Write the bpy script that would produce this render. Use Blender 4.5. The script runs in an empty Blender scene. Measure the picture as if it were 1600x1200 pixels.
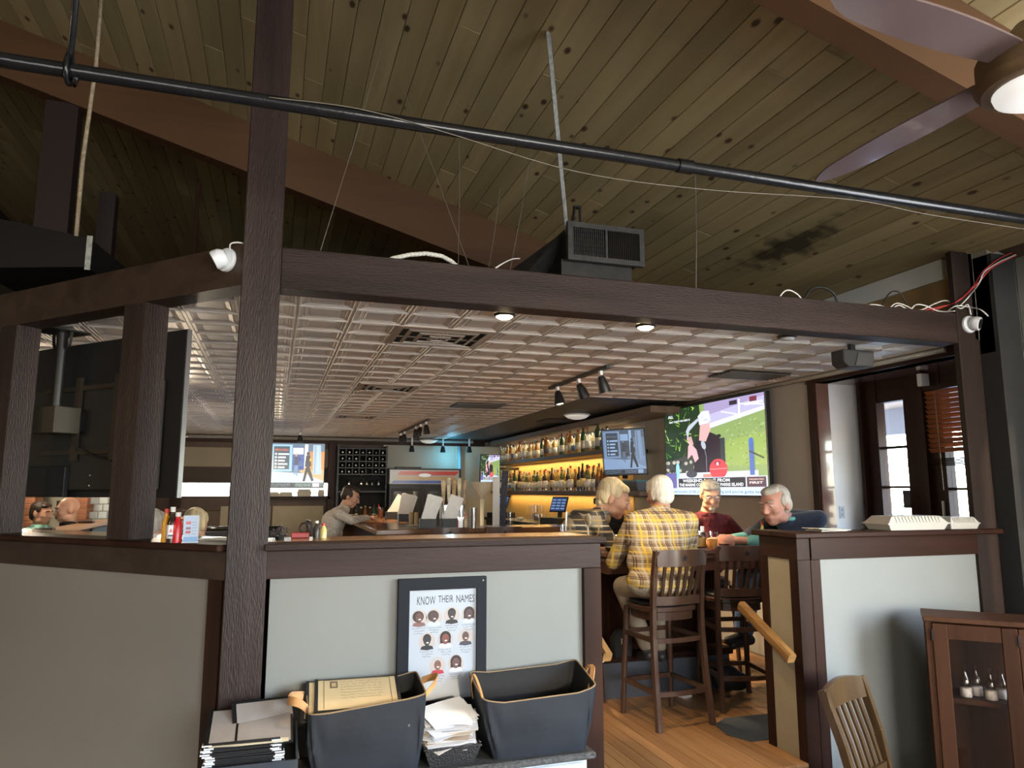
import bpy, bmesh, math, random
from mathutils import Vector, Matrix, Euler
random.seed(7)
S = bpy.context.scene
COL = S.collection
# ------------------------------------------------------------------ camera
F, PITCH, YAW, EYE = 1130.0, math.radians(8.36), math.radians(18.0), 1.8
cam = bpy.data.cameras.new('camera'); cam.sensor_width = 36.0; cam.lens = F / 1600 * 36.0
cam.clip_start = 0.02; cam.clip_end = 200
cam_o = bpy.data.objects.new('camera', cam); COL.objects.link(cam_o)
cam_o.location = (0, 0, EYE); cam_o.rotation_euler = (math.pi / 2 + PITCH, 0, -YAW)
S.camera = cam_o
# ------------------------------------------------------------------ world / exposure
W = bpy.data.worlds.new('world'); S.world = W; W.use_nodes = True
nt = W.node_tree; nt.nodes.clear()
sky = nt.nodes.new('ShaderNodeTexSky'); sky.sky_type = 'NISHITA'; sky.sun_elevation = math.radians(38); sky.sun_rotation = math.radians(200)
sky.sun_disc = False
bg = nt.nodes.new('ShaderNodeBackground'); bg.inputs['Strength'].default_value = 3.6
wo = nt.nodes.new('ShaderNodeOutputWorld')
nt.links.new(sky.outputs[0], bg.inputs[0]); nt.links.new(bg.outputs[0], wo.inputs[0])
S.view_settings.view_transform = 'Standard'; S.view_settings.look = 'None'
S.view_settings.exposure = 0.55; S.view_settings.gamma = 1.0; S.view_settings.use_curve_mapping = False
S.cycles.use_denoising = True
S.cycles.max_bounces = 8; S.cycles.diffuse_bounces = 4; S.cycles.glossy_bounces = 3; S.cycles.transparent_max_bounces = 10
S.cycles.sample_clamp_indirect = 4.0
S.cycles.caustics_reflective = False; S.cycles.caustics_refractive = False

def light(kind, name, loc, energy, color=(1, 1, 1), aim=None, size=(.3, .3), spot=60, blend=.5, radius=.03):
    d = bpy.data.lights.new(name, kind); d.energy = energy; d.color = color
    if kind == 'AREA':
        d.shape = 'RECTANGLE'; d.size, d.size_y = size
    elif kind == 'SPOT':
        d.spot_size = math.radians(spot); d.spot_blend = blend; d.shadow_soft_size = radius
    elif kind == 'POINT':
        d.shadow_soft_size = radius
    elif kind == 'SUN':
        d.angle = math.radians(.6)
    o = bpy.data.objects.new(name, d); COL.objects.link(o); o.location = loc
    if aim is not None:
        o.rotation_euler = (Vector(aim) - Vector(loc)).to_track_quat('-Z', 'Y').to_euler()
    return o
DAY = (1.0, .985, .955)
# daylight through the dining room windows behind and beside the camera
light('AREA', 'daylight_rear_window', (2.6, -4.45, 2.0), 260, DAY, (2.2, 3, 1.2), (3.2, 2.2))
light('AREA', 'daylight_rear_window_two', (-2.2, -4.45, 2.0), 85, DAY, (-1, 3, 1.2), (2.6, 2.2))
light('AREA', 'daylight_side_window', (4.69, .1, 1.95), 100, DAY, (0, 1.6, 1.4), (2.6, 2.0))
# low sun through the rear window
sun = light('SUN', 'sun', (2, -8, 6), 1.5, (1.0, .80, .52), (2 - .10, -7, 6 - .20))

# ------------------------------------------------------------------ mesh helpers
def ray(px, py):
    u = (px - 800) / F; v = (600 - py) / F
    fw = math.cos(PITCH) - v * math.sin(PITCH); up = math.sin(PITCH) + v * math.cos(PITCH)
    return Vector((math.sin(YAW) * fw + math.cos(YAW) * u, math.cos(YAW) * fw - math.sin(YAW) * u, up))
def at(px, py, ax, val):
    """the place in the room that lies on the plane X, Y or Z = val"""
    d = ray(px, py); o = Vector((0, 0, EYE)); i = 'XYZ'.index(ax)
    return o + d * ((val - o[i]) / d[i])

class MB:
    def __init__(s): s.v = []; s.f = []; s.m = []; s.mi = 0
    def add(s, vs, fs):
        b = len(s.v); s.v += [Vector(v) for v in vs]
        for f in fs: s.f.append([i + b for i in f]); s.m.append(s.mi)
        return s
    def box(s, c, d, R=None):
        c = Vector(c); h = [x / 2 for x in d]
        vs = [Vector((x * h[0], y * h[1], z * h[2])) for z in (-1, 1) for y in (-1, 1) for x in (-1, 1)]
        if R is not None: vs = [R @ v for v in vs]
        return s.add([c + v for v in vs], [(0, 2, 3, 1), (4, 5, 7, 6), (0, 1, 5, 4), (2, 6, 7, 3), (0, 4, 6, 2), (1, 3, 7, 5)])
    def b2(s, x0, x1, y0, y1, z0, z1):
        return s.box(((x0 + x1) / 2, (y0 + y1) / 2, (z0 + z1) / 2), (abs(x1 - x0), abs(y1 - y0), abs(z1 - z0)))
    def bar(s, p0, p1, w, d, up=(0, 0, 1)):
        """rectangular bar from p0 to p1, w across, d along up"""
        p0, p1 = Vector(p0), Vector(p1); a = (p1 - p0); L = a.length; a.normalize()
        up = Vector(up); x = a.cross(up)
        if x.length < 1e-4: x = a.cross(Vector((1, 0, 0)))
        x.normalize(); z = x.cross(a)
        R = Matrix((x, a, z)).transposed()
        return s.box((p0 + p1) / 2, (w, L, d), R)
    def tube(s, pts, r, n=8, cap=True):
        pts = [Vector(p) for p in pts]; k = len(pts)
        rs = r if isinstance(r, (list, tuple)) else [r] * k
        base = len(s.v); prev = None
        for i, p in enumerate(pts):
            t = (pts[min(i + 1, k - 1)] - pts[max(i - 1, 0)])
            if t.length < 1e-9: t = Vector((0, 0, 1))
            t.normalize()
            if prev is None:
                x = t.cross(Vector((0, 0, 1)))
                if x.length < 1e-3: x = t.cross(Vector((1, 0, 0)))
            else:
                x = prev - t * prev.dot(t)
                if x.length < 1e-6: x = t.orthogonal()
            x.normalize(); prev = x; y = t.cross(x)
            for j in range(n):
                a = 2 * math.pi * j / n
                s.v.append(p + (x * math.cos(a) + y * math.sin(a)) * rs[i])
        for i in range(k - 1):
            for j in range(n):
                a = base + i * n + j; b = base + i * n + (j + 1) % n
                s.f.append([a, b, b + n, a + n]); s.m.append(s.mi)
        if cap:
            s.f.append([base + j for j in range(n)][::-1]); s.m.append(s.mi)
            s.f.append([base + (k - 1) * n + j for j in range(n)]); s.m.append(s.mi)
        return s
    def lathe(s, prof, c=(0, 0, 0), n=12, M=None):
        c = Vector(c); base = len(s.v); k = len(prof)
        for r, z in prof:
            for j in range(n):
                a = 2 * math.pi * j / n; v = Vector((r * math.cos(a), r * math.sin(a), z))
                if M is not None: v = M @ v
                s.v.append(c + v)
        for i in range(k - 1):
            for j in range(n):
                a = base + i * n + j; b = base + i * n + (j + 1) % n
                s.f.append([a, b, b + n, a + n]); s.m.append(s.mi)
        if prof[0][0] > 1e-5: s.f.append([base + j for j in range(n)][::-1]); s.m.append(s.mi)
        if prof[-1][0] > 1e-5: s.f.append([base + (k - 1) * n + j for j in range(n)]); s.m.append(s.mi)
        return s
    def prism(s, poly, ext):
        poly = [Vector(p) for p in poly]; ext = Vector(ext); n = len(poly)
        fs = [list(range(n)), [i + n for i in range(n)][::-1]] + [[i, i + n, (i + 1) % n + n, (i + 1) % n] for i in range(n)]
        return s.add(poly + [p + ext for p in poly], fs)
    def ell(s, c, r, n=12, m=8, R=None):
        c = Vector(c); base = len(s.v)
        if not isinstance(r, (list, tuple)): r = (r, r, r)
        for i in range(m + 1):
            t = math.pi * i / m
            for j in range(n):
                a = 2 * math.pi * j / n
                v = Vector((r[0] * math.sin(t) * math.cos(a), r[1] * math.sin(t) * math.sin(a), r[2] * math.cos(t)))
                if R is not None: v = R @ v
                s.v.append(c + v)
        for i in range(m):
            for j in range(n):
                a = base + i * n + j; b = base + i * n + (j + 1) % n
                s.f.append([a, a + n, b + n, b]); s.m.append(s.mi)
        return s
    def capsule(s, p0, p1, r0, r1, n=12):
        p0, p1 = Vector(p0), Vector(p1)
        s.tube([p0, p1], [r0, r1], n); s.ell(p0, r0, n, 8); return s.ell(p1, r1, n, 8)
    def mesh(s, name, mats, smooth=False, bevel=0, sub=None, weld=True):
        me = bpy.data.meshes.new(name)
        me.from_pydata([tuple(v - sub) if sub is not None else tuple(v) for v in s.v], [], s.f)
        for m in (mats if isinstance(mats, (list, tuple)) else [mats]): me.materials.append(m)
        me.polygons.foreach_set('material_index', s.m)
        bm = bmesh.new(); bm.from_mesh(me)
        if weld: bmesh.ops.remove_doubles(bm, verts=bm.verts, dist=1e-5)
        bmesh.ops.recalc_face_normals(bm, faces=bm.faces)
        if bevel: bmesh.ops.bevel(bm, geom=list(bm.edges), offset=bevel, segments=1, affect='EDGES', profile=.5)
        bm.to_mesh(me); bm.free()
        if smooth:
            me.polygons.foreach_set('use_smooth', [True] * len(me.polygons))
            if smooth is not True:
                me.set_sharp_from_angle(angle=math.radians(smooth))
        return me
    def build(s, name, mats, parent=None, local=False, smooth=False, bevel=0):
        if parent is not None:
            if not local:
                Mi = parent['_M'] if False else MATS[parent.name]
                s.v = [Mi @ v for v in s.v]
            me = s.mesh(name, mats, smooth, bevel)
            o = bpy.data.objects.new(name, me); COL.objects.link(o); o.parent = parent
        else:
            xs = [v.x for v in s.v]; ys = [v.y for v in s.v]; zs = [v.z for v in s.v]
            org = Vector(((min(xs) + max(xs)) / 2, (min(ys) + max(ys)) / 2, min(zs)))
            me = s.mesh(name, mats, smooth, bevel, sub=org)
            o = bpy.data.objects.new(name, me); COL.objects.link(o); o.location = org
            MATS[o.name] = Matrix.Translation(-org)
        if parent is not None:
            MATS[o.name] = MATS[parent.name]
        return o
MATS = {}
def tag(o, label=None, cat=None, group=None, kind=None):
    if label: o['label'] = label
    if cat: o['category'] = cat
    if group: o['group'] = group
    if kind: o['kind'] = kind
    return o
def thing(name, label=None, cat=None, loc=(0, 0, 0), rotz=0.0, group=None, kind=None):
    o = bpy.data.objects.new(name, None); COL.objects.link(o)
    o.empty_display_size = .05
    o.location = loc; o.rotation_euler = (0, 0, rotz)
    MATS[o.name] = (Matrix.Translation(Vector(loc)) @ Matrix.Rotation(rotz, 4, 'Z')).inverted()
    return tag(o, label, cat, group, kind)
def copy_tree(o, loc=None, rotz=None, parent=None):
    c = o.copy(); COL.objects.link(c); c.parent = parent
    if loc is not None: c.location = loc
    if rotz is not None: c.rotation_euler = (0, 0, rotz)
    for ch in o.children: copy_tree(ch, parent=c)
    return c
def part(name, me, parent, loc=(0, 0, 0), rot=None):
    o = bpy.data.objects.new(name, me); COL.objects.link(o); o.parent = parent; o.location = loc
    if rot is not None: o.rotation_euler = rot
    MATS[o.name] = MATS.get(parent.name, Matrix())
    return o

# ------------------------------------------------------------------ materials
def newmat(name):
    m = bpy.data.materials.new(name); m.use_nodes = True
    t = m.node_tree; b = t.nodes['Principled BSDF']
    return m, t, b
def setin(b, k, v):
    if k in b.inputs: b.inputs[k].default_value = v
def plain(name, col, rough=.5, metal=0, var=0, vscale=8, bump=0, bscale=40, spec=.5, sheen=0, coat=0, emit=0, stretch=(1, 1, 1), alpha=None, trans=0, ior=1.45, rand=0):
    m, t, b = newmat(name); L = t.links
    c = (*col, 1) if len(col) == 3 else col
    setin(b, 'Base Color', c); setin(b, 'Roughness', rough); setin(b, 'Metallic', metal); setin(b, 'Specular IOR Level', spec)
    setin(b, 'Sheen Weight', sheen); setin(b, 'Coat Weight', coat); setin(b, 'Transmission Weight', trans); setin(b, 'IOR', ior)
    if emit: setin(b, 'Emission Color', c); setin(b, 'Emission Strength', emit)
    if var or bump:
        tc = t.nodes.new('ShaderNodeTexCoord'); mp = t.nodes.new('ShaderNodeMapping'); mp.inputs['Scale'].default_value = stretch
        L.new(tc.outputs['Object'], mp.inputs[0])
    if var:
        n = t.nodes.new('ShaderNodeTexNoise'); n.inputs['Scale'].default_value = vscale; n.inputs['Detail'].default_value = 5
        L.new(mp.outputs[0], n.inputs['Vector'])
        r = t.nodes.new('ShaderNodeMapRange'); r.inputs[1].default_value = .3; r.inputs[2].default_value = .7
        r.inputs[3].default_value = 1 - var; r.inputs[4].default_value = 1 + var
        L.new(n.outputs[0], r.inputs[0])
        mx = t.nodes.new('ShaderNodeMix'); mx.data_type = 'RGBA'; mx.blend_type = 'MULTIPLY'; mx.inputs[0].default_value = 1
        mx.inputs[6].default_value = c; L.new(r.outputs[0], mx.inputs[7]); src = mx.outputs[2]
        if rand: src = randomize(t, src, rand)
        L.new(src, b.inputs['Base Color'])
    if bump:
        n2 = t.nodes.new('ShaderNodeTexNoise'); n2.inputs['Scale'].default_value = bscale; n2.inputs['Detail'].default_value = 4
        L.new(mp.outputs[0], n2.inputs['Vector'])
        bp = t.nodes.new('ShaderNodeBump'); bp.inputs['Strength'].default_value = bump; bp.inputs['Distance'].default_value = .01
        L.new(n2.outputs[0], bp.inputs['Height']); L.new(bp.outputs[0], b.inputs['Normal'])
    return m
def randomize(t, src, amt):
    oi = t.nodes.new('ShaderNodeObjectInfo')
    r = t.nodes.new('ShaderNodeMapRange'); r.inputs[3].default_value = 1 - amt; r.inputs[4].default_value = 1 + amt
    t.links.new(oi.outputs['Random'], r.inputs[0])
    mx = t.nodes.new('ShaderNodeMix'); mx.data_type = 'RGBA'; mx.blend_type = 'MULTIPLY'; mx.inputs[0].default_value = 1
    t.links.new(src, mx.inputs[6]); t.links.new(r.outputs[0], mx.inputs[7])
    return mx.outputs[2]
def wood(name, c1, c2, axis='X', rough=.45, grain=14, bump=.15, rand=0, knots=0, coat=0, rough_sawn=0, spec=.3, kcol=None):
    """wood with grain along an axis of the object's own coordinates"""
    m, t, b = newmat(name); L = t.links
    tc = t.nodes.new('ShaderNodeTexCoord'); mp = t.nodes.new('ShaderNodeMapping')
    st = {'X': (.06, 1, 1), 'Y': (1, .06, 1), 'Z': (1, 1, .06)}[axis]
    mp.inputs['Scale'].default_value = st
    vec = tc.outputs['Object']
    if rand:
        oi = t.nodes.new('ShaderNodeObjectInfo'); ml = t.nodes.new('ShaderNodeVectorMath'); ml.operation = 'MULTIPLY_ADD'
        cb = t.nodes.new('ShaderNodeCombineXYZ')
        for i, k in enumerate((37.0, 11.0, 23.0)):
            mu = t.nodes.new('ShaderNodeMath'); mu.operation = 'MULTIPLY'; mu.inputs[1].default_value = k
            L.new(oi.outputs['Random'], mu.inputs[0]); L.new(mu.outputs[0], cb.inputs[i])
        ml.inputs[1].default_value = (1, 1, 1)
        L.new(vec, ml.inputs[0]); L.new(cb.outputs[0], ml.inputs[2]); vec = ml.outputs[0]
    L.new(vec, mp.inputs[0])
    n = t.nodes.new('ShaderNodeTexNoise'); n.inputs['Scale'].default_value = grain; n.inputs['Detail'].default_value = 6; n.inputs['Roughness'].default_value = .6; n.inputs['Distortion'].default_value = .6
    L.new(mp.outputs[0], n.inputs['Vector'])
    cr = t.nodes.new('ShaderNodeValToRGB'); cr.color_ramp.elements[0].position = .3; cr.color_ramp.elements[1].position = .7
    cr.color_ramp.elements[0].color = (*c1, 1); cr.color_ramp.elements[1].color = (*c2, 1)
    L.new(n.outputs[0], cr.inputs[0]); src = cr.outputs[0]
    if knots:
        mk = t.nodes.new('ShaderNodeMapping'); mk.inputs['Scale'].default_value = {'X': (.55, 1, 1), 'Y': (1, .55, 1), 'Z': (1, 1, .55)}[axis]
        L.new(vec, mk.inputs[0])
        vo = t.nodes.new('ShaderNodeTexVoronoi'); vo.inputs['Scale'].default_value = knots; L.new(mk.outputs[0], vo.inputs['Vector'])
        rr = t.nodes.new('ShaderNodeMapRange'); rr.inputs[1].default_value = .08; rr.inputs[2].default_value = .15; rr.inputs[3].default_value = 1; rr.inputs[4].default_value = 0
        L.new(vo.outputs['Distance'], rr.inputs[0])
        mx = t.nodes.new('ShaderNodeMix'); mx.data_type = 'RGBA'; L.new(rr.outputs[0], mx.inputs[0]); L.new(src, mx.inputs[6])
        mx.inputs[7].default_value = (*(kcol or [x * .45 for x in c1]), 1); src = mx.outputs[2]
        # broad stains
        nb = t.nodes.new('ShaderNodeTexNoise'); nb.inputs['Scale'].default_value = 1.1; L.new(tc.outputs['Object'], nb.inputs['Vector'])
    if rand: src = randomize(t, src, rand)
    L.new(src, b.inputs['Base Color'])
    setin(b, 'Roughness', rough); setin(b, 'Coat Weight', coat); setin(b, 'Coat Roughness', .15); setin(b, 'Specular IOR Level', spec)
    if bump:
        bp = t.nodes.new('ShaderNodeBump'); bp.inputs['Strength'].default_value = bump; bp.inputs['Distance'].default_value = .01
        if rough_sawn:
            n3 = t.nodes.new('ShaderNodeTexNoise'); n3.inputs['Scale'].default_value = rough_sawn; n3.inputs['Detail'].default_value = 3
            m3 = t.nodes.new('ShaderNodeMapping'); m3.inputs['Scale'].default_value = {'X': (.16, 1, 1), 'Y': (1, .16, 1), 'Z': (1, 1, .16)}[axis]
            L.new(vec, m3.inputs[0]); L.new(m3.outputs[0], n3.inputs['Vector']); L.new(n3.outputs[0], bp.inputs['Height'])
        else: L.new(n.outputs[0], bp.inputs['Height'])
        L.new(bp.outputs[0], b.inputs['Normal'])
    return m
def glass(name, tint=(1, 1, 1), refl=.08, haze=0):
    m, t, b = newmat(name); t.nodes.remove(b); L = t.links
    tr = t.nodes.new('ShaderNodeBsdfTransparent'); tr.inputs[0].default_value = (*tint, 1)
    gl = t.nodes.new('ShaderNodeBsdfGlossy'); gl.inputs['Roughness'].default_value = .02
    fr = t.nodes.new('ShaderNodeFresnel'); fr.inputs[0].default_value = 1.45
    mu = t.nodes.new('ShaderNodeMath'); mu.operation = 'MULTIPLY_ADD'; mu.inputs[1].default_value = 1.0; mu.inputs[2].default_value = refl
    L.new(fr.outputs[0], mu.inputs[0])
    ge = t.nodes.new('ShaderNodeNewGeometry'); iv = t.nodes.new('ShaderNodeMath'); iv.operation = 'SUBTRACT'; iv.inputs[0].default_value = 1.0; L.new(ge.outputs['Backfacing'], iv.inputs[1])
    m2 = t.nodes.new('ShaderNodeMath'); m2.operation = 'MULTIPLY'; L.new(mu.outputs[0], m2.inputs[0]); L.new(iv.outputs[0], m2.inputs[1])
    mx = t.nodes.new('ShaderNodeMixShader'); L.new(m2.outputs[0], mx.inputs[0]); L.new(tr.outputs[0], mx.inputs[1]); L.new(gl.outputs[0], mx.inputs[2])
    out = t.nodes['Material Output']; L.new(mx.outputs[0], out.inputs[0])
    return m
def attr_mat(name, emit=0, rough=.5):
    m, t, b = newmat(name); a = t.nodes.new('ShaderNodeVertexColor'); a.layer_name = 'Col'
    if emit:
        b.inputs['Base Color'].default_value = (.01, .01, .01, 1)
        t.links.new(a.outputs[0], b.inputs['Emission Color']); setin(b, 'Emission Strength', emit); setin(b, 'Roughness', .25)
    else:
        t.links.new(a.outputs[0], b.inputs['Base Color']); setin(b, 'Roughness', rough)
    return m
def plaid(name, base, stripes, rough=.85, coord='Object', bump=.25):
    """woven check: stripes = (axis 0/1/2, spacing, offset, width share, colour, weight)"""
    m, t, b = newmat(name); L = t.links
    tc = t.nodes.new('ShaderNodeTexCoord'); sp = t.nodes.new('ShaderNodeSeparateXYZ')
    nz = t.nodes.new('ShaderNodeTexNoise'); nz.inputs['Scale'].default_value = 7; nz.inputs['Detail'].default_value = 1
    L.new(tc.outputs[coord], nz.inputs['Vector'])
    va = t.nodes.new('ShaderNodeVectorMath'); va.operation = 'MULTIPLY_ADD'; va.inputs[1].default_value = (.005, .005, .005)
    L.new(nz.outputs['Color'], va.inputs[0]); L.new(tc.outputs[coord], va.inputs[2]); L.new(va.outputs[0], sp.inputs[0])
    rgb = t.nodes.new('ShaderNodeRGB'); rgb.outputs[0].default_value = (*base, 1); src = rgb.outputs[0]
    for ax, spc, off, wd, col, wt in stripes:
        if ax == 3:
            s_ = t.nodes.new('ShaderNodeMath'); s_.operation = 'ADD'; L.new(sp.outputs[0], s_.inputs[0]); L.new(sp.outputs[1], s_.inputs[1]); o_ = s_.outputs[0]
        else: o_ = sp.outputs[ax]
        a = t.nodes.new('ShaderNodeMath'); a.operation = 'MULTIPLY_ADD'; a.inputs[1].default_value = 1 / spc; a.inputs[2].default_value = off + 100
        L.new(o_, a.inputs[0])
        fr = t.nodes.new('ShaderNodeMath'); fr.operation = 'FRACT'; L.new(a.outputs[0], fr.inputs[0])
        lt = t.nodes.new('ShaderNodeMath'); lt.operation = 'LESS_THAN'; lt.inputs[1].default_value = wd; L.new(fr.outputs[0], lt.inputs[0])
        mu = t.nodes.new('ShaderNodeMath'); mu.operation = 'MULTIPLY'; mu.inputs[1].default_value = wt; L.new(lt.outputs[0], mu.inputs[0])
        mx = t.nodes.new('ShaderNodeMix'); mx.data_type = 'RGBA'; L.new(mu.outputs[0], mx.inputs[0]); L.new(src, mx.inputs[6]); mx.inputs[7].default_value = (*col, 1)
        src = mx.outputs[2]
    L.new(src, b.inputs['Base Color']); setin(b, 'Roughness', rough); setin(b, 'Specular IOR Level', .2)
    n2 = t.nodes.new('ShaderNodeTexNoise'); n2.inputs['Scale'].default_value = 9; n2.inputs['Detail'].default_value = 2; n2.inputs['Distortion'].default_value = 1.5
    L.new(tc.outputs['Object'], n2.inputs['Vector'])
    bp = t.nodes.new('ShaderNodeBump'); bp.inputs['Strength'].default_value = bump; bp.inputs['Distance'].default_value = .06
    L.new(n2.outputs[0], bp.inputs['Height']); L.new(bp.outputs[0], b.inputs['Normal'])
    return m

DARK1, DARK2 = (.019, .011, .009), (.045, .028, .024)
M = {}
M['post'] = wood('dark_rough_sawn_timber', DARK1, DARK2, 'Z', .42, 10, .55, rough_sawn=170, knots=1.6, spec=.28)
M['beam'] = wood('dark_rough_sawn_beam', DARK1, DARK2, 'X', .5, 10, .5, rough_sawn=170, knots=1.2, spec=.18)
M['trimz'] = wood('dark_stained_trim_upright', (.020, .0085, .0055), (.040, .017, .0105), 'Z', .42, 10, .06, spec=.12)
M['trimx'] = wood('dark_stained_trim_level', (.020, .0085, .0055), (.040, .017, .0105), 'X', .42, 10, .06, spec=.12)
M['trimy'] = wood('dark_stained_trim_deep', (.020, .0085, .0055), (.040, .017, .0105), 'Y', .42, 10, .06, spec=.12)
M['pine'] = wood('knotty_pine_plank', (.31, .235, .112), (.43, .34, .18), 'Y', .5, 6, .05, rand=.17, knots=6.5, kcol=(.085, .05, .026))
def roof_stain(m, c, rad):
    t = m.node_tree; L = t.links; b = t.nodes['Principled BSDF']; src = b.inputs['Base Color'].links[0].from_socket
    g = t.nodes.new('ShaderNodeNewGeometry'); v = t.nodes.new('ShaderNodeVectorMath'); v.operation = 'SUBTRACT'; v.inputs[1].default_value = c; L.new(g.outputs['Position'], v.inputs[0])
    d = t.nodes.new('ShaderNodeVectorMath'); d.operation = 'DIVIDE'; d.inputs[1].default_value = rad; L.new(v.outputs[0], d.inputs[0])
    ln = t.nodes.new('ShaderNodeVectorMath'); ln.operation = 'LENGTH'; L.new(d.outputs[0], ln.inputs[0])
    n = t.nodes.new('ShaderNodeTexNoise'); n.inputs['Scale'].default_value = 6; n.inputs['Detail'].default_value = 6; L.new(g.outputs['Position'], n.inputs['Vector'])
    a = t.nodes.new('ShaderNodeMath'); a.operation = 'MULTIPLY_ADD'; a.inputs[1].default_value = 2.2; L.new(n.outputs[0], a.inputs[0]); L.new(ln.outputs['Value'], a.inputs[2])
    r = t.nodes.new('ShaderNodeMapRange'); r.inputs[1].default_value = 1.35; r.inputs[2].default_value = 1.85; r.inputs[3].default_value = .82; r.inputs[4].default_value = 0; L.new(a.outputs[0], r.inputs[0])
    mx = t.nodes.new('ShaderNodeMix'); mx.data_type = 'RGBA'; L.new(r.outputs[0], mx.inputs[0]); L.new(src, mx.inputs[6]); mx.inputs[7].default_value = (.022, .018, .014, 1); L.new(mx.outputs[2], b.inputs['Base Color'])
roof_stain(M['pine'], (3.63, 4.45, 3.635), (.20, .95, .3))
M['rafter'] = wood('brown_rafter', (.078, .037, .016), (.112, .056, .025), 'X', .5, 5, .05)
M['oak'] = wood('oak_floor_plank', (.30, .145, .055), (.46, .245, .10), 'Y', .38, 16, .05, rand=.16, coat=.2)
M['wallgray'] = plain('grey_green_wall_paint', (.225, .225, .205), .55, var=.05, vscale=1.5, bump=.03, bscale=120)
M['walltan'] = plain('taupe_wall_paint', (.34, .325, .285), .6, var=.05, vscale=1.5)
M['plaster'] = plain('pale_plaster', (.78, .79, .80), .5, var=.05, vscale=2)
M['tin'] = plain('pressed_tin', (.66, .61, .545), .45, metal=.2, var=.16, vscale=5, rand=.07)
M['tindark'] = plain('dark_soffit_paint', (.055, .055, .058), .5, var=.1)
M['black'] = plain('black_metal', (.012, .012, .013), .38)
M['blackmat'] = plain('black_plastic', (.016, .016, .018), .5, var=.15, vscale=6)
M['pipe'] = plain('black_enamel_pipe', (.010, .010, .011), .22, var=.2, vscale=30, bump=.1, bscale=30)
M['duct'] = plain('dusty_black_duct', (.020, .018, .016), .5, var=.4, vscale=20)
M['galv'] = plain('galvanised_steel', (.42, .43, .40), .42, metal=.6, var=.3, vscale=40)
M['white'] = plain('white_plastic', (.78, .80, .82), .35)
M['foam'] = plain('white_foam', (.50, .46, .39), .6)
M['paper'] = plain('white_paper', (.78, .77, .74), .7, var=.05, vscale=20)
M['cream'] = plain('cream_paper', (.72, .62, .42), .7)
M['chrome'] = plain('chrome', (.6, .6, .6), .15, metal=1)
M['steel'] = plain('brushed_steel', (.5, .5, .5), .3, metal=1)
M['glass'] = glass('clear_glass')
M['wglass'] = glass('window_glass', (.96, .97, 1), .02)
M['drkglass'] = glass('dark_glass', (.25, .27, .28), .04)
M['red'] = plain('red_plastic', (.55, .02, .03), .4)
M['yellow'] = plain('mustard_yellow', (.75, .45, .03), .35)
M['skin'] = plain('skin', (.55, .30, .20), .5, var=.12, vscale=12, bump=.1, bscale=60)
M['skin2'] = plain('ruddy_skin', (.50, .24, .17), .5, var=.14, vscale=12, bump=.1, bscale=60)
M['hairblond'] = plain('pale_blond_hair', (.66, .53, .32), .55, var=.35, vscale=30, stretch=(1, 1, .12), bump=.9, bscale=60)
M['hairwhite'] = plain('white_hair', (.68, .63, .54), .55, var=.3, vscale=30, stretch=(1, 1, .12), bump=.9, bscale=60)
M['hairgrey'] = plain('grey_hair', (.42, .38, .32), .55, var=.35, vscale=30, stretch=(1, 1, .12), bump=.9, bscale=60)
M['hairdark'] = plain('dark_brown_hair', (.030, .018, .013), .45, var=.3, vscale=30, bump=.8, bscale=60)
M['eye'] = plain('eye_white', (.7, .66, .62), .2)
M['iris'] = plain('dark_iris', (.03, .025, .02), .15)
M['lip'] = plain('lip', (.36, .14, .11), .5)
M['jeans'] = plain('blue_denim', (.10, .17, .32), .8, var=.25, vscale=25, bump=.4, bscale=14)
M['khaki'] = plain('khaki_cotton', (.28, .235, .17), .8, var=.15, vscale=10, bump=.5, bscale=12)
M['navy'] = plain('navy_fleece', (.018, .026, .050), .9, sheen=.3, var=.2, vscale=20, bump=.3, bscale=16)
M['teal'] = plain('teal_cotton', (.13, .36, .33), .8, var=.15, vscale=12, bump=.5, bscale=14)
M['leather'] = plain('tan_leather', (.50, .26, .10), .5, var=.2, vscale=20)
M['boot'] = plain('dark_boot_leather', (.035, .034, .036), .45, var=.3, vscale=20)
M['canvas'] = plain('charcoal_waxed_canvas', (.014, .0175, .025), .6, spec=.3, var=.18, vscale=5, bump=.25, bscale=9)
M['canvasin'] = plain('black_lining', (.010, .010, .011), .8)
M['rubber'] = plain('black_rubber_mat', (.045, .055, .065), .7, bump=.5, bscale=160)
M['wire_white'] = plain('white_cable', (.72, .70, .66), .5)
M['wire_red'] = plain('red_cable', (.55, .06, .06), .5)
M['wire_black'] = plain('black_cable', (.012, .012, .012), .5)
M['rope'] = plain('frayed_rope', (.38, .30, .20), .9, var=.3, vscale=60)
M['wirethin'] = plain('steel_wire', (.17, .15, .115), .5, metal=.2)
M['chairwood'] = wood('dark_walnut_chair', (.045, .022, .014), (.085, .045, .028), 'Z', .28, 12, .04, coat=.25)
M['chairoak'] = wood('brown_oak_chair', (.055, .029, .011), (.10, .056, .023), 'Z', .33, 12, .05, coat=.15)
M['railwood'] = wood('varnished_handrail', (.19, .095, .028), (.38, .21, .075), 'Y', .3, 12, .04, coat=.3)
M['barwood'] = wood('glossy_bar_top', (.16, .070, .026), (.26, .125, .05), 'X', .18, 10, .03, coat=.5)
M['ledge'] = wood('worn_ledge_top', (.20, .10, .045), (.36, .21, .10), 'X', .24, 14, .04, coat=.4)
M['dresser'] = wood('reddish_pine_cabinet', (.032, .012, .0055), (.070, .029, .014), 'Z', .5, 9, .1, knots=2.5, spec=.12)
M['charcoal'] = plain('charcoal_paint', (.030, .031, .035), .45)
M['beige'] = plain('beige_panel', (.36, .30, .20), .5, var=.05)
M['shelfwood'] = wood('weathered_shelf_board', (.12, .085, .058), (.20, .145, .10), 'Y', .5, 9, .1)
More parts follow.
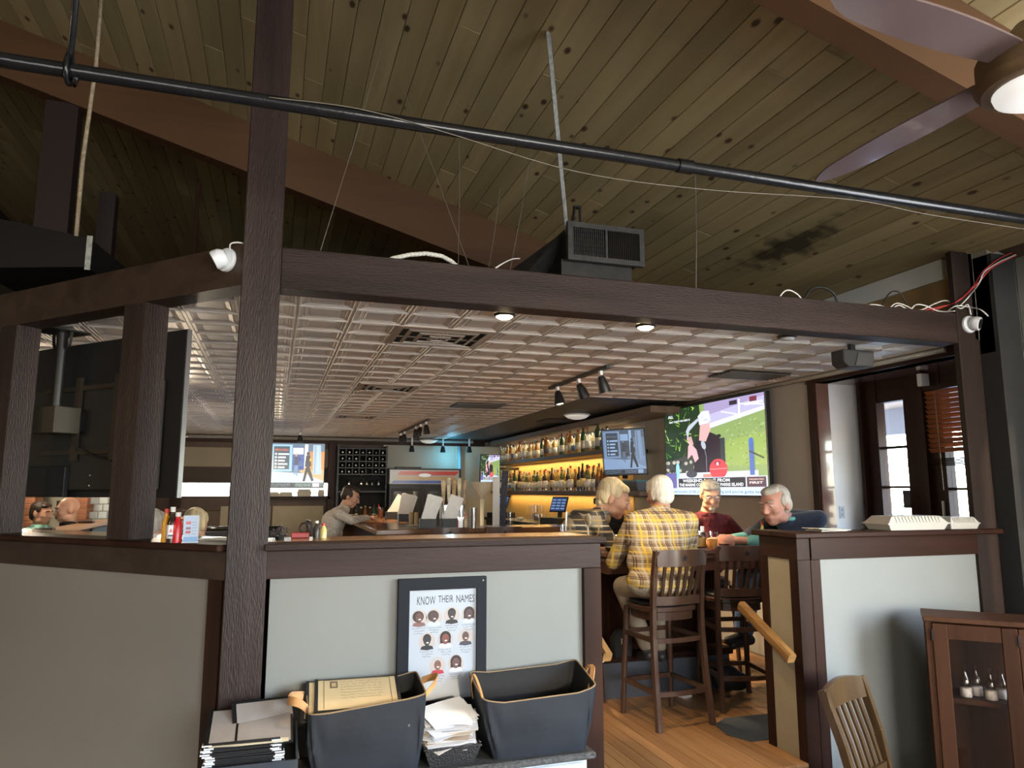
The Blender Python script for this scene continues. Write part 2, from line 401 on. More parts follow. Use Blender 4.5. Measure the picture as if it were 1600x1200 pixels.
M['goldwall'] = plain('golden_wall_panel', (.62, .42, .16), .5, var=.06)
M['brick'] = plain('orange_brick', (.33, .13, .065), .8, var=.25, vscale=14, rand=.15, bump=.3)
M['bluepaint'] = plain('blue_lit_panel', (.30, .48, .58), .5)
M['rollblind'] = wood('wooden_blind_slat', (.30, .105, .045), (.42, .165, .07), 'X', .4, 12, .03)
M['asphalt'] = plain('pavement', (.35, .34, .32), .9, var=.1)
M['leaf'] = plain('sunlit_leaves', (.16, .26, .06), .6, var=.4, vscale=9)
M['attr_screen'] = attr_mat('screen_picture', 1.0)
M['attr_print'] = attr_mat('printed_sheet', 0, .4)
# ================================================================== STRUCTURE
S2 = math.sqrt(.5)
U = Vector((-S2, S2, 0)); NIN = Vector((S2, S2, 0)); C0 = Vector((-.19, 3.56, 0))   # the angled run left of the corner post
def LW(s, off, z): return C0 + U * s + NIN * off + Vector((0, 0, z))
RL = Matrix((U, NIN * -1, Vector((0, 0, 1)))).transposed()
def lbox(mb, s0, s1, o0, o1, z0, z1):
    c = LW((s0 + s1) / 2, (o0 + o1) / 2, (z0 + z1) / 2)
    return mb.box(c, (abs(s1 - s0), abs(o1 - o0), abs(z1 - z0)), RL)
def roofz(x): return 3.41 + .29 * (4.4 - x)
def struct(name, mb, mat_, label=None, cat=None, parent=None, **k):
    o = mb.build(name, mat_, parent, **k)
    if parent is None: tag(o, label, cat, kind='structure')
    return o
BF = .30    # bar floor level
FZ = -.12   # dining floor level, two steps lower
# ---- floors
fl = struct('floor', MB().b2(-8, 4.9, -4.6, 3.56, FZ - .1, FZ), plain('dining_floor', (.10, .075, .06), .6, var=.1), 'dark dining room floor in front of the half walls', 'floor')
bfl = tag(thing('floor_bar', loc=(1.5, 3.4, 0)), 'orange oak plank floor of the raised bar area', 'floor', kind='structure')
m_ = MB().b2(1.645, 2.885, 3.555, 3.72, FZ - .1, BF - .02).b2(-1.0, 4.4, 3.72, 14, FZ - .1, BF - .02).b2(-8, -1.0, 5.2, 14, FZ - .1, BF - .02)
for q in ((-8, -3.4, 3.4, 3.56),): pass
m_.build('subfloor', plain('dark_bar_floor', (.12, .075, .045), .5, var=.1), bfl)
MB().b2(1.66, 2.88, 3.28, 3.555, FZ, .10).build('step', M['trimx'], bfl)
pw = .083; pl_len = [.9, 1.2, 1.5]
pm = [MB().box((0, 0, .01), (pw - .003, l - .003, .02)).mesh('plank', M['oak'], bevel=.0015) for l in pl_len]
x = 1.645
while x < 4.3:
    y = 3.556 if x < 2.86 else 3.72
    while y < 6.6:
        k = random.randrange(3)
        part('plank', pm[k], bfl, Vector((x + pw / 2, y + pl_len[k] / 2, BF - .02)) - Vector((1.5, 3.4, 0)))
        y += pl_len[k]
    x += pw
# ---- half walls
def half_panel(name, label):
    return tag(thing(name, loc=(0, 3.56, 0)), label, 'wall', kind='structure')
hc = tag(thing('wall_center', loc=(.8, 3.6, 0)), 'grey half wall with dark fascia and wooden ledge behind the canvas baskets', 'wall', kind='structure')
MB().b2(0.0, 1.55, 3.578, 3.70, FZ, 1.41).build('panel', M['wallgray'], hc)
MB().b2(-.02, 1.645, 3.556, 3.72, 1.40, 1.525).build('fascia', wood('fascia_board', (.034, .020, .017), (.060, .038, .033), 'X', .48, 8, .2, rough_sawn=60, knots=1.5, spec=.15), hc, bevel=.003)
MB().b2(1.545, 1.645, 3.553, 3.72, FZ, 1.40).build('end_post', M['trimz'], hc, bevel=.003)
MB().b2(-.03, 1.665, 3.525, 3.70, 1.527, 1.557).build('ledge_nosing', M['beam'], hc, bevel=.004)
for i in range(5):
    y0 = 3.70 + i * .062
    MB().b2(-.02, 1.66, y0 + .001, y0 + .061, 1.527, 1.558).build('ledge_board', M['ledge'], hc, bevel=.002)
MB().b2(-.02, 1.62, 3.72, 3.78, BF, 1.527).build('back_panel', M['trimx'], hc)
hr = tag(thing('wall_right', loc=(3.6, 3.6, 0)), 'grey half wall with dark cap carrying the foam takeout boxes', 'wall', kind='structure')
MB().b2(3.03, 4.5, 3.578, 3.70, FZ, 1.41).build('panel', M['wallgray'], hr)
MB().b2(2.985, 4.5, 3.556, 3.70, 1.40, 1.525).build('fascia', M['trimx'], hr, bevel=.002)
MB().b2(2.975, 3.045, 3.553, 3.70, FZ, 1.40).build('corner_post', M['trimz'], hr, bevel=.003)
MB().b2(2.85, 4.5, 3.515, 3.74, 1.525, 1.557).build('cap', M['trimx'], hr, bevel=.006)
MB().b2(4.46, 4.50, 3.548, 3.57, FZ, 1.54).build('edge_strip', M['trimz'], hr)
hw = tag(thing('wall_wing', loc=(2.93, 3.75, 0)), 'short beige panelled end of the half wall carrying the varnished handrail', 'wall', kind='structure')
MB().b2(2.895, 2.97, 3.60, 3.86, FZ, 1.41).build('panel', plain('warm_wall_paint', (.34, .30, .215), .55, var=.04), hw)
MB().b2(2.885, 2.975, 3.556, 3.90, 1.40, 1.525).build('fascia', M['trimy'], hw, bevel=.002)
MB().b2(2.885, 2.975, 3.556, 3.63, FZ, 1.40).build('corner_post', M['trimz'], hw, bevel=.002)
MB().b2(2.885, 2.975, 3.835, 3.90, FZ, 1.40).build('end_post', M['trimz'], hw, bevel=.002)
MB().b2(2.85, 3.0, 3.741, 3.93, 1.525, 1.557).build('cap', M['trimy'], hw, bevel=.006)
hl = tag(thing('wall_left', loc=tuple(LW(1.5, 0, 0))), 'angled grey half wall running back from the corner post', 'wall', kind='structure')
lbox(MB(), .0, 4.5, .02, .14, FZ, 1.41).build('panel', plain('grey_brown_wall_paint', (.25, .235, .215), .5, var=.08, vscale=1.2), hl)
lbox(MB(), .0, 4.5, 0, .14, 1.40, 1.525).build('fascia', wood('fascia_angled', (.030, .019, .014), (.055, .036, .027), 'X', .45, 8, .05), hl)
lbox(MB(), .02, .105, -.004, .14, FZ, 1.40).build('end_post', M['trimz'], hl)
lbox(MB(), .02, 4.5, -.035, .17, 1.525, 1.557).build('cap', M['trimx'], hl, bevel=.006)
lbox(MB(), .06, 4.5, .17, .42, 1.527, 1.555).build('ledge', M['barwood'], hl)
# ---- posts and beams
post = struct('post_corner', MB().b2(-.195, -.018, 3.552, 3.73, FZ, roofz(-.1)), M['post'], 'tall rough dark timber post rising from floor to roof at the wall corner', 'post', bevel=.005)
bm_ = struct('beam_front', MB().b2(-.018, 4.27, 3.56, 3.70, 2.765, 2.97), M['beam'], 'dark rough timber beam spanning above the bar opening', 'beam', bevel=.004)
lb = MB(); lbox(lb, .0, 5.0, 0, .14, 2.765, 2.97)
struct('beam_angled', lb, wood('dark_angled_beam', (.030, .018, .012), (.060, .038, .025), 'X', .45, 8, .2, rough_sawn=50), 'dark timber beam angling back to the left of the corner post', 'beam')
for s0, lab in ((.69, 'dark square post on the angled wall beside the hanging screen'), (1.83, 'dark square post at the left edge in front of the hanging screen')):
    mb = MB(); lbox(mb, s0, s0 + .165, 0, .14, 1.557, 2.765)
    struct('post', mb, M['post'], lab, 'post')
rp = tag(thing('post_right', loc=(4.36, 3.62, 0)), 'dark timber post at the right end of the front beam', 'post', kind='structure')
MB().b2(4.27, 4.455, 3.555, 3.60, FZ, 3.40).build('timber', wood('dark_grey_post', (.024, .016, .013), (.042, .029, .024), 'Z', .55, 9, .2, rough_sawn=50, spec=.12), rp, bevel=.004)
MB().b2(4.455, 4.66, 3.42, 3.555, FZ, 3.36).build('boxed_side', plain('dark_grey_boxing', (.030, .030, .030), .55, var=.1), rp)
# ---- attic posts under the rafters
for (x0, x1, y0, lab) in ((-1.78, -1.56, 5.95, 'dark attic post carrying the brown rafter above the hanging screen'), (-1.52, -1.395, 6.6, 'short dark attic post behind the rope')):
    struct('attic_post', MB().b2(x0, x1, y0, y0 + .14, 2.83, roofz((x0 + x1) / 2) - .44 if y0 < 6 else 4.30), plain('black_brown_post_%d' % int(y0), (.022, .012, .010), .5), lab, 'post')
o = struct('trim_4', MB().b2(-.74, -.71, 6.3, 6.33, 2.83, 4.36), M['trimz'], 'thin upright batten in the attic left of the corner post', 'trim')
# ---- roof: planks along the building, sloping down to the right
slope = math.atan(.29); rw = .135; rl = rw / math.cos(slope)
rf = tag(thing('roof', loc=(0, 7, roofz(0))), 'sloping knotty pine plank roof lining', 'roof', kind='structure')
lens = [2.7, 3.3, 3.9]
rm = [MB().box((0, 0, .011), (rl - .003, l - .004, .022)).mesh('plank', M['pine'], bevel=.0035) for l in lens]
x = 4.52 - rw / 2; n_pl = 0
while x > -4.0:
    y = .4 - random.random() * 2.6
    while y < 14:
        k = random.randrange(3)
        part('plank', rm[k], rf, Vector((x, y + lens[k] / 2, roofz(x))) - Vector((0, 7, roofz(0))), (0, slope, 0)); n_pl += 1
        y += lens[k]
    x -= rw
rdeck = MB()
rdeck.add([(4.95, -5, roofz(4.95) + .03), (4.95, 15, roofz(4.95) + .03), (-4, 15, roofz(-4) + .03), (-4, -5, roofz(-4) + .03),
           (4.95, -5, roofz(4.95) + .13), (4.95, 15, roofz(4.95) + .13), (-4, 15, roofz(-4) + .13), (-4, -5, roofz(-4) + .13)],
          [(0, 1, 2, 3), (4, 7, 6, 5), (0, 4, 5, 1), (1, 5, 6, 2), (2, 6, 7, 3), (3, 7, 4, 0)])
rdeck.add([(-4, -5, roofz(-4) + .03), (-4, 15, roofz(-4) + .03), (-9, 15, roofz(-4) - 1.4), (-9, -5, roofz(-4) - 1.4),
           (-4, -5, roofz(-4) + .13), (-4, 15, roofz(-4) + .13), (-9, 15, roofz(-4) - 1.3), (-9, -5, roofz(-4) - 1.3)],
          [(0, 1, 2, 3), (4, 7, 6, 5), (0, 4, 5, 1), (1, 5, 6, 2), (2, 6, 7, 3), (3, 7, 4, 0)])
rdeck.build('roof_deck', plain('roof_deck_wood', (.07, .045, .025), .7), rf)
def rafter(y0, th, h, lab):
    mb = MB(); a, b = -4.0, 4.4
    mb.prism([(a, y0, roofz(a) - .002), (b, y0, roofz(b) - .002), (b, y0, roofz(b) - h), (a, y0, roofz(a) - h)], (0, th, 0))
    return struct('rafter', mb, M['rafter'], lab, 'beam')
rafter(5.93, .14, .43, 'long brown rafter descending behind the duct and cables')
rafter(2.11, .13, .42, 'brown rafter overhead beside the ceiling fan')
rafter(12.9, .14, .43, 'dim brown rafter far back in the attic')
# ---- right wall with the window recess
WX = 4.40
WL, WH, WB, WT = 3.56, 5.075, .95, 2.715      # opening: y from, y to, sill, head
rw_ = tag(thing('wall_right_side', loc=(4.45, 9, 0)), 'taupe wall with the large television and the recessed window', 'wall', kind='structure')
mb = MB(); mb.b2(WX, WX + .12, WH, 14, 0, 2.80); mb.b2(WX, WX + .12, 3.605, WH, 0, WB); mb.b2(WX, WX + .12, 3.605, WH, WT, 2.80); mb.b2(WX + .07, WX + .12, 3.50, WL, WB, WT)
mb.build('wall_face', M['walltan'], rw_)
MB().b2(WX + .02, WX + .12, 3.70, 14, 2.80, 3.29).build('plywood_band', plain('tan_plywood', (.40, .27, .12), .6, var=.15, vscale=4), rw_)
MB().b2(WX - .005, WX + .12, 3.74, 14, 3.265, 3.43).build('white_strip', plain('white_batten', (.82, .85, .85), .5), rw_)
RX = 4.86     # window plane
mb = MB(); mb.b2(WX + .12, RX + .1, WH, WH + .12, WB - .1, WT + .1); mb.b2(WX + .12, RX + .1, WL - .004, WL, WB - .1, WT + .1)
mb.build('recess_side', M['plaster'], rw_)
MB().b2(WX, WX + .13, WH - .012, WH + .001, WB, WT).build('recess_wood_edge', plain('glossy_brown_jamb', (.16, .085, .065), .16, var=.15, vscale=5, coat=.4), rw_)
MB().b2(WX, RX + .1, WL + .045, WH + .12, WT, WT + .06).build('recess_head', plain('glossy_brown_head', (.16, .09, .075), .18, coat=.5), rw_)
MB().b2(WX, RX + .1, WL + .045, WH + .12, WB - .05, WB).build('recess_sill', M['trimy'], rw_)
tr = tag(thing('trim_window', loc=(4.39, 4.4, 0)), 'dark brown casing around the window recess', 'trim', kind='structure')
MB().b2(WX - .022, WX + .004, WH, WH + .075, WB - .07, WT + .075).build('side_casing', M['trimz'], tr, bevel=.003)
MB().b2(WX - .022, WX + .004, 3.605, WH, WT, WT + .075).build('head_casing', M['trimy'], tr, bevel=.003)
MB().b2(WX - .022, WX + .004, 3.705, WH, WB - .07, WB).build('apron', M['trimy'], tr)
# windows: far casement with three panes, near one with the blind
def casement(name, lab, y0, y1, rails, extra=None):
    w = tag(thing(name, loc=(RX, (y0 + y1) / 2, WB)), lab, 'window', kind='structure')
    ps = rails['panes']; py0, py1 = rails['py']
    t = .045
    MB().b2(RX - t, RX + t, y0, py0, WB, WT).build('stile', M['trimz'], w)
    MB().b2(RX - t, RX + t, py1, y1, WB, WT).build('stile', M['trimz'], w)
    edges = [WB] + [e for p in ps for e in p] + [WT]
    for i in range(0, len(edges), 2):
        if edges[i + 1] - edges[i] > .002:
            MB().b2(RX - t + .008, RX + t - .008, py0, py1, edges[i], edges[i + 1]).build('rail', M['trimy'], w)
    for a, b in ps:
        MB().b2(RX - .003, RX + .003, py0, py1, a, b).build('pane', M['wglass'], w)
    return w
w1 = casement('window_1', 'narrow three pane casement window in the recess', 4.36, 4.97, {'panes': [(1.02, 1.47), (1.49, 1.815), (1.835, 2.14), (2.16, 2.53)], 'py': (4.56, 4.84)})
w2 = casement('window_2', 'casement window half covered by the wooden blind', 3.56, 4.34, {'panes': [(1.02, 1.47), (1.49, 1.80), (1.82, 2.14), (2.16, 2.56)], 'py': (4.00, 4.21)})
MB().b2(RX - .09, RX + .05, 4.335, 4.365, WB, WT).build('mullion', M['trimz'], w1)
MB().b2(RX - .09, RX + .05, 4.965, 5.0, WB, WT).build('jamb_post', M['trimz'], w1)
MB().b2(RX - .02, RX + .02, 5.0, 5.075, WB, WT).build('side_light', plain('pale_blue_painted_strip', (.5, .52, .56), .3), w1)
MB().b2(RX - .005, RX + .006, 4.56, 4.67, 1.66, 1.80).build('notice', plain('dark_notice', (.02, .02, .025), .5), w1)
MB().b2(RX - .005, RX + .006, 4.565, 4.65, 1.555, 1.60).build('notice', plain('green_notice', (.22, .28, .22), .5), w1)
rg = MB()
for r_ in (.05, .036, .022):
    rg.tube([Vector((RX - .006, 4.615 + r_ * .8 * math.cos(a / 14 * 2 * math.pi), 2.0 + r_ * 1.35 * math.sin(a / 14 * 2 * math.pi))) for a in range(15)], .0025, 5)
rg.build('round_decal', plain('grey_decal', (.15, .16, .2), .5), w1)
MB().b2(RX - .062, RX - .046, 4.25, 4.262, 1.60, 1.72).build('handle', M['white'], w2)
# ---- tin ceiling
CZ = 2.79
cl = tag(thing('ceiling', loc=(1.0, 8.0, CZ)), 'pressed tin tile ceiling over the bar', 'ceiling', kind='structure')
def tile_mb():
    mb = MB(); h = .61 / 2
    loops = [(0, .0), (.006, .0), (.009, -.005), (.014, -.005), (.017, 0), (.034, .0), (.037, .0045), (.042, .0045), (.045, .001), (.068, .007), (.072, .007), (.075, .0035)]
    for i in (0, 1):
        for j in (0, 1):
            cx = -h / 2 + i * h; cy = -h / 2 + j * h
            vs = []; fs = []
            for q, (ins, z) in enumerate(loops):
                e = h / 2 - ins
                vs += [(cx - e, cy - e, z), (cx + e, cy - e, z), (cx + e, cy + e, z), (cx - e, cy + e, z)]
                if q:
                    for k in range(4):
                        fs.append((4 * (q - 1) + k, 4 * (q - 1) + (k + 1) % 4, 4 * q + (k + 1) % 4, 4 * q + k))
            b = 4 * (len(loops) - 1); fs.append((b, b + 1, b + 2, b + 3))
            mb.add(vs, fs)
    return mb
def flip_down(me):
    bm = bmesh.new(); bm.from_mesh(me)
    for f in bm.faces:
        if f.normal.z > 0: f.normal_flip()
    bm.to_mesh(me); bm.free(); return me
tile_me = flip_down(tile_mb().mesh('ceiling_tile', M['tin']))
T = .61; X0, Y0 = .075, 3.36
for i in range(-5, 8):
    for j in range(0, 18):
        cx, cy = X0 + T * (i + .5), Y0 + T * (j + .5)
        if cy > 14.1: continue
        if cx > 3.12 and cy > 7.0: continue
        lo, hi = cx - T / 2 + cy - T / 2, cx + T / 2 + cy + T / 2
        if hi < 3.37 + .2: continue
        me = tile_me
        if lo < 3.37 + .16 or cy - T / 2 < 3.66 or cx + T / 2 > 4.38 or cy + T / 2 > 13.98:
            me = tile_me.copy(); bm = bmesh.new(); bm.from_mesh(me)
            for (pt, nr) in ((Vector((-.19 + .1 * S2, 3.56 + .1 * S2, 0)), NIN), (Vector((0, 3.66, 0)), Vector((0, 1, 0))), (Vector((4.38, 0, 0)), Vector((-1, 0, 0))), (Vector((0, 13.98, 0)), Vector((0, -1, 0)))):
                bmesh.ops.bisect_plane(bm, geom=bm.verts[:] + bm.edges[:] + bm.faces[:], plane_co=pt - Vector((cx, cy, 0)), plane_no=nr, clear_inner=True)
            if not bm.faces: bm.free(); continue
            bm.to_mesh(me); bm.free()
        part('ceiling_tile', me, cl, (cx - 1.0, cy - 8.0, 0))
MB().b2(3.125, 4.40, 7.02, 14, CZ - .004, CZ + .02).build('dark_soffit', M['tindark'], cl)
bk = MB()
bk.add([(-.05, 3.62, CZ + .04), (4.4, 3.62, CZ + .04), (4.4, 14, CZ + .04), (-10.3, 14, CZ + .04)], [(0, 1, 2, 3)])
bk.build('ceiling_backing', M['tindark'], cl)
mo = MB().tube([(WX - .03, 3.75, 2.765), (WX - .03, 7.3, 2.765)], .022, 8)
struct('trim_1', mo, plain('beaded_metal_moulding', (.32, .30, .26), .35, metal=.4, bump=.8, bscale=50), 'beaded moulding where the taupe wall meets the tin ceiling', 'trim', smooth=True)
# ---- back wall and left of the bar
bw = tag(thing('wall_back', loc=(0, 14.05, 0)), 'far dark wood wall of the bar room with windows and beige panels', 'wall', kind='structure')
mb = MB()
mb.b2(-8, -2.1, 14, 14.12, 0, 2.8); mb.b2(-2.1, 1.0, 14, 14.12, 0, 1.70); mb.b2(-2.1, 1.0, 14, 14.12, 1.93, 2.8); mb.b2(1.0, 4.5, 14, 14.12, 0, 2.8)
mb.build('wall_face', wood('dark_panelling', (.050, .026, .016), (.085, .045, .028), 'Z', .45, 8, .05), bw)
for (x0, x1) in ((-1.55, -.72), (-2.0, -1.72), (-.6, .95)):
    MB().b2(x0, x1, 14.03, 14.04, 1.70, 1.93).build('window_pane', M['wglass'], bw)
    MB().b2(x0, x1, 13.94, 13.99, 1.95, 2.20).build('blind_valance', plain('dark_blind_%d' % int(x0 * 100), (.04, .028, .02), .7), bw)
    MB().b2(x0, x1, 13.97, 13.995, 2.22, 2.56).build('upper_panel', plain('taupe_upper_%d' % int(x0 * 100), (.24, .20, .14), .6), bw)
for x0 in (-1.72, -.72):
    MB().b2(x0, x0 + .17, 13.92, 14.0, 0.3, 2.8).build('pilaster', M['trimz'], bw)
for (x0, x1) in ((-1.3, -.85), (-2.0, -1.75)):
    mb = MB(); mb.b2(x0, x1, 13.96, 14, .5, 1.45); mb.build('raised_panel', plain('brown_panel_%d' % int(x0 * 100), (.10, .055, .03), .5), bw, bevel=.015)
for (x0, x1) in ((-.9, -.05), (-.02, .88)):
    mb = MB(); mb.b2(x0, x1, 13.95, 14, .35, 1.52); mb.build('beige_panel', M['beige'], bw, bevel=.012)
MB().b2(-.6, .98, 13.85, 14, 1.64, 1.69).build('sill', M['trimx'], bw)
MB().b2(.93, 1.06, 13.85, 14, BF, 2.72).build('pilaster', M['trimz'], bw)
MB().b2(-4, 4.4, 13.9, 14, 2.66, 2.79).build('crown', M['trimx'], bw)
MB().tube([(-4, 13.88, 2.745), (3.7, 13.88, 2.745)], .03, 8).build('crown_rod', plain('grey_crown_rod', (.25, .24, .22), .4), bw)
MB().b2(1.95, 4.4, 13.95, 14, 2.2, 2.66).build('upper_wall', plain('pale_wall', (.45, .42, .34), .6), bw)
MB().b2(3.35, 4.4, 13.93, 14, .3, 2.66).build('pale_panel', plain('pale_panel', (.50, .46, .36), .5), bw)
struct('wall_gable', MB().b2(-9, 4.6, 14.12, 14.3, 2.80, 6.2), plain('dark_gable_boards', (.045, .03, .02), .6), 'dark boarded gable wall at the far end of the attic', 'wall')
# outside of the far windows is open; room shell behind the camera
struct('wall_left_side', MB().b2(-8.2, -8, -4.6, 14.2, FZ, 5.2), M['walltan'], 'plain wall at the far left of the dining room', 'wall')
mb = MB()
mb.b2(-8, -3.6, -4.6, -4.4, FZ, 6); mb.b2(-.8, .9, -4.6, -4.4, FZ, 6); mb.b2(4.3, 4.9, -4.6, -4.4, FZ, 6); mb.b2(-3.6, -.8, -4.6, -4.4, FZ, .8); mb.b2(.9, 4.3, -4.6, -4.4, FZ, .8)
mb.b2(-3.6, -.8, -4.6, -4.4, 3.2, 6); mb.b2(.9, 4.3, -4.6, -4.4, 3.2, 6)
struct('wall_rear', mb, M['walltan'], 'dining room wall with windows behind the viewer', 'wall')
mb = MB(); mb.b2(4.7, 4.85, -4.6, -1.3, FZ, 3.4); mb.b2(4.7, 4.85, 1.5, 3.44, FZ, 3.4); mb.b2(4.7, 4.85, -1.3, 1.5, FZ, .9); mb.b2(4.7, 4.85, -1.3, 1.5, 2.95, 3.4)
struct('wall_dining_side', mb, M['wallgray'], 'grey dining room wall just beyond the right post', 'wall')
mb = MB(); mb.b2(4.455, 4.95, 3.45, 3.555, 2.70, 3.45); mb.b2(4.655, 4.95, 3.43, 3.555, FZ, 2.70); mb.b2(4.42, 4.95, 3.555, 3.76, 2.80, 3.43)
struct('wall_return', mb, M['walltan'], 'short wall return behind the right post', 'wall')
# ---- outdoors beyond the window
struct('ground_outside', MB().b2(4.95, 30, -12, 30, -.3, -.05), M['asphalt'], 'pale pavement outside the window', 'ground')
struct('ground_behind', MB().b2(-20, 30, 14.4, 30, -.3, -.05), M['asphalt'], 'pavement beyond the far windows', 'ground')
pr = tag(thing('porch', loc=(6, 5, 0)), 'covered porch roof outside the window', 'porch', kind='structure')
MB().b2(4.98, 6.0, 2.0, 12.0, 2.62, 2.7).build('porch_ceiling', plain('tan_porch_ceiling', (.62, .46, .34), .6), pr)
MB().b2(5.94, 6.04, 2.0, 12.0, 2.36, 2.64).build('porch_beam', plain('grey_porch_beam', (.45, .44, .5), .6), pr)
for yy in (6.6, 9.6):
    MB().b2(5.94, 6.04, yy, yy + .1, -.05, 2.4).build('porch_post', plain('porch_post_%d' % int(yy), (.25, .22, .25), .6), pr)
for i in range(7):
    o = tag(thing('hedge_shrub', 'sunlit leafy green shrub beyond the porch outside the window', 'shrub', (8.2 + (i % 3) * .7, 3.2 + i * 1.7, -.05), group='shrubs beyond the porch'), kind=None)
    mb = MB(); rr = random.Random(i)
    h_ = 1.5 + rr.random() * .9
    for k in range(170):
        a, e = rr.random() * 6.283, math.acos(2 * rr.random() - 1); q = .55 + .45 * rr.random() ** .4
        p = Vector((.75 * q * math.sin(e) * math.cos(a), .75 * q * math.sin(e) * math.sin(a), h_ * .55 + h_ * .5 * q * math.cos(e)))
        d = Vector((rr.random() - .5, rr.random() - .5, rr.random() - .5)).normalized(); n_ = d.orthogonal().normalized()
        mb.add([p - d * .11, p + n_ * .05, p + d * .11, p - n_ * .05], [(0, 1, 2, 3)])
    mb.build('foliage', M['leaf'], o, local=True)
    MB().tube([(0, 0, 0), (.02, 0, h_ * .7)], [.04, .02], 6).build('stem', plain('stem_bark_%d' % i, (.09, .06, .04), .8), o, local=True)
# ================================================================== OVERHEAD THINGS
# ---- black pipe on hangers
pp = thing('sprinkler_pipe', 'long glossy black pipe crossing under the pine roof', 'pipe', (1.2, 2.6, 3.2))
MB().tube([(-1.6, 2.6, 3.195), (1.02, 2.6, 3.195)], .0255, 14).build('pipe_length', M['pipe'], pp, smooth=40)
MB().tube([(1.02, 2.6, 3.195), (4.66, 2.6, 3.195)], .0255, 14).build('pipe_length', M['pipe'], pp, smooth=40)
MB().tube([(1.60, 2.6, 3.195), (1.67, 2.6, 3.195)], .031, 14).build('coupling', M['pipe'], pp, smooth=40)
rg = MB().tube([Vector((-.72, 2.6 + .038 * math.cos(a / 16 * 6.283), 3.2 + .05 * math.sin(a / 16 * 6.283))) for a in range(17)], .009, 6)
rg.tube([(-.695, 2.6 + .036, 3.22), (-.70, 2.6, 3.145), (-.69, 2.57, 3.16)], .008, 6)
rg.build('hanger_ring', M['pipe'], pp, smooth=True)
MB().tube([(-.72, 2.6, 3.25), (-.72, 2.6, roofz(-.72))], .011, 8).build('hanger_rod', M['pipe'], pp, smooth=True)
# ---- loose cable draped along the pipe
def cable(name, label, pts, r, m, n=6, group=None, sub=6):
    pts = [Vector(p) for p in pts]; out = []
    for i in range(len(pts) - 1):       # catmull-rom
        p0, p1, p2, p3 = pts[max(i - 1, 0)], pts[i], pts[i + 1], pts[min(i + 2, len(pts) - 1)]
        for k in range(sub):
            t = k / sub
            out.append(.5 * ((2 * p1) + (p2 - p0) * t + (2 * p0 - 5 * p1 + 4 * p2 - p3) * t * t + (3 * p1 - p0 - 3 * p2 + p3) * t ** 3))
    out.append(pts[-1])
    o = MB().tube(out, r, n).build(name, m, smooth=True)
    return tag(o, label, 'cable', group)
cable('cable', 'thin cable sagging below the black pipe', [at(420, 152, 'Y', 2.57), at(560, 170, 'Y', 2.565), at(700, 208, 'Y', 2.58), at(900, 268, 'Y', 2.62), at(1100, 296, 'Y', 2.62), at(1330, 312, 'Y', 2.62), at(1450, 335, 'Y', 2.62), at(1600, 358, 'Y', 2.6), (4.68, 2.6, 3.14)], .0022, M['wirethin'])
for (a, b, ya, lab) in (((599, 66), (497, 392), 4.15, 'thin wire leaning from the roof down to the beam, left of the duct'), ((624, 124), (736, 413), 4.46, 'thin wire slanting from the roof down to the beam, toward the duct'),
                        ((1086, 258), (1087, 456), 3.62, 'single upright wire hanging beside the register'), ((718, 140), (716, 412), 4.6, 'faint upright wire between the slanting wires'),
                        ((829, 240), (796, 416), 4.3, 'short wire hanging close to the galvanised strap'), ((782, 293), (762, 416), 4.4, 'short faint wire behind the slanting wires')):
    t_ = at(a[0], a[1], 'Y', ya); b_ = at(b[0], b[1], 'Y', ya - .1 if ya > 4 else ya)
    t_ = Vector((t_.x, t_.y, min(t_.z, roofz(t_.x))))
    b_.z = max(b_.z - .05, 2.83)
    o = MB().tube([t_, (t_ + b_) / 2 + Vector((.006, 0, 0)), b_], .0024, 5).build('hanger_wire', M['wirethin']); tag(o, lab, 'wire', 'hanger wires under the roof')
r1, r2 = at(159, -10, 'Y', 4.75), at(119, 369, 'Y', 4.75)
o = MB().tube([r1, r1.lerp(r2, .3) + Vector((.01, 0, 0)), r1.lerp(r2, .7) - Vector((.008, 0, 0)), r2], [.011, .012, .013, .012], 7).build('rope', M['rope'], smooth=True)
tag(o, 'pale frayed rope hanging down to the black duct', 'rope')
# ---- supply register hanging over the beam
ds = thing('duct_register', 'dusty black air register box hanging above the front beam', 'air duct', (2.05, 4.5, 3.3))
dy = 4.20; a0 = at(886, 345, 'Y', dy); a1 = at(1005, 354, 'Y', dy); b0 = at(886, 404, 'Y', dy); b1 = at(1005, 416, 'Y', dy)
dx0, dx1, dz0, dz1 = 1.745, 2.30, 3.285, 3.545
box = MB(); dyb = 4.72
box.prism([(dx0 + .02, dy + .02, dz0 + .02), (dx1 - .02, dy + .02, dz0 + .02), (dx1 - .02, dy + .02, dz1 - .02), (dx0 + .02, dy + .02, dz1 - .02)], (0, dyb - dy, 0))
box.build('duct_box', M['duct'], ds)
lo = MB(); lo.b2(dx0 - .02, dx1 - .06, dy + .06, dyb, 3.20, dz0 + .021); lo.build('lower_box', M['duct'], ds)
tpr = MB(); tpr.prism([(dx0 + .02, dy + .14, dz0 - .05), (dx0 + .02, dy + .14, dz1 - .03), (1.42, dyb, 3.26), (1.36, dyb, 3.0), (dx0 - .02, dyb, 3.0)], (0, .5, 0)); tpr.build('tapered_duct', M['duct'], ds)
fr = MB(); t = .035
fr.b2(dx0, dx1, dy - .012, dy + .02, dz1 - t, dz1); fr.b2(dx0, dx1, dy - .012, dy + .02, dz0, dz0 + t)
fr.b2(dx0, dx0 + t, dy - .012, dy + .02, dz0 + t, dz1 - t); fr.b2(dx1 - t, dx1, dy - .012, dy + .02, dz0 + t, dz1 - t); fr.b2((dx0 + dx1) / 2 - .01, (dx0 + dx1) / 2 + .006, dy - .012, dy + .02, dz0 + t, dz1 - t)
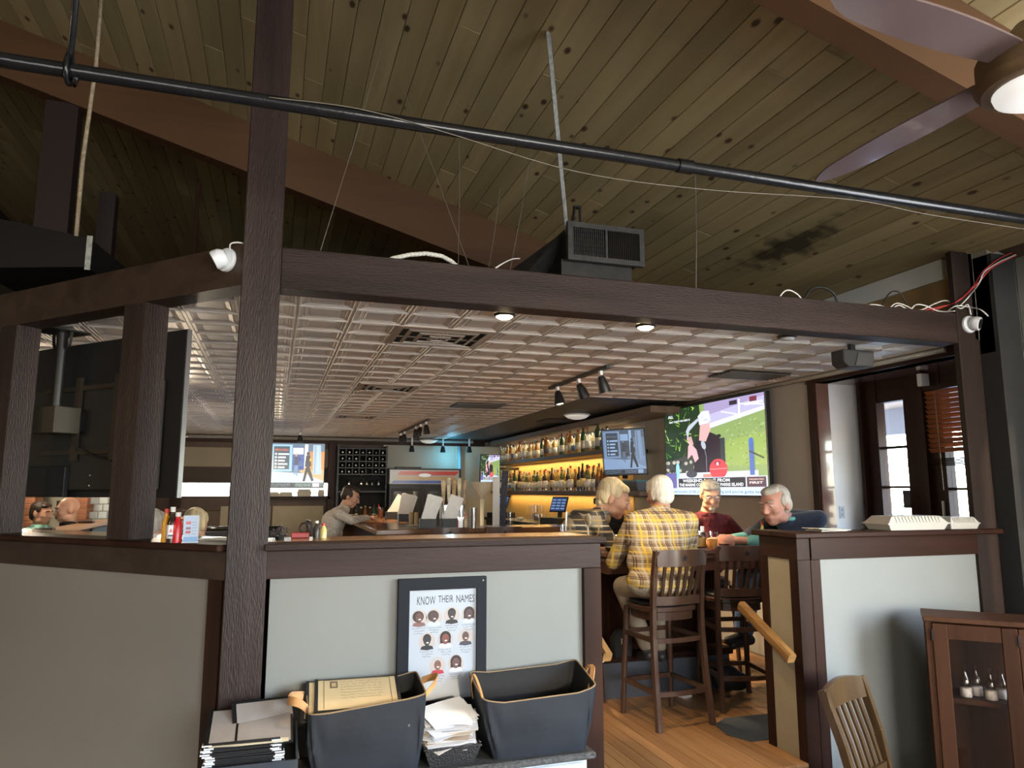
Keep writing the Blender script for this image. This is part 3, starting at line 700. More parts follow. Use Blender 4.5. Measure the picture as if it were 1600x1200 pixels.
fr.build('face_frame', plain('dusty_dark_frame', (.045, .042, .038), .5, var=.3, vscale=30), ds)
MB().b2(dx0 + t, dx1 - t, dy + .021, dy + .024, dz0 + t, dz1 - t).build('dark_throat', M['canvasin'], ds)
sl_v = MB().b2(-.003, .003, -.006, .006, -(dz1 - dz0) / 2 + t, (dz1 - dz0) / 2 - t).mesh('louvre', M['duct'])
nv = 34
for i in range(nv):
    x = dx0 + t + (dx1 - dx0 - 2 * t) * (i + .5) / nv
    part('louvre', sl_v, ds, Vector((x, dy, (dz0 + dz1) / 2)) - ds.location, (0, 0, .5 if i > nv / 2 else 0))
sl_h = MB().b2(-.115, .115, -.006, .006, -.0035, .0035).mesh('cross_bar', plain('dusty_bar', (.16, .13, .11), .6))
for i in range(6):
    part('cross_bar', sl_h, ds, Vector((dx0 + t + .118, dy + .012, dz0 + t + .02 + i * .032)) - ds.location)
st = at(862, 40, 'Y', 3.40); sb = at(879, 350, 'Y', 4.22)
o = MB().bar((1.32, 3.42, roofz(1.32)), (1.768, 4.26, 3.49), .034, .004, up=(0, -1, .3)).build('strap', M['galv']); tag(o, 'perforated galvanised strap from the roof down to the register', 'strap')
br = MB(); bz = 3.545
for dxx in (-.035, .035):
    br.bar((1.84 + dxx, 4.28, bz - .02), (1.86 + dxx * .5, 4.30, bz + .15), .014, .01)
br.b2(1.835, 1.885, 4.285, 4.315, bz + .14, bz + .155)
br.build('bracket', M['black'], ds)
# ---- left duct
dl = thing('duct_box', 'black sheet metal duct above the angled beam at left', 'air duct', (-1.4, 5.0, 3.1))
mb = MB(); pts = [at(-40, 330, 'Y', 4.95), at(147, 378, 'Y', 4.75), at(143, 420, 'Y', 4.75), at(-40, 405, 'Y', 4.95)]
q0, q1 = Vector((-1.80, 4.99, 0)), Vector((-1.125, 4.75, 0)); back = Vector((.12, .75, 0))
mb.add([q0 + Vector((0, 0, 3.12)), q1 + Vector((0, 0, 3.12)), q1 + Vector((0, 0, 3.30)), q0 + Vector((0, 0, 3.46)), q0 + back + Vector((0, 0, 3.12)), q1 + back + Vector((0, 0, 3.12)), q1 + back + Vector((0, 0, 3.30)), q0 + back + Vector((0, 0, 3.46))],
       [(0, 1, 2, 3), (4, 7, 6, 5), (0, 4, 5, 1), (1, 5, 6, 2), (2, 6, 7, 3), (3, 7, 4, 0)])
mb.build('sheet_metal_body', plain('black_duct_metal', (.010, .009, .009), .5), dl)
MB().bar(q1 + Vector((.004, -.004, 3.10)), q1 + Vector((.004, -.004, 3.31)), .012, .03, up=(1, 0, 0)).build('seam_strip', M['galv'], dl)
# ---- flexible conduit and wires on the beam
arc = [(.66 + .2 + .17 * math.cos(math.pi - a / 18 * math.pi) * 1.15, 3.82, 2.95 + .085 * math.sin(a / 18 * math.pi)) for a in range(19)]
arc = [at(x, y, 'Y', 3.64) for x, y in ((600, 415), (612, 404), (640, 398), (665, 396), (690, 400), (705, 408), (716, 418))]
rs = []; P_ = []
for i in range(len(arc) - 1):
    for k in range(8):
        P_.append(arc[i].lerp(arc[i + 1], k / 8)); rs.append(.0125 if k % 2 else .0105)
o = MB().tube(P_, rs, 8).build('flexible_conduit', plain('white_conduit', (.58, .57, .50), .5)); tag(o, 'white corrugated conduit looping above the front beam', 'conduit')
cable('cable', 'white cable rising to the tapered duct', [at(770, 422, 'Y', 3.64), at(785, 412, 'Y', 3.68), at(800, 405, 'Y', 3.95), at(812, 404, 'Y', 4.1)], .004, M['wire_white'])
for k, (pts, r, m, lab) in enumerate((
    ([(1218, 464), (1226, 455), (1235, 454), (1246, 460), (1253, 468)], .0045, 'wire_white', 'white cable loop on the front beam'),
    ([(1255, 468), (1268, 452), (1285, 449), (1302, 458), (1309, 474)], .0075, 'wire_black', 'black cable loop on the front beam'),
    ([(1375, 482), (1390, 458), (1405, 457), (1417, 476)], .004, 'wire_black', 'thin grey cable loop near the plywood'),
    ([(1395, 482), (1405, 477), (1420, 484), (1432, 476), (1447, 478), (1460, 484), (1472, 487), (1492, 486)], .0045, 'wire_white', 'tangled white cable beside the right post'),
    ([(1418, 486), (1440, 484), (1462, 474), (1480, 470), (1500, 482), (1512, 476), (1517, 492)], .0045, 'wire_white', 'white cable arching down to the turret camera'),
    ([(1388, 484), (1400, 474), (1416, 478), (1430, 486)], .004, 'wire_white', 'small white cable coil on the beam near the plywood'),
    ([(1350, 480), (1362, 476), (1378, 478), (1390, 484)], .004, 'wire_white', 'flat white cable on the beam before the plywood'),
    ([(1478, 488), (1494, 478), (1515, 480), (1532, 484), (1544, 494)], .0045, 'wire_white', 'white cable drooping behind the turret camera'),
    ([(1440, 486), (1466, 480), (1490, 474), (1503, 466), (1530, 440), (1548, 420), (1575, 405), (1588, 399)], .0045, 'wire_red', 'red cable running up the right post'),
    ([(1450, 488), (1478, 478), (1497, 470), (1520, 448), (1536, 424), (1565, 402), (1588, 393)], .004, 'wire_red', 'second red cable running up the right post'),
    ([(1500, 478), (1515, 462), (1530, 442), (1538, 425), (1560, 410), (1578, 402), (1590, 396)], .0045, 'wire_white', 'white cable running up the right post'))):
    yy = 3.53
    pp_ = []
    for (px, py) in pts:
        p = at(px, py, 'Y', 3.535 if px > 1490 else 3.62); 
        if p.x > 4.455: p = at(px, py, 'Y', 3.405)
        pp_.append(p)
    cable('cable', lab, pp_, r, M[m])
# ---- turret security cameras
def turret(loc, aim, label):
    r_ = thing('security_camera', label, 'camera', loc)
    a = (Vector(aim)).normalized(); Rm = Vector((0, -1, 0)).rotation_difference(a).to_matrix()
    base = MB().lathe([(.0, 0), (.058, 0), (.060, .008), (.056, .018), (.040, .024), (0, .024)], n=20, M=Matrix.Rotation(math.pi / 2, 3, 'X'))
    base.build('base_ring', M['white'], r_, local=True, smooth=40)
    Rb = Vector((0, 0, 1)).rotation_difference(a).to_matrix()
    MB().lathe([(0, -.03), (.032, -.025), (.045, -.005), (.047, .02), (.044, .034), (.036, .036)], (0, -.045, 0), 20, Rb).build('eyeball', M['white'], r_, local=True, smooth=40)
    MB().lathe([(0, .030), (.036, .030), (.034, .037), (0, .040)], (0, -.045, 0), 20, Rb).build('lens_face', M['black'], r_, local=True, smooth=40)
    return r_
c1 = turret(tuple(LW(.105, -.0, 2.90)), (-.55, -.5, -.42), 'white turret camera on the angled beam beside the corner post'); c1.rotation_euler = (0, 0, -math.pi / 4)
turret((4.36, 3.552, 2.895), (.38, -.85, -.28), 'white turret camera at the right end of the front beam')
cable('cable', 'short white lead of the camera beside the corner post', [LW(.09, .0, 2.93), LW(.06, -.03, 2.965), LW(.03, -.01, 2.975), LW(.01, .02, 2.972)], .004, M['wire_white'])
# ---- ceiling fan at the upper right
fc = Vector((2.36, 1.58, 3.17))
fan = thing('ceiling_fan', 'bronze ceiling fan with long brown blades and white lamp bowl', 'fan', tuple(fc))
bz = plain('bronze_fan_metal', (.16, .10, .05), .4, metal=.3, var=.1)
MB().tube([(0, 0, .12), (0, 0, roofz(fc.x) - fc.z)], .016, 10).build('downrod', bz, fan, local=True, smooth=True)
MB().lathe([(0, .19), (.06, .18), (.11, .12), (.16, .10), (.18, .07), (.18, .0), (.17, -.02), (.0, -.02)], n=32).build('motor_housing', bz, fan, local=True, smooth=40)
MB().lathe([(.180, -.002), (.19, -.006), (.19, -.02), (.17, -.045), (.142, -.05)], n=32).build('trim_ring', bz, fan, local=True, smooth=40)
MB().lathe([(.141, -.046), (.135, -.066), (.10, -.085), (.055, -.096), (0, -.10)], n=32).build('lamp_bowl', plain('opal_glass_bowl', (.80, .78, .74), .35, emit=.55), fan, local=True, smooth=True)
bl_mat = plain('glossy_brown_blade', (.16, .11, .105), .2, var=.08, vscale=4, coat=.6)
def blade():
    mb = MB(); n = 14; top = []; bot = []
    for i in range(n + 1):
        f = i / n; r = .12 + .82 * f
        w = .050 + .022 * math.sin(f * math.pi) - .038 * max(0, (f - .82) / .18) ** 2
        tw = math.radians(7 - 5 * f); sweep = 0
        for sgn, arr in ((-1, bot), (1, top)):
            y = sgn * w + sweep; arr.append(Vector((r, y * math.cos(tw), .035 - .03 * f + y * math.sin(tw))))
    t = Vector((0, 0, .008)); v = []; fcs = []
    for i in range(n + 1): v += [bot[i], top[i], top[i] + t, bot[i] + t]
    for i in range(n):
        for k in range(4): fcs.append((4 * i + k, 4 * i + (k + 1) % 4, 4 * (i + 1) + (k + 1) % 4, 4 * (i + 1) + k))
    fcs += [(3, 2, 1, 0), (4 * n, 4 * n + 1, 4 * n + 2, 4 * n + 3)]
    return mb.add(v, fcs).mesh('blade', bl_mat, smooth=30)
bme = blade()
tip = at(1250, 305, 'Z', 3.15); a0 = math.atan2(tip.y - fc.y, tip.x - fc.x)
for k in range(4): part('blade', bme, fan, (0, 0, 0), (0, 0, a0 + k * math.pi / 2))
# ---- recessed lights, diffusers, track lights
WARM = (1.0, .74, .45)
for x, y, lab in ((1.19, 3.80, 'glowing recessed downlight behind the front beam, nearer the corner post'), (2.08, 3.80, 'glowing recessed downlight behind the front beam, near its middle'), (3.10, 3.80, 'unlit recessed downlight behind the front beam, nearer the right post')):
    r_ = thing('recessed_light', lab, 'downlight', (x, y, CZ - .004), group='recessed downlights')
    lit = x < 3
    MB().lathe([(.044, 0), (.060, -.002), (.062, -.010), (.054, -.018), (.044, -.016)], n=20).build('trim_ring', M['black' if not lit else 'black'], r_, local=True, smooth=40)
    MB().lathe([(0, -.034), (.032, -.029), (.048, -.019), (.045, 0), (0, 0)], n=20).build('lens', plain('lamp_lens_%d' % int(x * 100), (1, .80, .50) if lit else (.4, .4, .4), .4, emit=10 if lit else 0), r_, local=True)
    if lit: light('SPOT', 'downlight_lamp', (x, y, CZ - .06), 45, WARM, (x, y, 0), spot=120, blend=.6)
def diffuser(x0, x1, y0, y1, lab, dark=.5):
    r_ = thing('air_diffuser', lab, 'air vent', ((x0 + x1) / 2, (y0 + y1) / 2, CZ - .012), group='ceiling air diffusers')
    w, d = (x1 - x0) / 2, (y1 - y0) / 2
    for i, k in enumerate((1.0, .72, .47, .22)):
        t = (.16 if i == 0 else .075) * min(w, d); a, b = w * k, d * k; z1 = .002 - .003 * i
        vs = []
        for (aa, bb, zz) in ((a, b, z1 + .006), (a, b, z1), (a - t, b - t, z1 - .005), (a - t, b - t, z1 + .003)): vs += [(-aa, -bb, zz), (aa, -bb, zz), (aa, bb, zz), (-aa, bb, zz)]
        fs = [(4 * q + e, 4 * q + (e + 1) % 4, 4 * ((q + 1) % 4) + (e + 1) % 4, 4 * ((q + 1) % 4) + e) for q in range(4) for e in range(4)]
        MB().add(vs, fs).build('vane_ring', plain('vent_metal_%d%d' % (int(x0 * 100), i), (.40, .34, .28), .4, metal=.2), r_, local=True)
    MB().b2(-w * .9, w * .9, -d * .9, d * .9, .0085, .0105).build('dark_throat', M['canvasin'], r_, local=True)
diffuser(.66, 1.28, 4.26, 4.80, 'large square ceiling diffuser nearest the front beam')
diffuser(.72, 1.27, 6.75, 7.25, 'square ceiling diffuser farther back in line with the nearest one')
diffuser(.74, 1.26, 9.7, 10.2, 'small far ceiling diffuser near the back wall')
def grille(x0, x1, y0, y1, lab):
    r_ = thing('return_grille', lab, 'air vent', ((x0 + x1) / 2, (y0 + y1) / 2, CZ - .012))
    w, d = (x1 - x0) / 2, (y1 - y0) / 2
    MB().b2(-w, w, -d, d, .004, .008).build('dark_throat', M['canvasin'], r_, local=True)
    me = MB().b2(-w, w, -.012, .012, -.008, .003).mesh('slat', plain('grille_slat', (.08, .06, .045), .5))
    for i in range(6): part('slat', me, r_, (0, -d + (i + .5) * 2 * d / 6, 0))
grille(1.93, 2.50, 7.9, 8.35, 'dark slatted return grille in the tin ceiling beside the front track lights')
grille(3.55, 4.1, 9.3, 9.8, 'dark slatted grille in the soffit above the bottles')
grille(3.55, 4.15, 5.05, 5.4, 'dark grille near the window side of the tin ceiling')
def track(x, y0, y1, heads, lab, energy):
    r_ = thing('track_light', lab, 'track light', (x, (y0 + y1) / 2, CZ - .03))
    MB().b2(-.018, .018, -(y1 - y0) / 2, (y1 - y0) / 2, 0, .028).build('track_rail', M['black'], r_, local=True)
    for y, ax, ay in heads:
        ly = y - (y0 + y1) / 2
        st = MB(); st.b2(-.012, .012, ly - .018, ly + .018, -.035, 0)
        s_ = st.build('stem', M['white'], r_, local=True)
        d = Vector((ax, ay, -1)).normalized(); Rb = Vector((0, 0, -1)).rotation_difference(d).to_matrix()
        h_ = MB().lathe([(0, .0), (.022, -.002), (.034, -.03), (.046, -.09), (.050, -.135), (.044, -.135), (.040, -.12)], (0, ly, -.04), 14, Rb).build('lamp_head', M['black'], r_, local=True, smooth=40)
        MB().lathe([(0, -.122), (.041, -.122), (.041, -.118), (0, -.118)], (0, ly, -.04), 14, Rb).build('bulb_face', plain('warm_bulb', (1, .82, .55), .4, emit=9), h_, local=True)
        p = Vector((x, y, CZ - .07)) + d * .15
        light('SPOT', 'track_lamp', p, energy, WARM, p + d, spot=75, blend=.7, radius=.04)
track(2.48, 5.15, 6.45, [(5.3, .35, .1), (5.75, .45, 0), (6.25, .1, -.2)], 'black track rail with three spot heads above the men', 190)
track(2.0, 9.9, 12.4, [(10.1, .1, 0), (10.5, -.3, .1), (10.9, .1, .1), (11.9, -.1, .1), (12.3, .2, 0)], 'black track rail with five spot heads over the far end of the bar', 120)
# small spot by the far wall and dome lights
for x, y, lab in ((.38, 13.0, 'black spot lamp above the far left television'), (2.45, 13.7, 'black spot lamp above the drinks cooler sign'), (3.05, 13.7, 'black spot lamp beside the blue lit wall'), (3.55, 13.6, 'black spot lamp near the far corner')):
    r_ = thing('spot_lamp', lab, 'spot light', (x, y, CZ - .12 if y > 13.1 else CZ - .02))
    MB().b2(-.012, .012, -.02, .02, -.03, .12 if y > 13.1 else .02).build('stem', M['white'], r_, local=True)
    MB().lathe([(0, -.02), (.03, -.03), (.05, -.12), (.052, -.15), (.04, -.15), (0, -.14)], n=12).build('lamp_head', M['black'], r_, local=True, smooth=40)
for x, y, z, lab in ((3.72, 8.7, CZ - .006, 'white dome light in the dark soffit above the bottles'), (2.75, 13.6, 2.75, 'white dome light above the drinks cooler')):
    r_ = thing('dome_light', lab, 'ceiling light', (x, y, z))
    MB().lathe([(.17, 0), (.18, -.012), (.165, -.02)], n=24).build('rim', M['white'], r_, local=True, smooth=True)
    MB().lathe([(.165, -.016), (.12, -.05), (.06, -.066), (0, -.07)], n=24).build('bowl', plain('frosted_bowl', (.8, .78, .72), .4, emit=.25), r_, local=True, smooth=True)
# ---- speaker under the beam at the right
sp_ = thing('speaker', 'black wall speaker hung below the right end of the front beam', 'speaker', (3.72, 3.9, 2.67))
mb = MB(); mb.prism([(-.13, -.05, .07), (.13, -.05, .07), (.13, -.05, 0), (.11, -.05, -.045), (-.09, -.05, -.05), (-.13, -.05, -.02)], (0, .12, 0)); mb.build('cabinet', M['blackmat'], sp_, local=True, bevel=.006)
MB().prism([(-.01, -.056, .05), (.115, -.056, .05), (.10, -.056, -.035), (-.04, -.056, -.035)], (0, .005, 0)).build('grille_panel', plain('dark_grille_cloth', (.05, .05, .05), .4), sp_, local=True)
MB().b2(-.02, .02, .0, .03, .07, .125).build('bracket', M['black'], sp_, local=True)
# ================================================================== FLAT PICTURES (screens, posters)
def lin(c): return tuple((v / 255 / 12.92 if v / 255 <= .04045 else ((v / 255 + .055) / 1.055) ** 2.4) for v in c)
def ell2(cx, cy, rx, ry, n=18, rot=0):
    o = []
    for i in range(n):
        a = 2 * math.pi * i / n; x, y = rx * math.cos(a), ry * math.sin(a)
        o.append((cx + x * math.cos(rot) - y * math.sin(rot), cy + x * math.sin(rot) + y * math.cos(rot)))
    return o
def rect2(x0, y0, x1, y1): return [(x0, y0), (x1, y0), (x1, y1), (x0, y1)]
class Pic:
    """flat print: shapes in picture units (width 0..1, height 0..1) laid in thin ink layers on a real surface"""
    def __init__(s, org, u, v, nrm, step=.00010): s.o, s.u, s.v, s.n = Vector(org), Vector(u), Vector(v), Vector(nrm).normalized(); s.step = step; s.vs = []; s.fs = []; s.cs = []; s.k = 0
    def P(s, x, y):
        x = min(max(x, 0), 1); y = min(max(y, 0), 1)
        return s.o + s.u * x + s.v * y + s.n * (s.step * s.k)
    def poly(s, pts, col, same=False):
        if not same: s.k += 1
        b = len(s.vs); s.vs += [s.P(*p) for p in pts]; s.fs.append(list(range(b, b + len(pts)))); s.cs.append(lin(col)); return s
    def rect(s, x0, y0, x1, y1, col, same=False): return s.poly(rect2(x0, y0, x1, y1), col, same)
    def ell(s, cx, cy, rx, ry, col, rot=0, same=False): return s.poly(ell2(cx, cy, rx, ry, 18, rot), col, same)
    def line(s, pts, w, col, same=False):
        if not same: s.k += 1
        asp = s.u.length / s.v.length
        for (x0, y0), (x1, y1) in zip(pts, pts[1:]):
            dx, dy = (x1 - x0) * asp, y1 - y0; L = math.hypot(dx, dy) or 1e-6
            nx, ny = -dy / L * w / asp, dx / L * w
            s.poly([(x0 + nx, y0 + ny), (x1 + nx, y1 + ny), (x1 - nx, y1 - ny), (x0 - nx, y0 - ny)], col, True)
        return s
    def text(s, body, x, y, h, col, width=None, bold=0, align='LEFT'):
        cu = bpy.data.curves.new('lettering', 'FONT'); cu.body = body; cu.size = 1.0; cu.resolution_u = 2; cu.offset = bold; cu.align_x = align
        ob = bpy.data.objects.new('lettering', cu); COL.objects.link(ob)
        me = ob.evaluated_get(bpy.context.evaluated_depsgraph_get()).to_mesh()
        s.k += 1
        xs = [v.co.x for v in me.vertices]; wid = (max(xs) - min(xs)) if xs else 1
        asp = s.u.length / s.v.length
        sx = (width / wid) if width else h / asp
        b = len(s.vs); s.vs += [s.P(x + v.co.x * sx, y + v.co.y * h) for v in me.vertices]
        for p in me.polygons: s.fs.append([b + i for i in p.vertices]); s.cs.append(lin(col))
        bpy.data.objects.remove(ob); bpy.data.curves.remove(cu)
        return s
    def build(s, name, mat_, parent):
        me = bpy.data.meshes.new(name); Mi = MATS[parent.name]
        me.from_pydata([tuple(Mi @ v) for v in s.vs], [], s.fs); me.materials.append(mat_)
        ca = me.color_attributes.new('Col', 'FLOAT_COLOR', 'CORNER'); data = []
        for p, c in zip(me.polygons, s.cs): data += list((*c, 1.0)) * p.loop_total
        ca.data.foreach_set('color', data)
        bm = bmesh.new(); bm.from_mesh(me)
        nl = (Mi.to_3x3() @ s.n)
        for f in bm.faces:
            if f.normal.dot(nl) < 0: f.normal_flip()
        bm.to_mesh(me); bm.free()
        o = bpy.data.objects.new(name, me); COL.objects.link(o); o.parent = parent; return o
def face(p, cx, cy, s, skin, hair, cloth, style=0):
    asp = p.u.length / p.v.length; sx, sy = s / asp, s
    p.poly([(cx - 1.35 * sx, cy - 1.75 * sy), (cx - 1.1 * sx, cy - 1.2 * sy), (cx, cy - .9 * sy), (cx + 1.1 * sx, cy - 1.2 * sy), (cx + 1.35 * sx, cy - 1.75 * sy), (cx, cy - 1.95 * sy)], cloth)
    if style == 1: p.ell(cx, cy + .1 * sy, 1.15 * sx, 1.25 * sy, hair); p.rect(cx - 1.1 * sx, cy - 1.0 * sy, cx + 1.1 * sx, cy, hair)
    elif style == 2: p.ell(cx - .2 * sx, cy + .05 * sy, 1.15 * sx, 1.1 * sy, hair)
    else: p.ell(cx, cy + .25 * sy, .85 * sx, .95 * sy, hair)
    p.rect(cx - .3 * sx, cy - 1.2 * sy, cx + .3 * sx, cy - .5 * sy, skin)
    p.ell(cx, cy - .1 * sy, .72 * sx, .92 * sy, skin)
    p.ell(cx + .1 * sx, cy - .5 * sy, .26 * sx, .12 * sy, (240, 235, 230))
    for e in (-.28, .28): p.ell(cx + e * sx, cy + .08 * sy, .1 * sx, .07 * sy, (40, 25, 20), same=e > 0)
def scribble(p, cx, y, w, h, rr, col=(70, 70, 75), same=False):
    n = int(w / h * 1.1) + 4; pts = []
    for i in range(n):
        pts.append((cx - w / 2 + w * i / (n - 1), y + (rr.random() - .5) * h))
        if rr.random() < .16 and len(pts) > 2: p.line(pts, h * .13, col); pts = []
    if len(pts) > 1: p.line(pts, h * .13, col)

def tv(name, label, org, u, v, nrm, depth, bez=.012):
    """television: origin = lower left corner of the picture as seen by a viewer"""
    org, u, v, n = Vector(org), Vector(u), Vector(v), Vector(nrm).normalized()
    c = org + u * .5
    t = thing(name, label, 'television', tuple(c + v * .0 - n * depth))
    uh, vh = u.normalized(), v.normalized()
    mb = MB(); a = org - uh * bez - vh * bez
    mb.prism([a - n * .003, a + uh * (u.length + 2 * bez) - n * .003, a + uh * (u.length + 2 * bez) + vh * (v.length + 2 * bez) - n * .003, a + vh * (v.length + 2 * bez) - n * .003], n * -(depth - .003))
    mb.build('housing', M['blackmat'], t, bevel=.004)
    fr = MB()
    for (p0, p1, w_) in ((a, a + uh * (u.length + 2 * bez), 0), (a + vh * (v.length + bez), a + vh * (v.length + bez) + uh * (u.length + 2 * bez), 0)):
        fr.prism([p0, p1, p1 + vh * bez, p0 + vh * bez], n * -.004)
    for p0 in (a, a + uh * (u.length + bez)):
        fr.prism([p0, p0 + uh * bez, p0 + uh * bez + vh * (v.length + 2 * bez), p0 + vh * (v.length + 2 * bez)], n * -.004)
    fr.build('bezel', M['black'], t)
    return t
def game_show(p):
    rr = random.Random(3)
    p.rect(0, 0, 1, 1, (128, 150, 92))
    p.poly([(.45, .72), (1, .86), (1, 1), (.45, 1)], (172, 168, 200)); p.poly([(.45, .86), (1, .97), (1, 1), (.45, 1)], (150, 138, 175))
    p.poly([(.42, .70), (1, .83), (1, .87), (.42, .76)], (200, 205, 225)); p.poly([(.45, .30), (1, .30), (1, .62), (.45, .52)], (138, 160, 84))
    for i in range(150):
        x, y = .42 + rr.random() * .57, .25 + rr.random() * .5; l = .012 + rr.random() * .03
        if y < .66 + (x - .45) * .25: p.poly([(x, y), (x + l, y + .004), (x + l * .6, y + .02)], rr.choice([(112, 138, 70), (150, 168, 104), (128, 156, 74), (160, 176, 120)]), i % 10 != 0)
    p.rect(.78, .78, .795, .98, (215, 215, 235)); p.line([(.62, .88), (.78, .82), (.79, .93), (1, .88)], .006, (225, 225, 240))
    p.rect(.70, .93, .77, .975, (40, 35, 50)); p.rect(.88, .93, .94, .98, (110, 45, 60))
    p.poly([(0, .2), (.34, .2), (.42, .75), (.40, 1), (0, 1)], (30, 48, 28))
    for i in range(80):
        x, y = rr.random() * .36, .3 + rr.random() * .68; a = rr.random() * 3.1; l = .05 + rr.random() * .09
        p.poly([(x, y), (x + l * math.cos(a) * .6, y + l * math.sin(a)), (x + .012, y + .012)], rr.choice([(70, 120, 45), (110, 160, 60), (40, 80, 35), (150, 190, 80), (18, 30, 18), (20, 26, 22)]), i % 8 != 0)
    p.poly([(0, .2), (.33, .2), (.33, .45), (.15, .42), (0, .38)], (60, 62, 58))
    for i in range(26): p.ell(rr.random() * .34, .2 + rr.random() * .2, .012 + rr.random() * .01, .02, rr.choice([(150, 145, 130), (100, 100, 92), (175, 170, 155), (45, 45, 42)]), same=i % 6 != 0)
    # seated man with cap, microphone and ball
    p.poly([(.32, .20), (.335, .42), (.345, .56), (.385, .645), (.43, .68), (.50, .68), (.56, .645), (.615, .58), (.635, .44), (.60, .32), (.60, .2)], (34, 24, 38))
    p.rect(.60, .33, .645, .60, (45, 50, 60)); p.ell(.59, .625, .022, .02, (25, 25, 28))
    p.poly([(.39, .60), (.41, .80), (.50, .82), (.51, .70), (.46, .58)], (225, 160, 160)); p.poly([(.40, .77), (.385, .87), (.43, .92), (.50, .915), (.515, .81), (.49, .78)], (205, 215, 235))
    p.text('PC', .425, .845, .03, (90, 95, 120)); p.text('USMC', .44, .805, .035, (90, 95, 130))
    p.poly([(.26, .40), (.27, .55), (.30, .58), (.36, .50), (.38, .40), (.34, .36), (.31, .45)], (222, 165, 170))
    for k in range(4): p.line([(.29 + k * .012, .56), (.26 + k * .014, .64 + .006 * k)], .008, (226, 172, 176))
    p.poly([(.27, .62), (.25, .72), (.28, .78), (.40, .86), (.40, .83), (.29, .72)], (170, 178, 190))
    p.line([(.46, .22), (.46, .42), (.445, .50)], .006, (120, 120, 135)); p.ell(.435, .545, .022, .05, (165, 175, 185), .25)
    p.rect(.10, .18, .93, .245, (196, 205, 225)); p.rect(.42, .18, .60, .225, (190, 130, 115))
    p.ell(.575, .275, .088, .108, (205, 62, 74)); p.line([(.492, .275), (.658, .278)], .004, (235, 140, 140)); p.ell(.57, .34, .03, .022, (150, 40, 60)); p.rect(.56, .315, .578, .345, (235, 225, 240))
    p.rect(.86, .20, .90, .54, (58, 92, 165)); p.ell(.88, .54, .02, .03, (62, 98, 175)); p.line([(.86, .44), (.98, .36)], .008, (35, 35, 45))
    p.poly([(.125, .19), (.125, .32), (.135, .36), (.155, .36), (.165, .32), (.165, .19)], (140, 200, 235)); p.ell(.21, .215, .05, .03, (220, 225, 235)); p.ell(.30, .23, .06, .04, (60, 60, 70))
    p.rect(0, .075, 1, .19, (200, 205, 230)); p.rect(.0, .075, .13, .25, (95, 90, 150)); p.rect(.15, .083, .82, .183, (22, 26, 38)); p.rect(.83, .083, .99, .183, (70, 45, 60))
    p.text('WEEKEND & LIVE FROM', .20, .140, .048, (240, 240, 245), .48, .02); p.text('THE MARINE CORPS T DEPOT PARRIS ISLAND', .16, .095, .045, (240, 240, 245), .64, .02)
    p.text('RESPONSIVE', .84, .90, .035, (245, 240, 250), .15, .02); p.text('PRESENTED', .85, .15, .022, (240, 200, 190), .12); p.text('FIRST', .85, .115, .03, (240, 220, 220), .11, .02)
    p.text('ALL', .05, .90, .045, (235, 240, 245), .06, .02); p.text('FIRST THING WE NEED IS', .06, .84, .03, (225, 230, 235), .24, .02)
    p.rect(0, 0, 1, .075, (188, 212, 245)); p.text('a microcosm of life you keep fighting and you\'ve gotta keep', .05, .022, .042, (58, 78, 120), .92, .01)
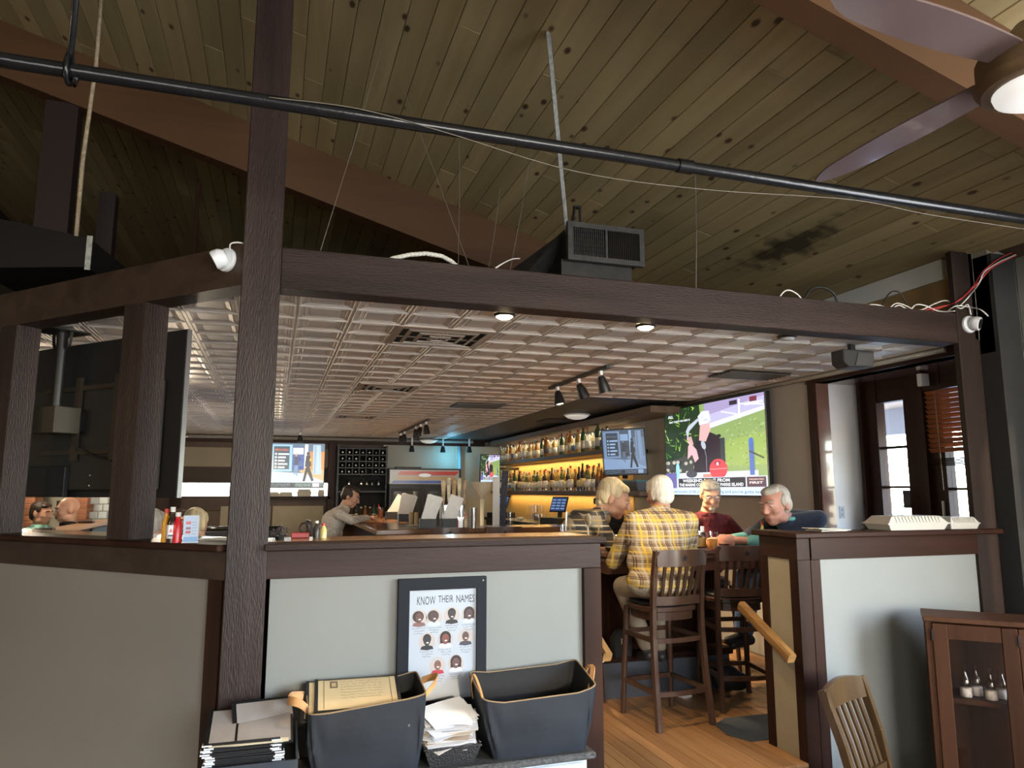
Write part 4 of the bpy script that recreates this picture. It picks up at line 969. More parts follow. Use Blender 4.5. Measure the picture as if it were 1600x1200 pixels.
def news_room(p, mono=False):
    rr = random.Random(5)
    def c(col): 
        if not mono: return col
        g = .3 * col[0] + .6 * col[1] + .1 * col[2]; return (int(g * .62), int(g * .75), int(g * .92))
    p.rect(0, 0, 1, 1, c((196, 208, 225))); p.rect(0, .30, 1, 1, c((90, 110, 130)))
    p.poly([(0, .12), (1, .12), (1, .30), (0, .36)], c((190, 205, 222))); p.poly([(.55, .36), (1, .14), (1, .45), (.7, .5)], c((205, 160, 110)))
    p.rect(.02, .36, .42, .97, c((150, 190, 215))); p.rect(.09, .41, .37, .93, c((60, 78, 90)))
    p.text('MEN\'S B-BALL', .11, .83, .06, c((220, 110, 70)), .24, .02)
    for k, w in enumerate((.24, .17, .15, .21, .15)): p.ell(.13, .755 - k * .075, .02, .022, c((225, 235, 240))); p.rect(.17, .735 - k * .075, .17 + w * .8, .77 - k * .075, c((225, 235, 240)))
    p.rect(.42, .40, .63, .92, c((70, 90, 140))); p.rect(.43, .75, .62, .90, c((205, 215, 225)))
    for i in range(14): p.ell(.44 + rr.random() * .18, .42 + rr.random() * .28, .02, .03, c(rr.choice([(40, 80, 160), (60, 110, 190), (30, 50, 110)])), same=i % 5 != 0)
    p.rect(.74, .40, 1, .82, c((215, 130, 60))); p.rect(.64, .45, .70, .98, c((225, 225, 230)))
    p.poly([(.80, .30), (.79, .97), (.93, .97), (.95, .30)], c((160, 185, 200))); p.line([(.83, .32), (.835, .95)], .01, c((120, 150, 170))); p.line([(.89, .32), (.88, .95)], .008, c((190, 205, 215)))
    p.ell(.49, .73, .02, .035, c((190, 140, 120))); p.poly([(.46, .5), (.47, .7), (.52, .7), (.54, .52)], c((55, 60, 75))); p.poly([(.46, .3), (.465, .5), (.53, .5), (.52, .26), (.50, .27), (.495, .42), (.48, .29)], c((110, 140, 175)))
    p.ell(.70, .77, .024, .04, c((60, 45, 42))); p.poly([(.65, .48), (.67, .73), (.74, .73), (.77, .50), (.72, .44)], c((32, 34, 40))); p.poly([(.62, .14), (.67, .46), (.74, .46), (.82, .16), (.78, .14), (.70, .35), (.66, .14)], c((18, 18, 22))); p.rect(.735, .60, .765, .66, c((220, 180, 60)))
    p.rect(0, 0, 1, .11, c((52, 62, 66))); p.rect(.48, .02, .98, .10, c((70, 95, 90))); p.rect(.80, .015, .92, .10, c((225, 205, 210)))
    for k in range(2): scribble(p, .22, .035 + .035 * k, .36, .018, rr, c((200, 210, 215))); scribble(p, .63, .035 + .035 * k, .26, .018, rr, c((190, 215, 205)))
SCR = attr_mat('bright_screen', 1.15); SCR2 = attr_mat('far_screen', 1.0)
# large television on the taupe wall
Ty0, Ty1, Tz0, Tz1 = 5.665, 7.50, 1.752, 2.715
tb = tv('television', 'large wall television showing a man with a red football', (4.325, Ty1, Tz0), (0, Ty0 - Ty1, 0), (0, 0, Tz1 - Tz0), (-1, 0, 0), .055)
p = Pic((4.3245, Ty1, Tz0), (0, Ty0 - Ty1, 0), (0, 0, Tz1 - Tz0), (-1, 0, 0)); game_show(p); p.build('screen', SCR, tb)
MB().b2(4.378, 4.402, 6.3, 6.9, 2.0, 2.5).build('wall_mount', M['black'], tb)
MB().prism([(4.322, Ty0 - .012, Tz0 - .012), (4.33, Ty0 - .012, Tz0 - .012), (4.33, Ty0 - .012, Tz1 + .012), (4.322, Ty0 - .012, Tz1 + .012)], (0, -.004, 0)).build('silver_edge', M['steel'], tb)
# far left television on the back wall
tf = tv('television', 'bright television on the far wall left of the wine rack', (-.13, 13.84, 1.85), (.98, 0, 0), (0, 0, .80), (0, -1, 0), .06)
p = Pic((-.13, 13.8395, 1.85), (.98, 0, 0), (0, 0, .80), (0, -1, 0)); news_room(p); p.build('screen', SCR2, tf)
MB().b2(.2, .5, 13.895, 14, 2.1, 2.4).build('wall_mount', M['black'], tf)
# tilted television beside the bottle shelves
q0 = Vector((3.80, 8.05, 1.985)); q1 = Vector((4.235, 7.80, 2.00)); un = (q1 - q0); vn = Vector((-.035, .0, .535)); nn = un.cross(vn).normalized()
if nn.y > 0: nn = -nn
t3 = tv('television', 'tilted dim television on a bracket at the end of the bottle shelves', q0, un, vn, nn, .05, .014)
p = Pic(q0 + nn * .0006, un, vn, nn); news_room(p, True); p.build('screen', attr_mat('dim_screen', .8), t3)
MB().bar(q0 + un * .6 + vn * .5 - nn * .05, Vector((4.41, 8.10, 2.28)), .05, .05).build('bracket_arm', M['black'], t3)
# small television in the far corner
t4 = tv('television', 'small television in the far corner beside the bottle shelves', (3.60, 12.95, 1.95), (.36, -.02, 0), (0, 0, .50), (0, -1, 0), .05)
p = Pic((3.60, 12.9495, 1.95), (.36, -.02, 0), (0, 0, .50), (-.05, -1, 0)); game_show(p); p.build('screen', SCR2, t4)
MB().bar((3.8, 13.0, 2.2), (4.38, 13.1, 2.2), .05, .05).build('bracket_arm', M['black'], t4)
# hanging television seen from behind, parallel to the angled wall
tl = thing('hanging_television', 'large black television seen from behind hanging at the angled wall', 'television', tuple(LW(1.83, .47, 1.757)))
mb = MB(); lbox(mb, .955, 2.70, .47, .50, 1.757, 2.743); mb.build('panel', M['blackmat'], tl, bevel=.003)
mb = MB(); lbox(mb, .953, .968, .475, .505, 1.757, 2.743); mb.build('edge_frame', M['steel'], tl)
mb = MB(); lbox(mb, 1.10, 2.55, .425, .47, 1.80, 2.45); mb.build('rear_housing', plain('dark_grey_tv_shell', (.030, .028, .025), .55), tl, bevel=.008)
mb = MB(); lbox(mb, 1.9, 2.55, .40, .43, 1.76, 1.95); mb.build('speaker_bar', M['blackmat'], tl, bevel=.004)
mb = MB()
for z in (2.02, 2.42): lbox(mb, 1.30, 2.2, .405, .425, z, z + .03)
for s_ in (1.42, 1.80): lbox(mb, s_, s_ + .05, .39, .41, 1.98, 2.50)
mb.build('mount_rails', plain('bronze_mount_metal', (.075, .062, .045), .45, metal=.5), tl)
pr_ = MB()
for z in (2.15, 2.20, 2.25, 2.30): lbox(pr_, 1.125, 1.145, .418, .426, z, z + .035)
pr_.build('port_panel', plain('grey_ports', (.22, .22, .22), .5), tl)
sc = MB()
for s_ in (1.40, 1.68):
    for z in (1.83, 1.89): sc.ell(LW(s_, .422, z), .008, 8, 6)
sc.build('screws', M['steel'], tl, smooth=True)
mb = MB().tube([LW(1.83, .27, 2.29), LW(1.83, .27, 2.775)], .032, 12); mb.build('drop_pole', M['black'], tl, smooth=40)
mb = MB(); lbox(mb, 1.72, 1.95, .20, .36, 2.14, 2.30); mb.build('mount_box', plain('tan_black_box', (.055, .046, .032), .5), tl, bevel=.004)
mb = MB(); lbox(mb, 1.76, 1.9, .30, .42, 2.16, 2.28); mb.build('tilt_block', M['black'], tl)
mb = MB()
for k in (-1, 1):
    cpt = [LW(1.83 + k * .06, .27, 2.77) + Vector((0, 0, -.10 * math.sin(a / 10 * math.pi))) + U * (k * .03 * math.cos(a / 10 * math.pi)) for a in range(11)]
    mb.tube(cpt, .010, 6)
lbox(mb, 1.72, 1.94, .15, .38, 2.765, 2.775)
mb.build('ceiling_yoke', M['black'], tl)
MB().tube([LW(1.80, .3, 2.14), LW(1.74, .36, 2.06), LW(1.60, .40, 2.0), LW(1.45, .41, 1.98), LW(1.2, .42, 1.90)], .008, 6).build('power_cord', M['wire_black'], tl, smooth=True)

# ================================================================== BACK BAR
def shelf(name, lab, x0, x1, y0, y1, z0, z1): return tag(MB().b2(x0, x1, y0, y1, z0, z1).build(name, M['shelfwood'], bevel=.004), lab, 'shelf')
shelf('bottle_shelf', 'upper back bar shelf crowded with bottles', 4.02, 4.398, 8.45, 13.6, 2.27, 2.325)
shelf('bottle_shelf', 'lower back bar shelf crowded with bottles', 4.02, 4.398, 7.6, 13.7, 1.735, 1.79)
struct('trim_2', MB().b2(3.95, 4.40, 7.15, 14, 2.66, 2.74), M['shelfwood'], 'weathered beam above the bottle shelves', 'beam', bevel=.006)
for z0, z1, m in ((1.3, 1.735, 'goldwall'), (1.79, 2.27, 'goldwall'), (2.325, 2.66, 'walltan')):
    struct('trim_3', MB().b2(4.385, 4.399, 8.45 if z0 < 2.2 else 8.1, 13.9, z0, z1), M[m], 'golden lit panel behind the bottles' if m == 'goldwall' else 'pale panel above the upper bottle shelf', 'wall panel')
for z, e in ((2.255, 14), (1.72, 12), (2.63, 14)):
    light('AREA', 'shelf_led_strip', (4.30, 11.0, z), e, (1.0, .66, .25) if z < 2.6 else (1, .85, .6), (4.30, 11.0, 0), (.03, 5.0))
# bottles
def bottle_meshes():
    kinds = []
    spec = [  # body radius, height, shoulder, neck radius, glass, liquid-ish colour, cap colour, label colour
        (.037, .31, .62, .013, (.42, .20, .06), (.02, .02, .02), (.75, .68, .5)),
        (.040, .28, .60, .015, (.62, .60, .52), (.55, .53, .5), (.80, .78, .72)),
        (.036, .33, .66, .013, (.05, .10, .045), (.02, .02, .02), (.78, .75, .66)),
        (.038, .30, .58, .014, (.30, .12, .03), (.5, .38, .12), (.10, .09, .08)),
        (.042, .26, .66, .016, (.66, .66, .60), (.04, .04, .05), (.12, .22, .45)),
        (.035, .34, .60, .012, (.02, .02, .022), (.02, .02, .02), (.72, .60, .35)),
        (.039, .29, .64, .014, (.50, .34, .12), (.45, .05, .04), (.86, .80, .66)),
        (.038, .31, .62, .013, (.60, .62, .60), (.6, .08, .06), (.85, .86, .86)),
    ]
    for i, (r, h, sh, nr, col, cap, lab) in enumerate(spec):
        clear = min(col) > .4
        gm = plain('bottle_glass_%d' % i, col, .08, coat=.5) if not clear else glass('clear_bottle_%d' % i, tuple(min(1, c * 1.35) for c in col), .06)
        me = MB().lathe([(0, 0), (r, 0), (r, h * sh), (r * .82, h * (sh + .07)), (nr * 1.1, h * (sh + .18)), (nr, h * .90), (nr, h * .93)], n=12).mesh('body', gm, smooth=50)
        cm = MB().lathe([(nr * 1.12, h * .90), (nr * 1.15, h), (0, h)], n=10).mesh('cap', plain('cap_%d' % i, cap, .4), smooth=50)
        lm = MB().lathe([(r + .0012, h * .16), (r + .0012, h * .46)], n=12).mesh('paper_label', plain('label_%d' % i, lab, .6, var=.4, vscale=40), smooth=True)
        lq = MB().lathe([(0, .006), (r * .93, .006), (r * .93, h * .42), (0, h * .42)], n=10).mesh('liquor', plain('liquor_%d' % i, [(.35, .16, .05), (.45, .26, .10), (.5, .48, .42)][i % 3], .15), smooth=50) if clear else None
        kinds.append((me, cm, lm, lq))
    return kinds
BK = bottle_meshes()
BN = ['amber', 'clear', 'dark green', 'brown', 'clear blue-labelled', 'black', 'golden', 'clear red-capped']
ORD = 'first second third fourth fifth sixth seventh eighth ninth tenth eleventh twelfth thirteenth fourteenth fifteenth sixteenth seventeenth eighteenth nineteenth twentieth twenty-first twenty-second twenty-third twenty-fourth twenty-fifth twenty-sixth twenty-seventh twenty-eighth twenty-ninth thirtieth thirty-first thirty-second thirty-third thirty-fourth thirty-fifth thirty-sixth thirty-seventh thirty-eighth thirty-ninth fortieth forty-first forty-second forty-third forty-fourth forty-fifth forty-sixth'.split()
def bottle(k, loc, sc, label, group):
    r_ = thing('bottle', label, 'bottle', loc, random.random() * 6, group); r_.scale = (sc, sc, sc)
    me, cm, lm, lq = BK[k]
    part('body', me, r_); part('cap', cm, r_); part('paper_label', lm, r_)
    if lq: part('liquor', lq, r_)
    return r_
rr = random.Random(11)
for row, (x, z, n, y0, y1, nm, mix) in enumerate(((4.12, 2.3255, 30, 13.4, 8.75, 'front row of the upper shelf', [0, 1, 1, 7, 6, 3, 2, 1, 1, 4]), (4.25, 2.3255, 20, 13.3, 8.7, 'back row of the upper shelf', [0, 1, 6, 1, 3, 1]),
                                                  (4.11, 1.7905, 40, 13.5, 8.4, 'front row of the lower shelf', [1, 7, 1, 4, 2, 5, 1, 7, 0]), (4.25, 1.7905, 26, 13.4, 8.4, 'back row of the lower shelf', [5, 1, 2, 7, 1]))):
    for i in range(n):
        k = rr.choice(mix)
        if row >= 2 and i > n * .72: k = rr.choice([5, 2, 5, 7, 3])
        bottle(k, (x + rr.uniform(-.02, .02), y0 + (y1 - y0) * i / (n - 1) + rr.uniform(-.012, .012), z), rr.uniform(.92, 1.18), '%s bottle, %s from the far end, %s' % (BN[k], ORD[i], nm), 'bottles on the back bar shelves')
# framed card on upper shelf and bin under the tilted television
o = thing('framed_card', 'small gold framed card above the tilted television', 'frame', (4.25, 8.55, 2.3255))
MB().b2(4.24, 4.26, 8.42, 8.66, 2.327, 2.60).build('frame', plain('gilt_frame', (.50, .30, .10), .4), o, bevel=.006)
MB().b2(4.236, 4.24, 8.45, 8.63, 2.36, 2.57).build('card', plain('pale_card', (.62, .48, .28), .6), o)
o = thing('plastic_bin', 'grey plastic tub with teal lid on the lower shelf', 'tub', (4.2, 7.95, 1.7905))
MB().prism([(4.08, 7.75, 1.791), (4.33, 7.75, 1.791), (4.35, 7.74, 1.90), (4.06, 7.74, 1.90)], (0, .4, 0)).build('tub', plain('smoky_plastic', (.10, .11, .12), .3), o)
MB().b2(4.05, 4.36, 7.73, 8.16, 1.90, 1.92).build('lid', plain('teal_lid', (.06, .22, .22), .4), o)
# ---- back counter
bc = thing('back_counter', 'long dark counter under the bottle shelves', 'counter', (4.1, 10.8, BF))
MB().b2(3.80, 4.395, 8.35, 13.4, 1.255, 1.30).build('worktop', M['black'], bc, bevel=.005)
MB().b2(3.84, 4.395, 8.38, 13.4, BF, 1.255).build('base', M['blackmat'], bc)
for i in range(5): MB().b2(3.825, 3.84, 8.45 + i * .98, 9.38 + i * .98, .42, 1.21).build('door', M['charcoal'], bc, bevel=.006)
def till(loc, rz, lab):
    t = thing('till', lab, 'till', loc, rz)
    MB().b2(-.17, .17, -.2, .2, 0, .10).build('cash_drawer', M['blackmat'], t, local=True, bevel=.006)
    MB().bar((0, .06, .1), (0, .10, .26), .05, .05).build('stand', M['black'], t, local=True)
    Rm = Matrix.Rotation(math.radians(-22), 3, 'X')
    MB().box((0, .05, .29), (.30, .02, .24), Rm).build('tablet', M['black'], t, local=True, bevel=.004)
    sc = MB().box((0, .05, .29), (.272, .004, .212), Rm); 
    for v in sc.v: v += Rm @ Vector((0, -.011, 0))
    s_ = sc.build('screen', plain('dark_blue_screen', (.02, .035, .09), .2, emit=.8), t, local=True)
    rows = MB()
    for i in range(3):
        for j in range(4):
            c = Rm @ Vector((-.09 + i * .09, -.0145, -.07 + j * .045)); rows.box(Vector((0, .05, .29)) + c, (.07, .002, .024), Rm)
    rows.build('touch_keys', plain('pale_screen_keys', (.12, .20, .38), .3, emit=.8), s_, local=True)
    return t
till((4.02, 10.2, 1.30), math.radians(-60), 'black till with glowing tablet on the back counter'); till((3.98, 12.9, 1.30), math.radians(-65), 'tablet till at the far end of the back counter')
gm_ = MB().lathe([(.0, .004), (.030, .004), (.034, .004), (.040, .13), (.037, .13), (.031, .010), (0, .010)], n=12).mesh('tumbler', M['glass'], smooth=50)
k = 0
for i in range(5):
    for j in range(2):
        for lv in range(2 if i not in (0, 4) else 1):
            o = bpy.data.objects.new('tumbler', gm_); COL.objects.link(o); o.location = (3.98 + j * .10, 10.9 + i * .11 + .02 * lv, 1.30 + .132 * lv)
            tag(o, '%s of the clear tumblers stacked by the till' % ORD[k], 'glass', 'tumblers stacked on the back counter'); k += 1
o = MB().b2(3.93, 4.10, 9.42, 9.60, 1.301, 1.48).build('receipt_box', M['white'], bevel=.008); tag(o, 'white box printer beside the till', 'printer')
o = MB().lathe([(0, 0), (.035, 0), (.06, .02), (.05, .05), (.03, .055), (0, .06)], (3.93, 11.65, 1.302), 9).build('bar_towel', M['paper'], smooth=True); tag(o, 'crumpled white towel on the back counter edge', 'towel')
cm = thing('coffee_maker', 'black coffee machine under the tilted television', 'coffee machine', (4.15, 8.7, 1.30))
MB().b2(4.0, 4.3, 8.55, 8.85, 1.30, 1.38).build('base', M['blackmat'], cm, bevel=.01); MB().b2(4.18, 4.3, 8.55, 8.85, 1.38, 1.62).build('column', M['blackmat'], cm, bevel=.01)
MB().b2(4.0, 4.3, 8.55, 8.85, 1.62, 1.70).build('brew_head', M['blackmat'], cm, bevel=.01); MB().lathe([(0, 0), (.065, 0), (.075, .06), (.055, .13), (.05, .15)], (4.08, 8.7, 1.381), 14).build('carafe', M['drkglass'], cm, smooth=50)
# ---- the main bar
mbar = thing('bar_counter', 'long glossy wooden bar counter in the middle of the room', 'bar', (2.2, 8.6, BF))
MB().b2(1.08, 3.45, 8.15, 8.80, 1.31, 1.37).build('counter_top', M['barwood'], mbar, bevel=.008)
MB().b2(1.08, 1.72, 8.801, 13.2, 1.31, 1.37).build('side_counter_top', wood('glossy_bar_side', (.16, .070, .026), (.26, .125, .05), 'Y', .18, 10, .03, coat=.5), mbar, bevel=.008)
MB().b2(1.10, 3.45, 8.17, 8.19, 1.24, 1.31).build('edge_rail', M['trimx'], mbar)
for i in range(4): MB().b2(1.36 + i * .53, 1.86 + i * .53, 8.36, 8.40, .38, 1.24).build('front_panel', M['trimz'], mbar, bevel=.01)
MB().b2(1.35, 3.45, 8.40, 8.6, BF, 1.31).build('body', M['trimx'], mbar); MB().b2(1.35, 1.6, 8.6, 13.2, BF, 1.31).build('side_body', M['trimy'], mbar)
MB().tube([(1.3, 8.28, .55), (3.4, 8.28, .55)], .02, 8).build('foot_rail', M['steel'], mbar, smooth=True)
def onbar(px, py): return at(px, py, 'Z', 1.3705)
def menu_caddy(loc, lab, tilt, n=3, wide=.13):
    t = thing('menu_caddy', lab, 'menu holder', loc)
    MB().b2(-.09, .09, -.07, .07, 0, .11).build('box', M['blackmat'], t, local=True, bevel=.004)
    for k in range(n):
        R_ = Matrix.Rotation(tilt + k * .07, 3, 'Y') @ Matrix.Rotation(.12, 3, 'X')
        MB().box(Vector((0, -.03 + k * .03, .09)) + R_ @ Vector((0, 0, .14)), (wide, .003, .30), R_).build('menu_card', M['paper'], t, local=True)
    return t
menu_caddy(onbar(668, 826), 'black caddy of white menu cards at the middle of the bar', .22, 3, .16); menu_caddy(onbar(686, 826) + Vector((.12, .06, 0)), 'black caddy with a leaning grey menu on the bar', .30, 2, .15)
menu_caddy(onbar(632, 815), 'black caddy of cream cards on the far bar corner', .15, 3, .2); menu_caddy(onbar(612, 811), 'small caddy with fanned cream cards near the seated man', .5, 3, .14)
def sauce(name, loc, lab, col, cap, r=.028, h=.17, lcol=None, lab_text=None):
    t = thing(name, lab, 'bottle', loc)
    MB().lathe([(0, 0), (r, 0), (r * 1.02, h * .55), (r * .8, h * .66), (r * .42, h * .82), (r * .42, h * .88)], n=14).build('body', plain(name + '_body_%d' % int(loc[0] * 1000), col, .2), t, local=True, smooth=50)
    MB().lathe([(r * .55, h * .86), (r * .58, h), (0, h)], n=12).build('cap', plain(name + '_cap_%d' % int(loc[0] * 1000), cap, .4), t, local=True, smooth=50)
    if lcol: MB().lathe([(r + .0015, h * .12), (r * 1.02 + .0015, h * .50)], n=14).build('paper_label', plain(name + '_lab_%d' % int(loc[0] * 1000), lcol, .6), t, local=True, smooth=True)
    return t
sauce('ketchup_bottle', onbar(710, 825), 'red squat jar on the bar beside the menu caddies', (.30, .03, .02), (.5, .05, .04), .045, .16); sauce('sauce_bottle', onbar(727, 825), 'pink topped shaker on the bar near the steel cup', (.55, .42, .28), (.6, .1, .1), .03, .16)
o = MB().lathe([(0, 0), (.036, 0), (.042, .23), (.038, .23), (.03, .01)], (2.20, 8.22, 1.3705), 14).build('steel_cup', M['steel'], smooth=50); tag(o, 'tall steel shaker cup on the bar', 'cup')
for px, lab in ((648, 'tall pale candle glass on the bar, left one'), (656, 'tall pale candle glass on the bar, right one')):
    o = MB().lathe([(0, 0), (.026, 0), (.026, .16), (.02, .16), (.02, .01)], onbar(px - 6, 821), 10).build('tall_glass', plain('pale_wax_%d' % px, (.60, .48, .28), .4), smooth=50); tag(o, lab, 'glass')
o = MB().lathe([(0, 0), (.10, .004), (.12, .012), (.10, .008), (0, .006)], onbar(648, 822), 16).build('plate', M['paper'], smooth=True); tag(o, 'pale plate under the candle glasses', 'plate')
o = MB().lathe([(.0, .004), (.034, .004), (.042, .18), (.039, .18), (.031, .012), (0, .012)], (2.66, 8.24, 1.3705), 14).build('pint_glass', M['glass'], smooth=50); tag(o, 'empty pint glass on the bar in front of the back counter', 'glass')
t = thing('iced_drink', 'glass of dark iced cola before the seated man at the bar', 'drink', tuple(onbar(594, 811)))
MB().lathe([(0, .003), (.038, .003), (.046, .17), (.043, .17), (.035, .012), (0, .012)], n=14).build('glass', M['glass'], t, local=True, smooth=50); MB().lathe([(0, .012), (.034, .012), (.041, .14), (0, .14)], n=12).build('cola', plain('dark_cola', (.10, .03, .012), .15), t, local=True, smooth=50)
MB().tube([(.01, 0, .02), (-.03, 0, .22)], .004, 6).build('straw', M['red'], t, local=True)
# beer tap tower with wooden handles
tw = thing('beer_tap_tower', 'cluster of cream wooden beer tap handles behind the bar', 'beer taps', (2.22, 9.35, 1.0))
MB().b2(-.16, .16, -.06, .06, 0, .62).build('tower', M['steel'], tw, local=True, bevel=.01)
for i in range(5):
    x = -.14 + i * .07
    h_ = MB().lathe([(0, 0), (.012, 0), (.02, .05), (.026, .18), (.034, .27), (.028, .31), (0, .33)], (x, -.08, .62 + .02 * (i % 2)), 10).build('tap_handle', plain('carved_cream_handle_%d' % i, [(.72, .58, .36), (.78, .70, .52), (.60, .40, .20), (.8, .72, .5), (.42, .30, .2)][i], .4, var=.3, vscale=14), tw, local=True, smooth=50)
    MB().tube([(x, -.08, .62), (x, -.11, .52), (x, -.12, .46)], .010, 6).build('spout', M['chrome'], tw, local=True)
# white flared column
o = thing('torchiere', 'white flared torchiere beside the drinks cooler', 'lamp', (2.86, 10.2, BF))
MB().lathe([(0, 0), (.14, 0), (.14, .03), (.05, .05)], n=16).build('base', M['white'], o, local=True, smooth=50); MB().tube([(0, 0, .05), (0, 0, 1.40)], .028, 10).build('stem', plain('cream_tube', (.62, .58, .48), .4), o, local=True, smooth=True)
MB().lathe([(.03, 1.38), (.06, 1.43), (.13, 1.53), (.17, 1.62), (.165, 1.62), (.12, 1.535), (.05, 1.45)], n=20).build('bowl', plain('cream_bowl', (.68, .62, .48), .4), o, local=True, smooth=50)
o = thing('paddle_display', 'tall white and navy sign paddles behind the bar', 'sign', (3.0, 10.0, 1.0))
MB().b2(-.04, .06, -.01, .01, 0, .98).build('white_board', M['white'], o, local=True); MB().box((.12, 0, .62), (.09, .02, .92), Matrix.Rotation(.06, 3, 'Y')).build('navy_board', plain('navy_paddle', (.02, .025, .05), .5, var=.6, vscale=30), o, local=True)
# ---- drinks cooler with striped sign
co = thing('drinks_cooler', 'black glass door drinks cooler with red yellow blue striped sign', 'cooler', (2.66, 13.6, BF))
MB().b2(2.0, 3.32, 13.42, 13.93, BF, 1.90).build('cabinet', M['black'], co); MB().b2(1.98, 3.34, 13.40, 13.93, 1.90, 2.20).build('header_box', M['charcoal'], co)
p = Pic((2.0, 13.399, 1.915), (1.30, 0, 0), (0, 0, .26), (0, -1, 0)); p.rect(0, 0, 1, 1, (150, 142, 130)); p.poly([(.08, .30), (.92, .30), (.96, .52), (.12, .52)], (170, 130, 80)); p.poly([(.10, .62), (.95, .62), (1.0, .9), (.15, .9)], (175, 50, 40)); p.poly([(.02, .04), (.92, .04), (.95, .24), (.05, .24)], (40, 70, 130)); p.ell(.5, .62, .09, .13, (225, 222, 215)); p.build('striped_sign', attr_mat('lit_sign', .45), co)
for x0 in (2.04, 2.68):
    d_ = MB().b2(x0, x0 + .60, 13.40, 13.42, .45, 1.84).build('door', M['charcoal'], co); MB().b2(x0 + .05, x0 + .55, 13.396, 13.40, .52, 1.78).build('glass_pane', plain('smoked_pane_%d' % int(x0 * 100), (.06, .062, .06), .08, var=.6, vscale=3), d_); MB().b2(x0 + (.56 if x0 < 2.5 else .01), x0 + (.59 if x0 < 2.5 else .04), 13.36, 13.40, .9, 1.5).build('handle', M['black'], d_)
light('POINT', 'blue_accent_lamp', (3.2, 13.6, 2.45), 6, (.15, .65, 1.0), radius=.04)
o = MB().tube([(3.42, 13.85, BF), (3.42, 13.85, 2.65)], .035, 10).build('blue_column', M['bluepaint'], smooth=True); tag(o, 'slim column lit blue in the far corner', 'column')
o = MB().b2(2.15, 2.62, 13.6, 13.8, 2.2005, 2.235).build('cable_box', M['black'], bevel=.004); tag(o, 'flat black receiver box on top of the cooler sign', 'receiver')
# ---- wine rack
wr = thing('wine_rack', 'dark grey wall wine rack holding bottle ends in a grid', 'wine rack', (1.52, 13.8, 2.05))
X0_, X1_, Z0_, Z1_ = 1.10, 1.95, 2.09, 2.58
mb = MB(); mb.b2(X0_ - .03, X0_, 13.6, 13.93, 1.5, 2.62); mb.b2(X1_, X1_ + .03, 13.6, 13.93, 1.5, 2.62); mb.build('side_board', M['charcoal'], wr)
MB().b2(X0_, X1_, 13.9, 13.93, 1.5, 2.60).build('back_board', M['canvasin'], wr)
for j in range(5): MB().b2(X0_, X1_, 13.6, 13.9, Z0_ + j * .118 - .01, Z0_ + j * .118 + .01).build('shelf_board', M['charcoal'], wr)
for i in range(1, 7): MB().b2(X0_ + i * .1214 - .008, X0_ + i * .1214 + .008, 13.6, 13.9, Z0_ + .01, Z0_ + .462).build('divider', M['charcoal'], wr)
MB().b2(X0_, X1_, 13.6, 13.9, 1.76, 1.79).build('lower_shelf', M['charcoal'], wr); MB().b2(X0_, X1_, 13.55, 13.9, 1.18, 1.22).build('bottle_counter', M['charcoal'], wr)
wb = MB().lathe([(0, 0), (.036, 0), (.036, .17), (.014, .23), (.014, .28)], n=10, M=Matrix.Rotation(math.pi / 2, 3, 'X')).mesh('body', plain('wine_glass', (.01, .012, .01), .15), smooth=50)
wc = [MB().lathe([(.0155, .22), (.0155, .29), (0, .29)], n=10, M=Matrix.Rotation(math.pi / 2, 3, 'X')).mesh('foil_cap', plain('foil_%d' % i, c, .4), smooth=50) for i, c in enumerate(((.45, .44, .42), (.72, .70, .66), (.2, .19, .18)))]
for j in range(4):
    for i in range(7):
        if (j, i) in ((0, 4), (2, 3)): continue
        w_ = thing('wine_bottle', 'wine bottle in the %s row from the top, %s column of the wall rack' % (ORD[3 - j], ORD[i]), 'wine bottle', (X0_ + (i + .5) * .1214, 13.885, Z0_ + .047 + j * .118), group='wine bottles in the wall rack')
        part('body', wb, w_); part('foil_cap', wc[rr.choice([0, 0, 1, 2])], w_)
gl = MB().lathe([(.032, 0), (.033, -.002), (.005, -.008), (.004, -.08), (.03, -.11), (.038, -.15), (.034, -.19), (.033, -.19), (.036, -.15), (.028, -.113), (0, -.09)], n=12).mesh('wine_glass', glass('bright_wine_glass', (.9, .9, .9), .22), smooth=50)
for i, x in enumerate((1.30, 1.52, 1.62, 1.72, 1.84)):
    o = bpy.data.objects.new('wine_glass', gl); COL.objects.link(o); o.location = (x, 13.7, 2.079); tag(o, '%s stemmed glass hanging under the wall wine rack' % ORD[i], 'wine glass', 'glasses hanging under the wine rack')
for i in range(9): bottle([1, 0, 7, 5, 1, 3, 1, 2, 1][i], (1.20 + i * .082, 13.68 + .04 * (i % 2), 1.2205), 1.0, '%s small bottle on the counter below the wine rack' % ORD[i], 'bottles below the wine rack')
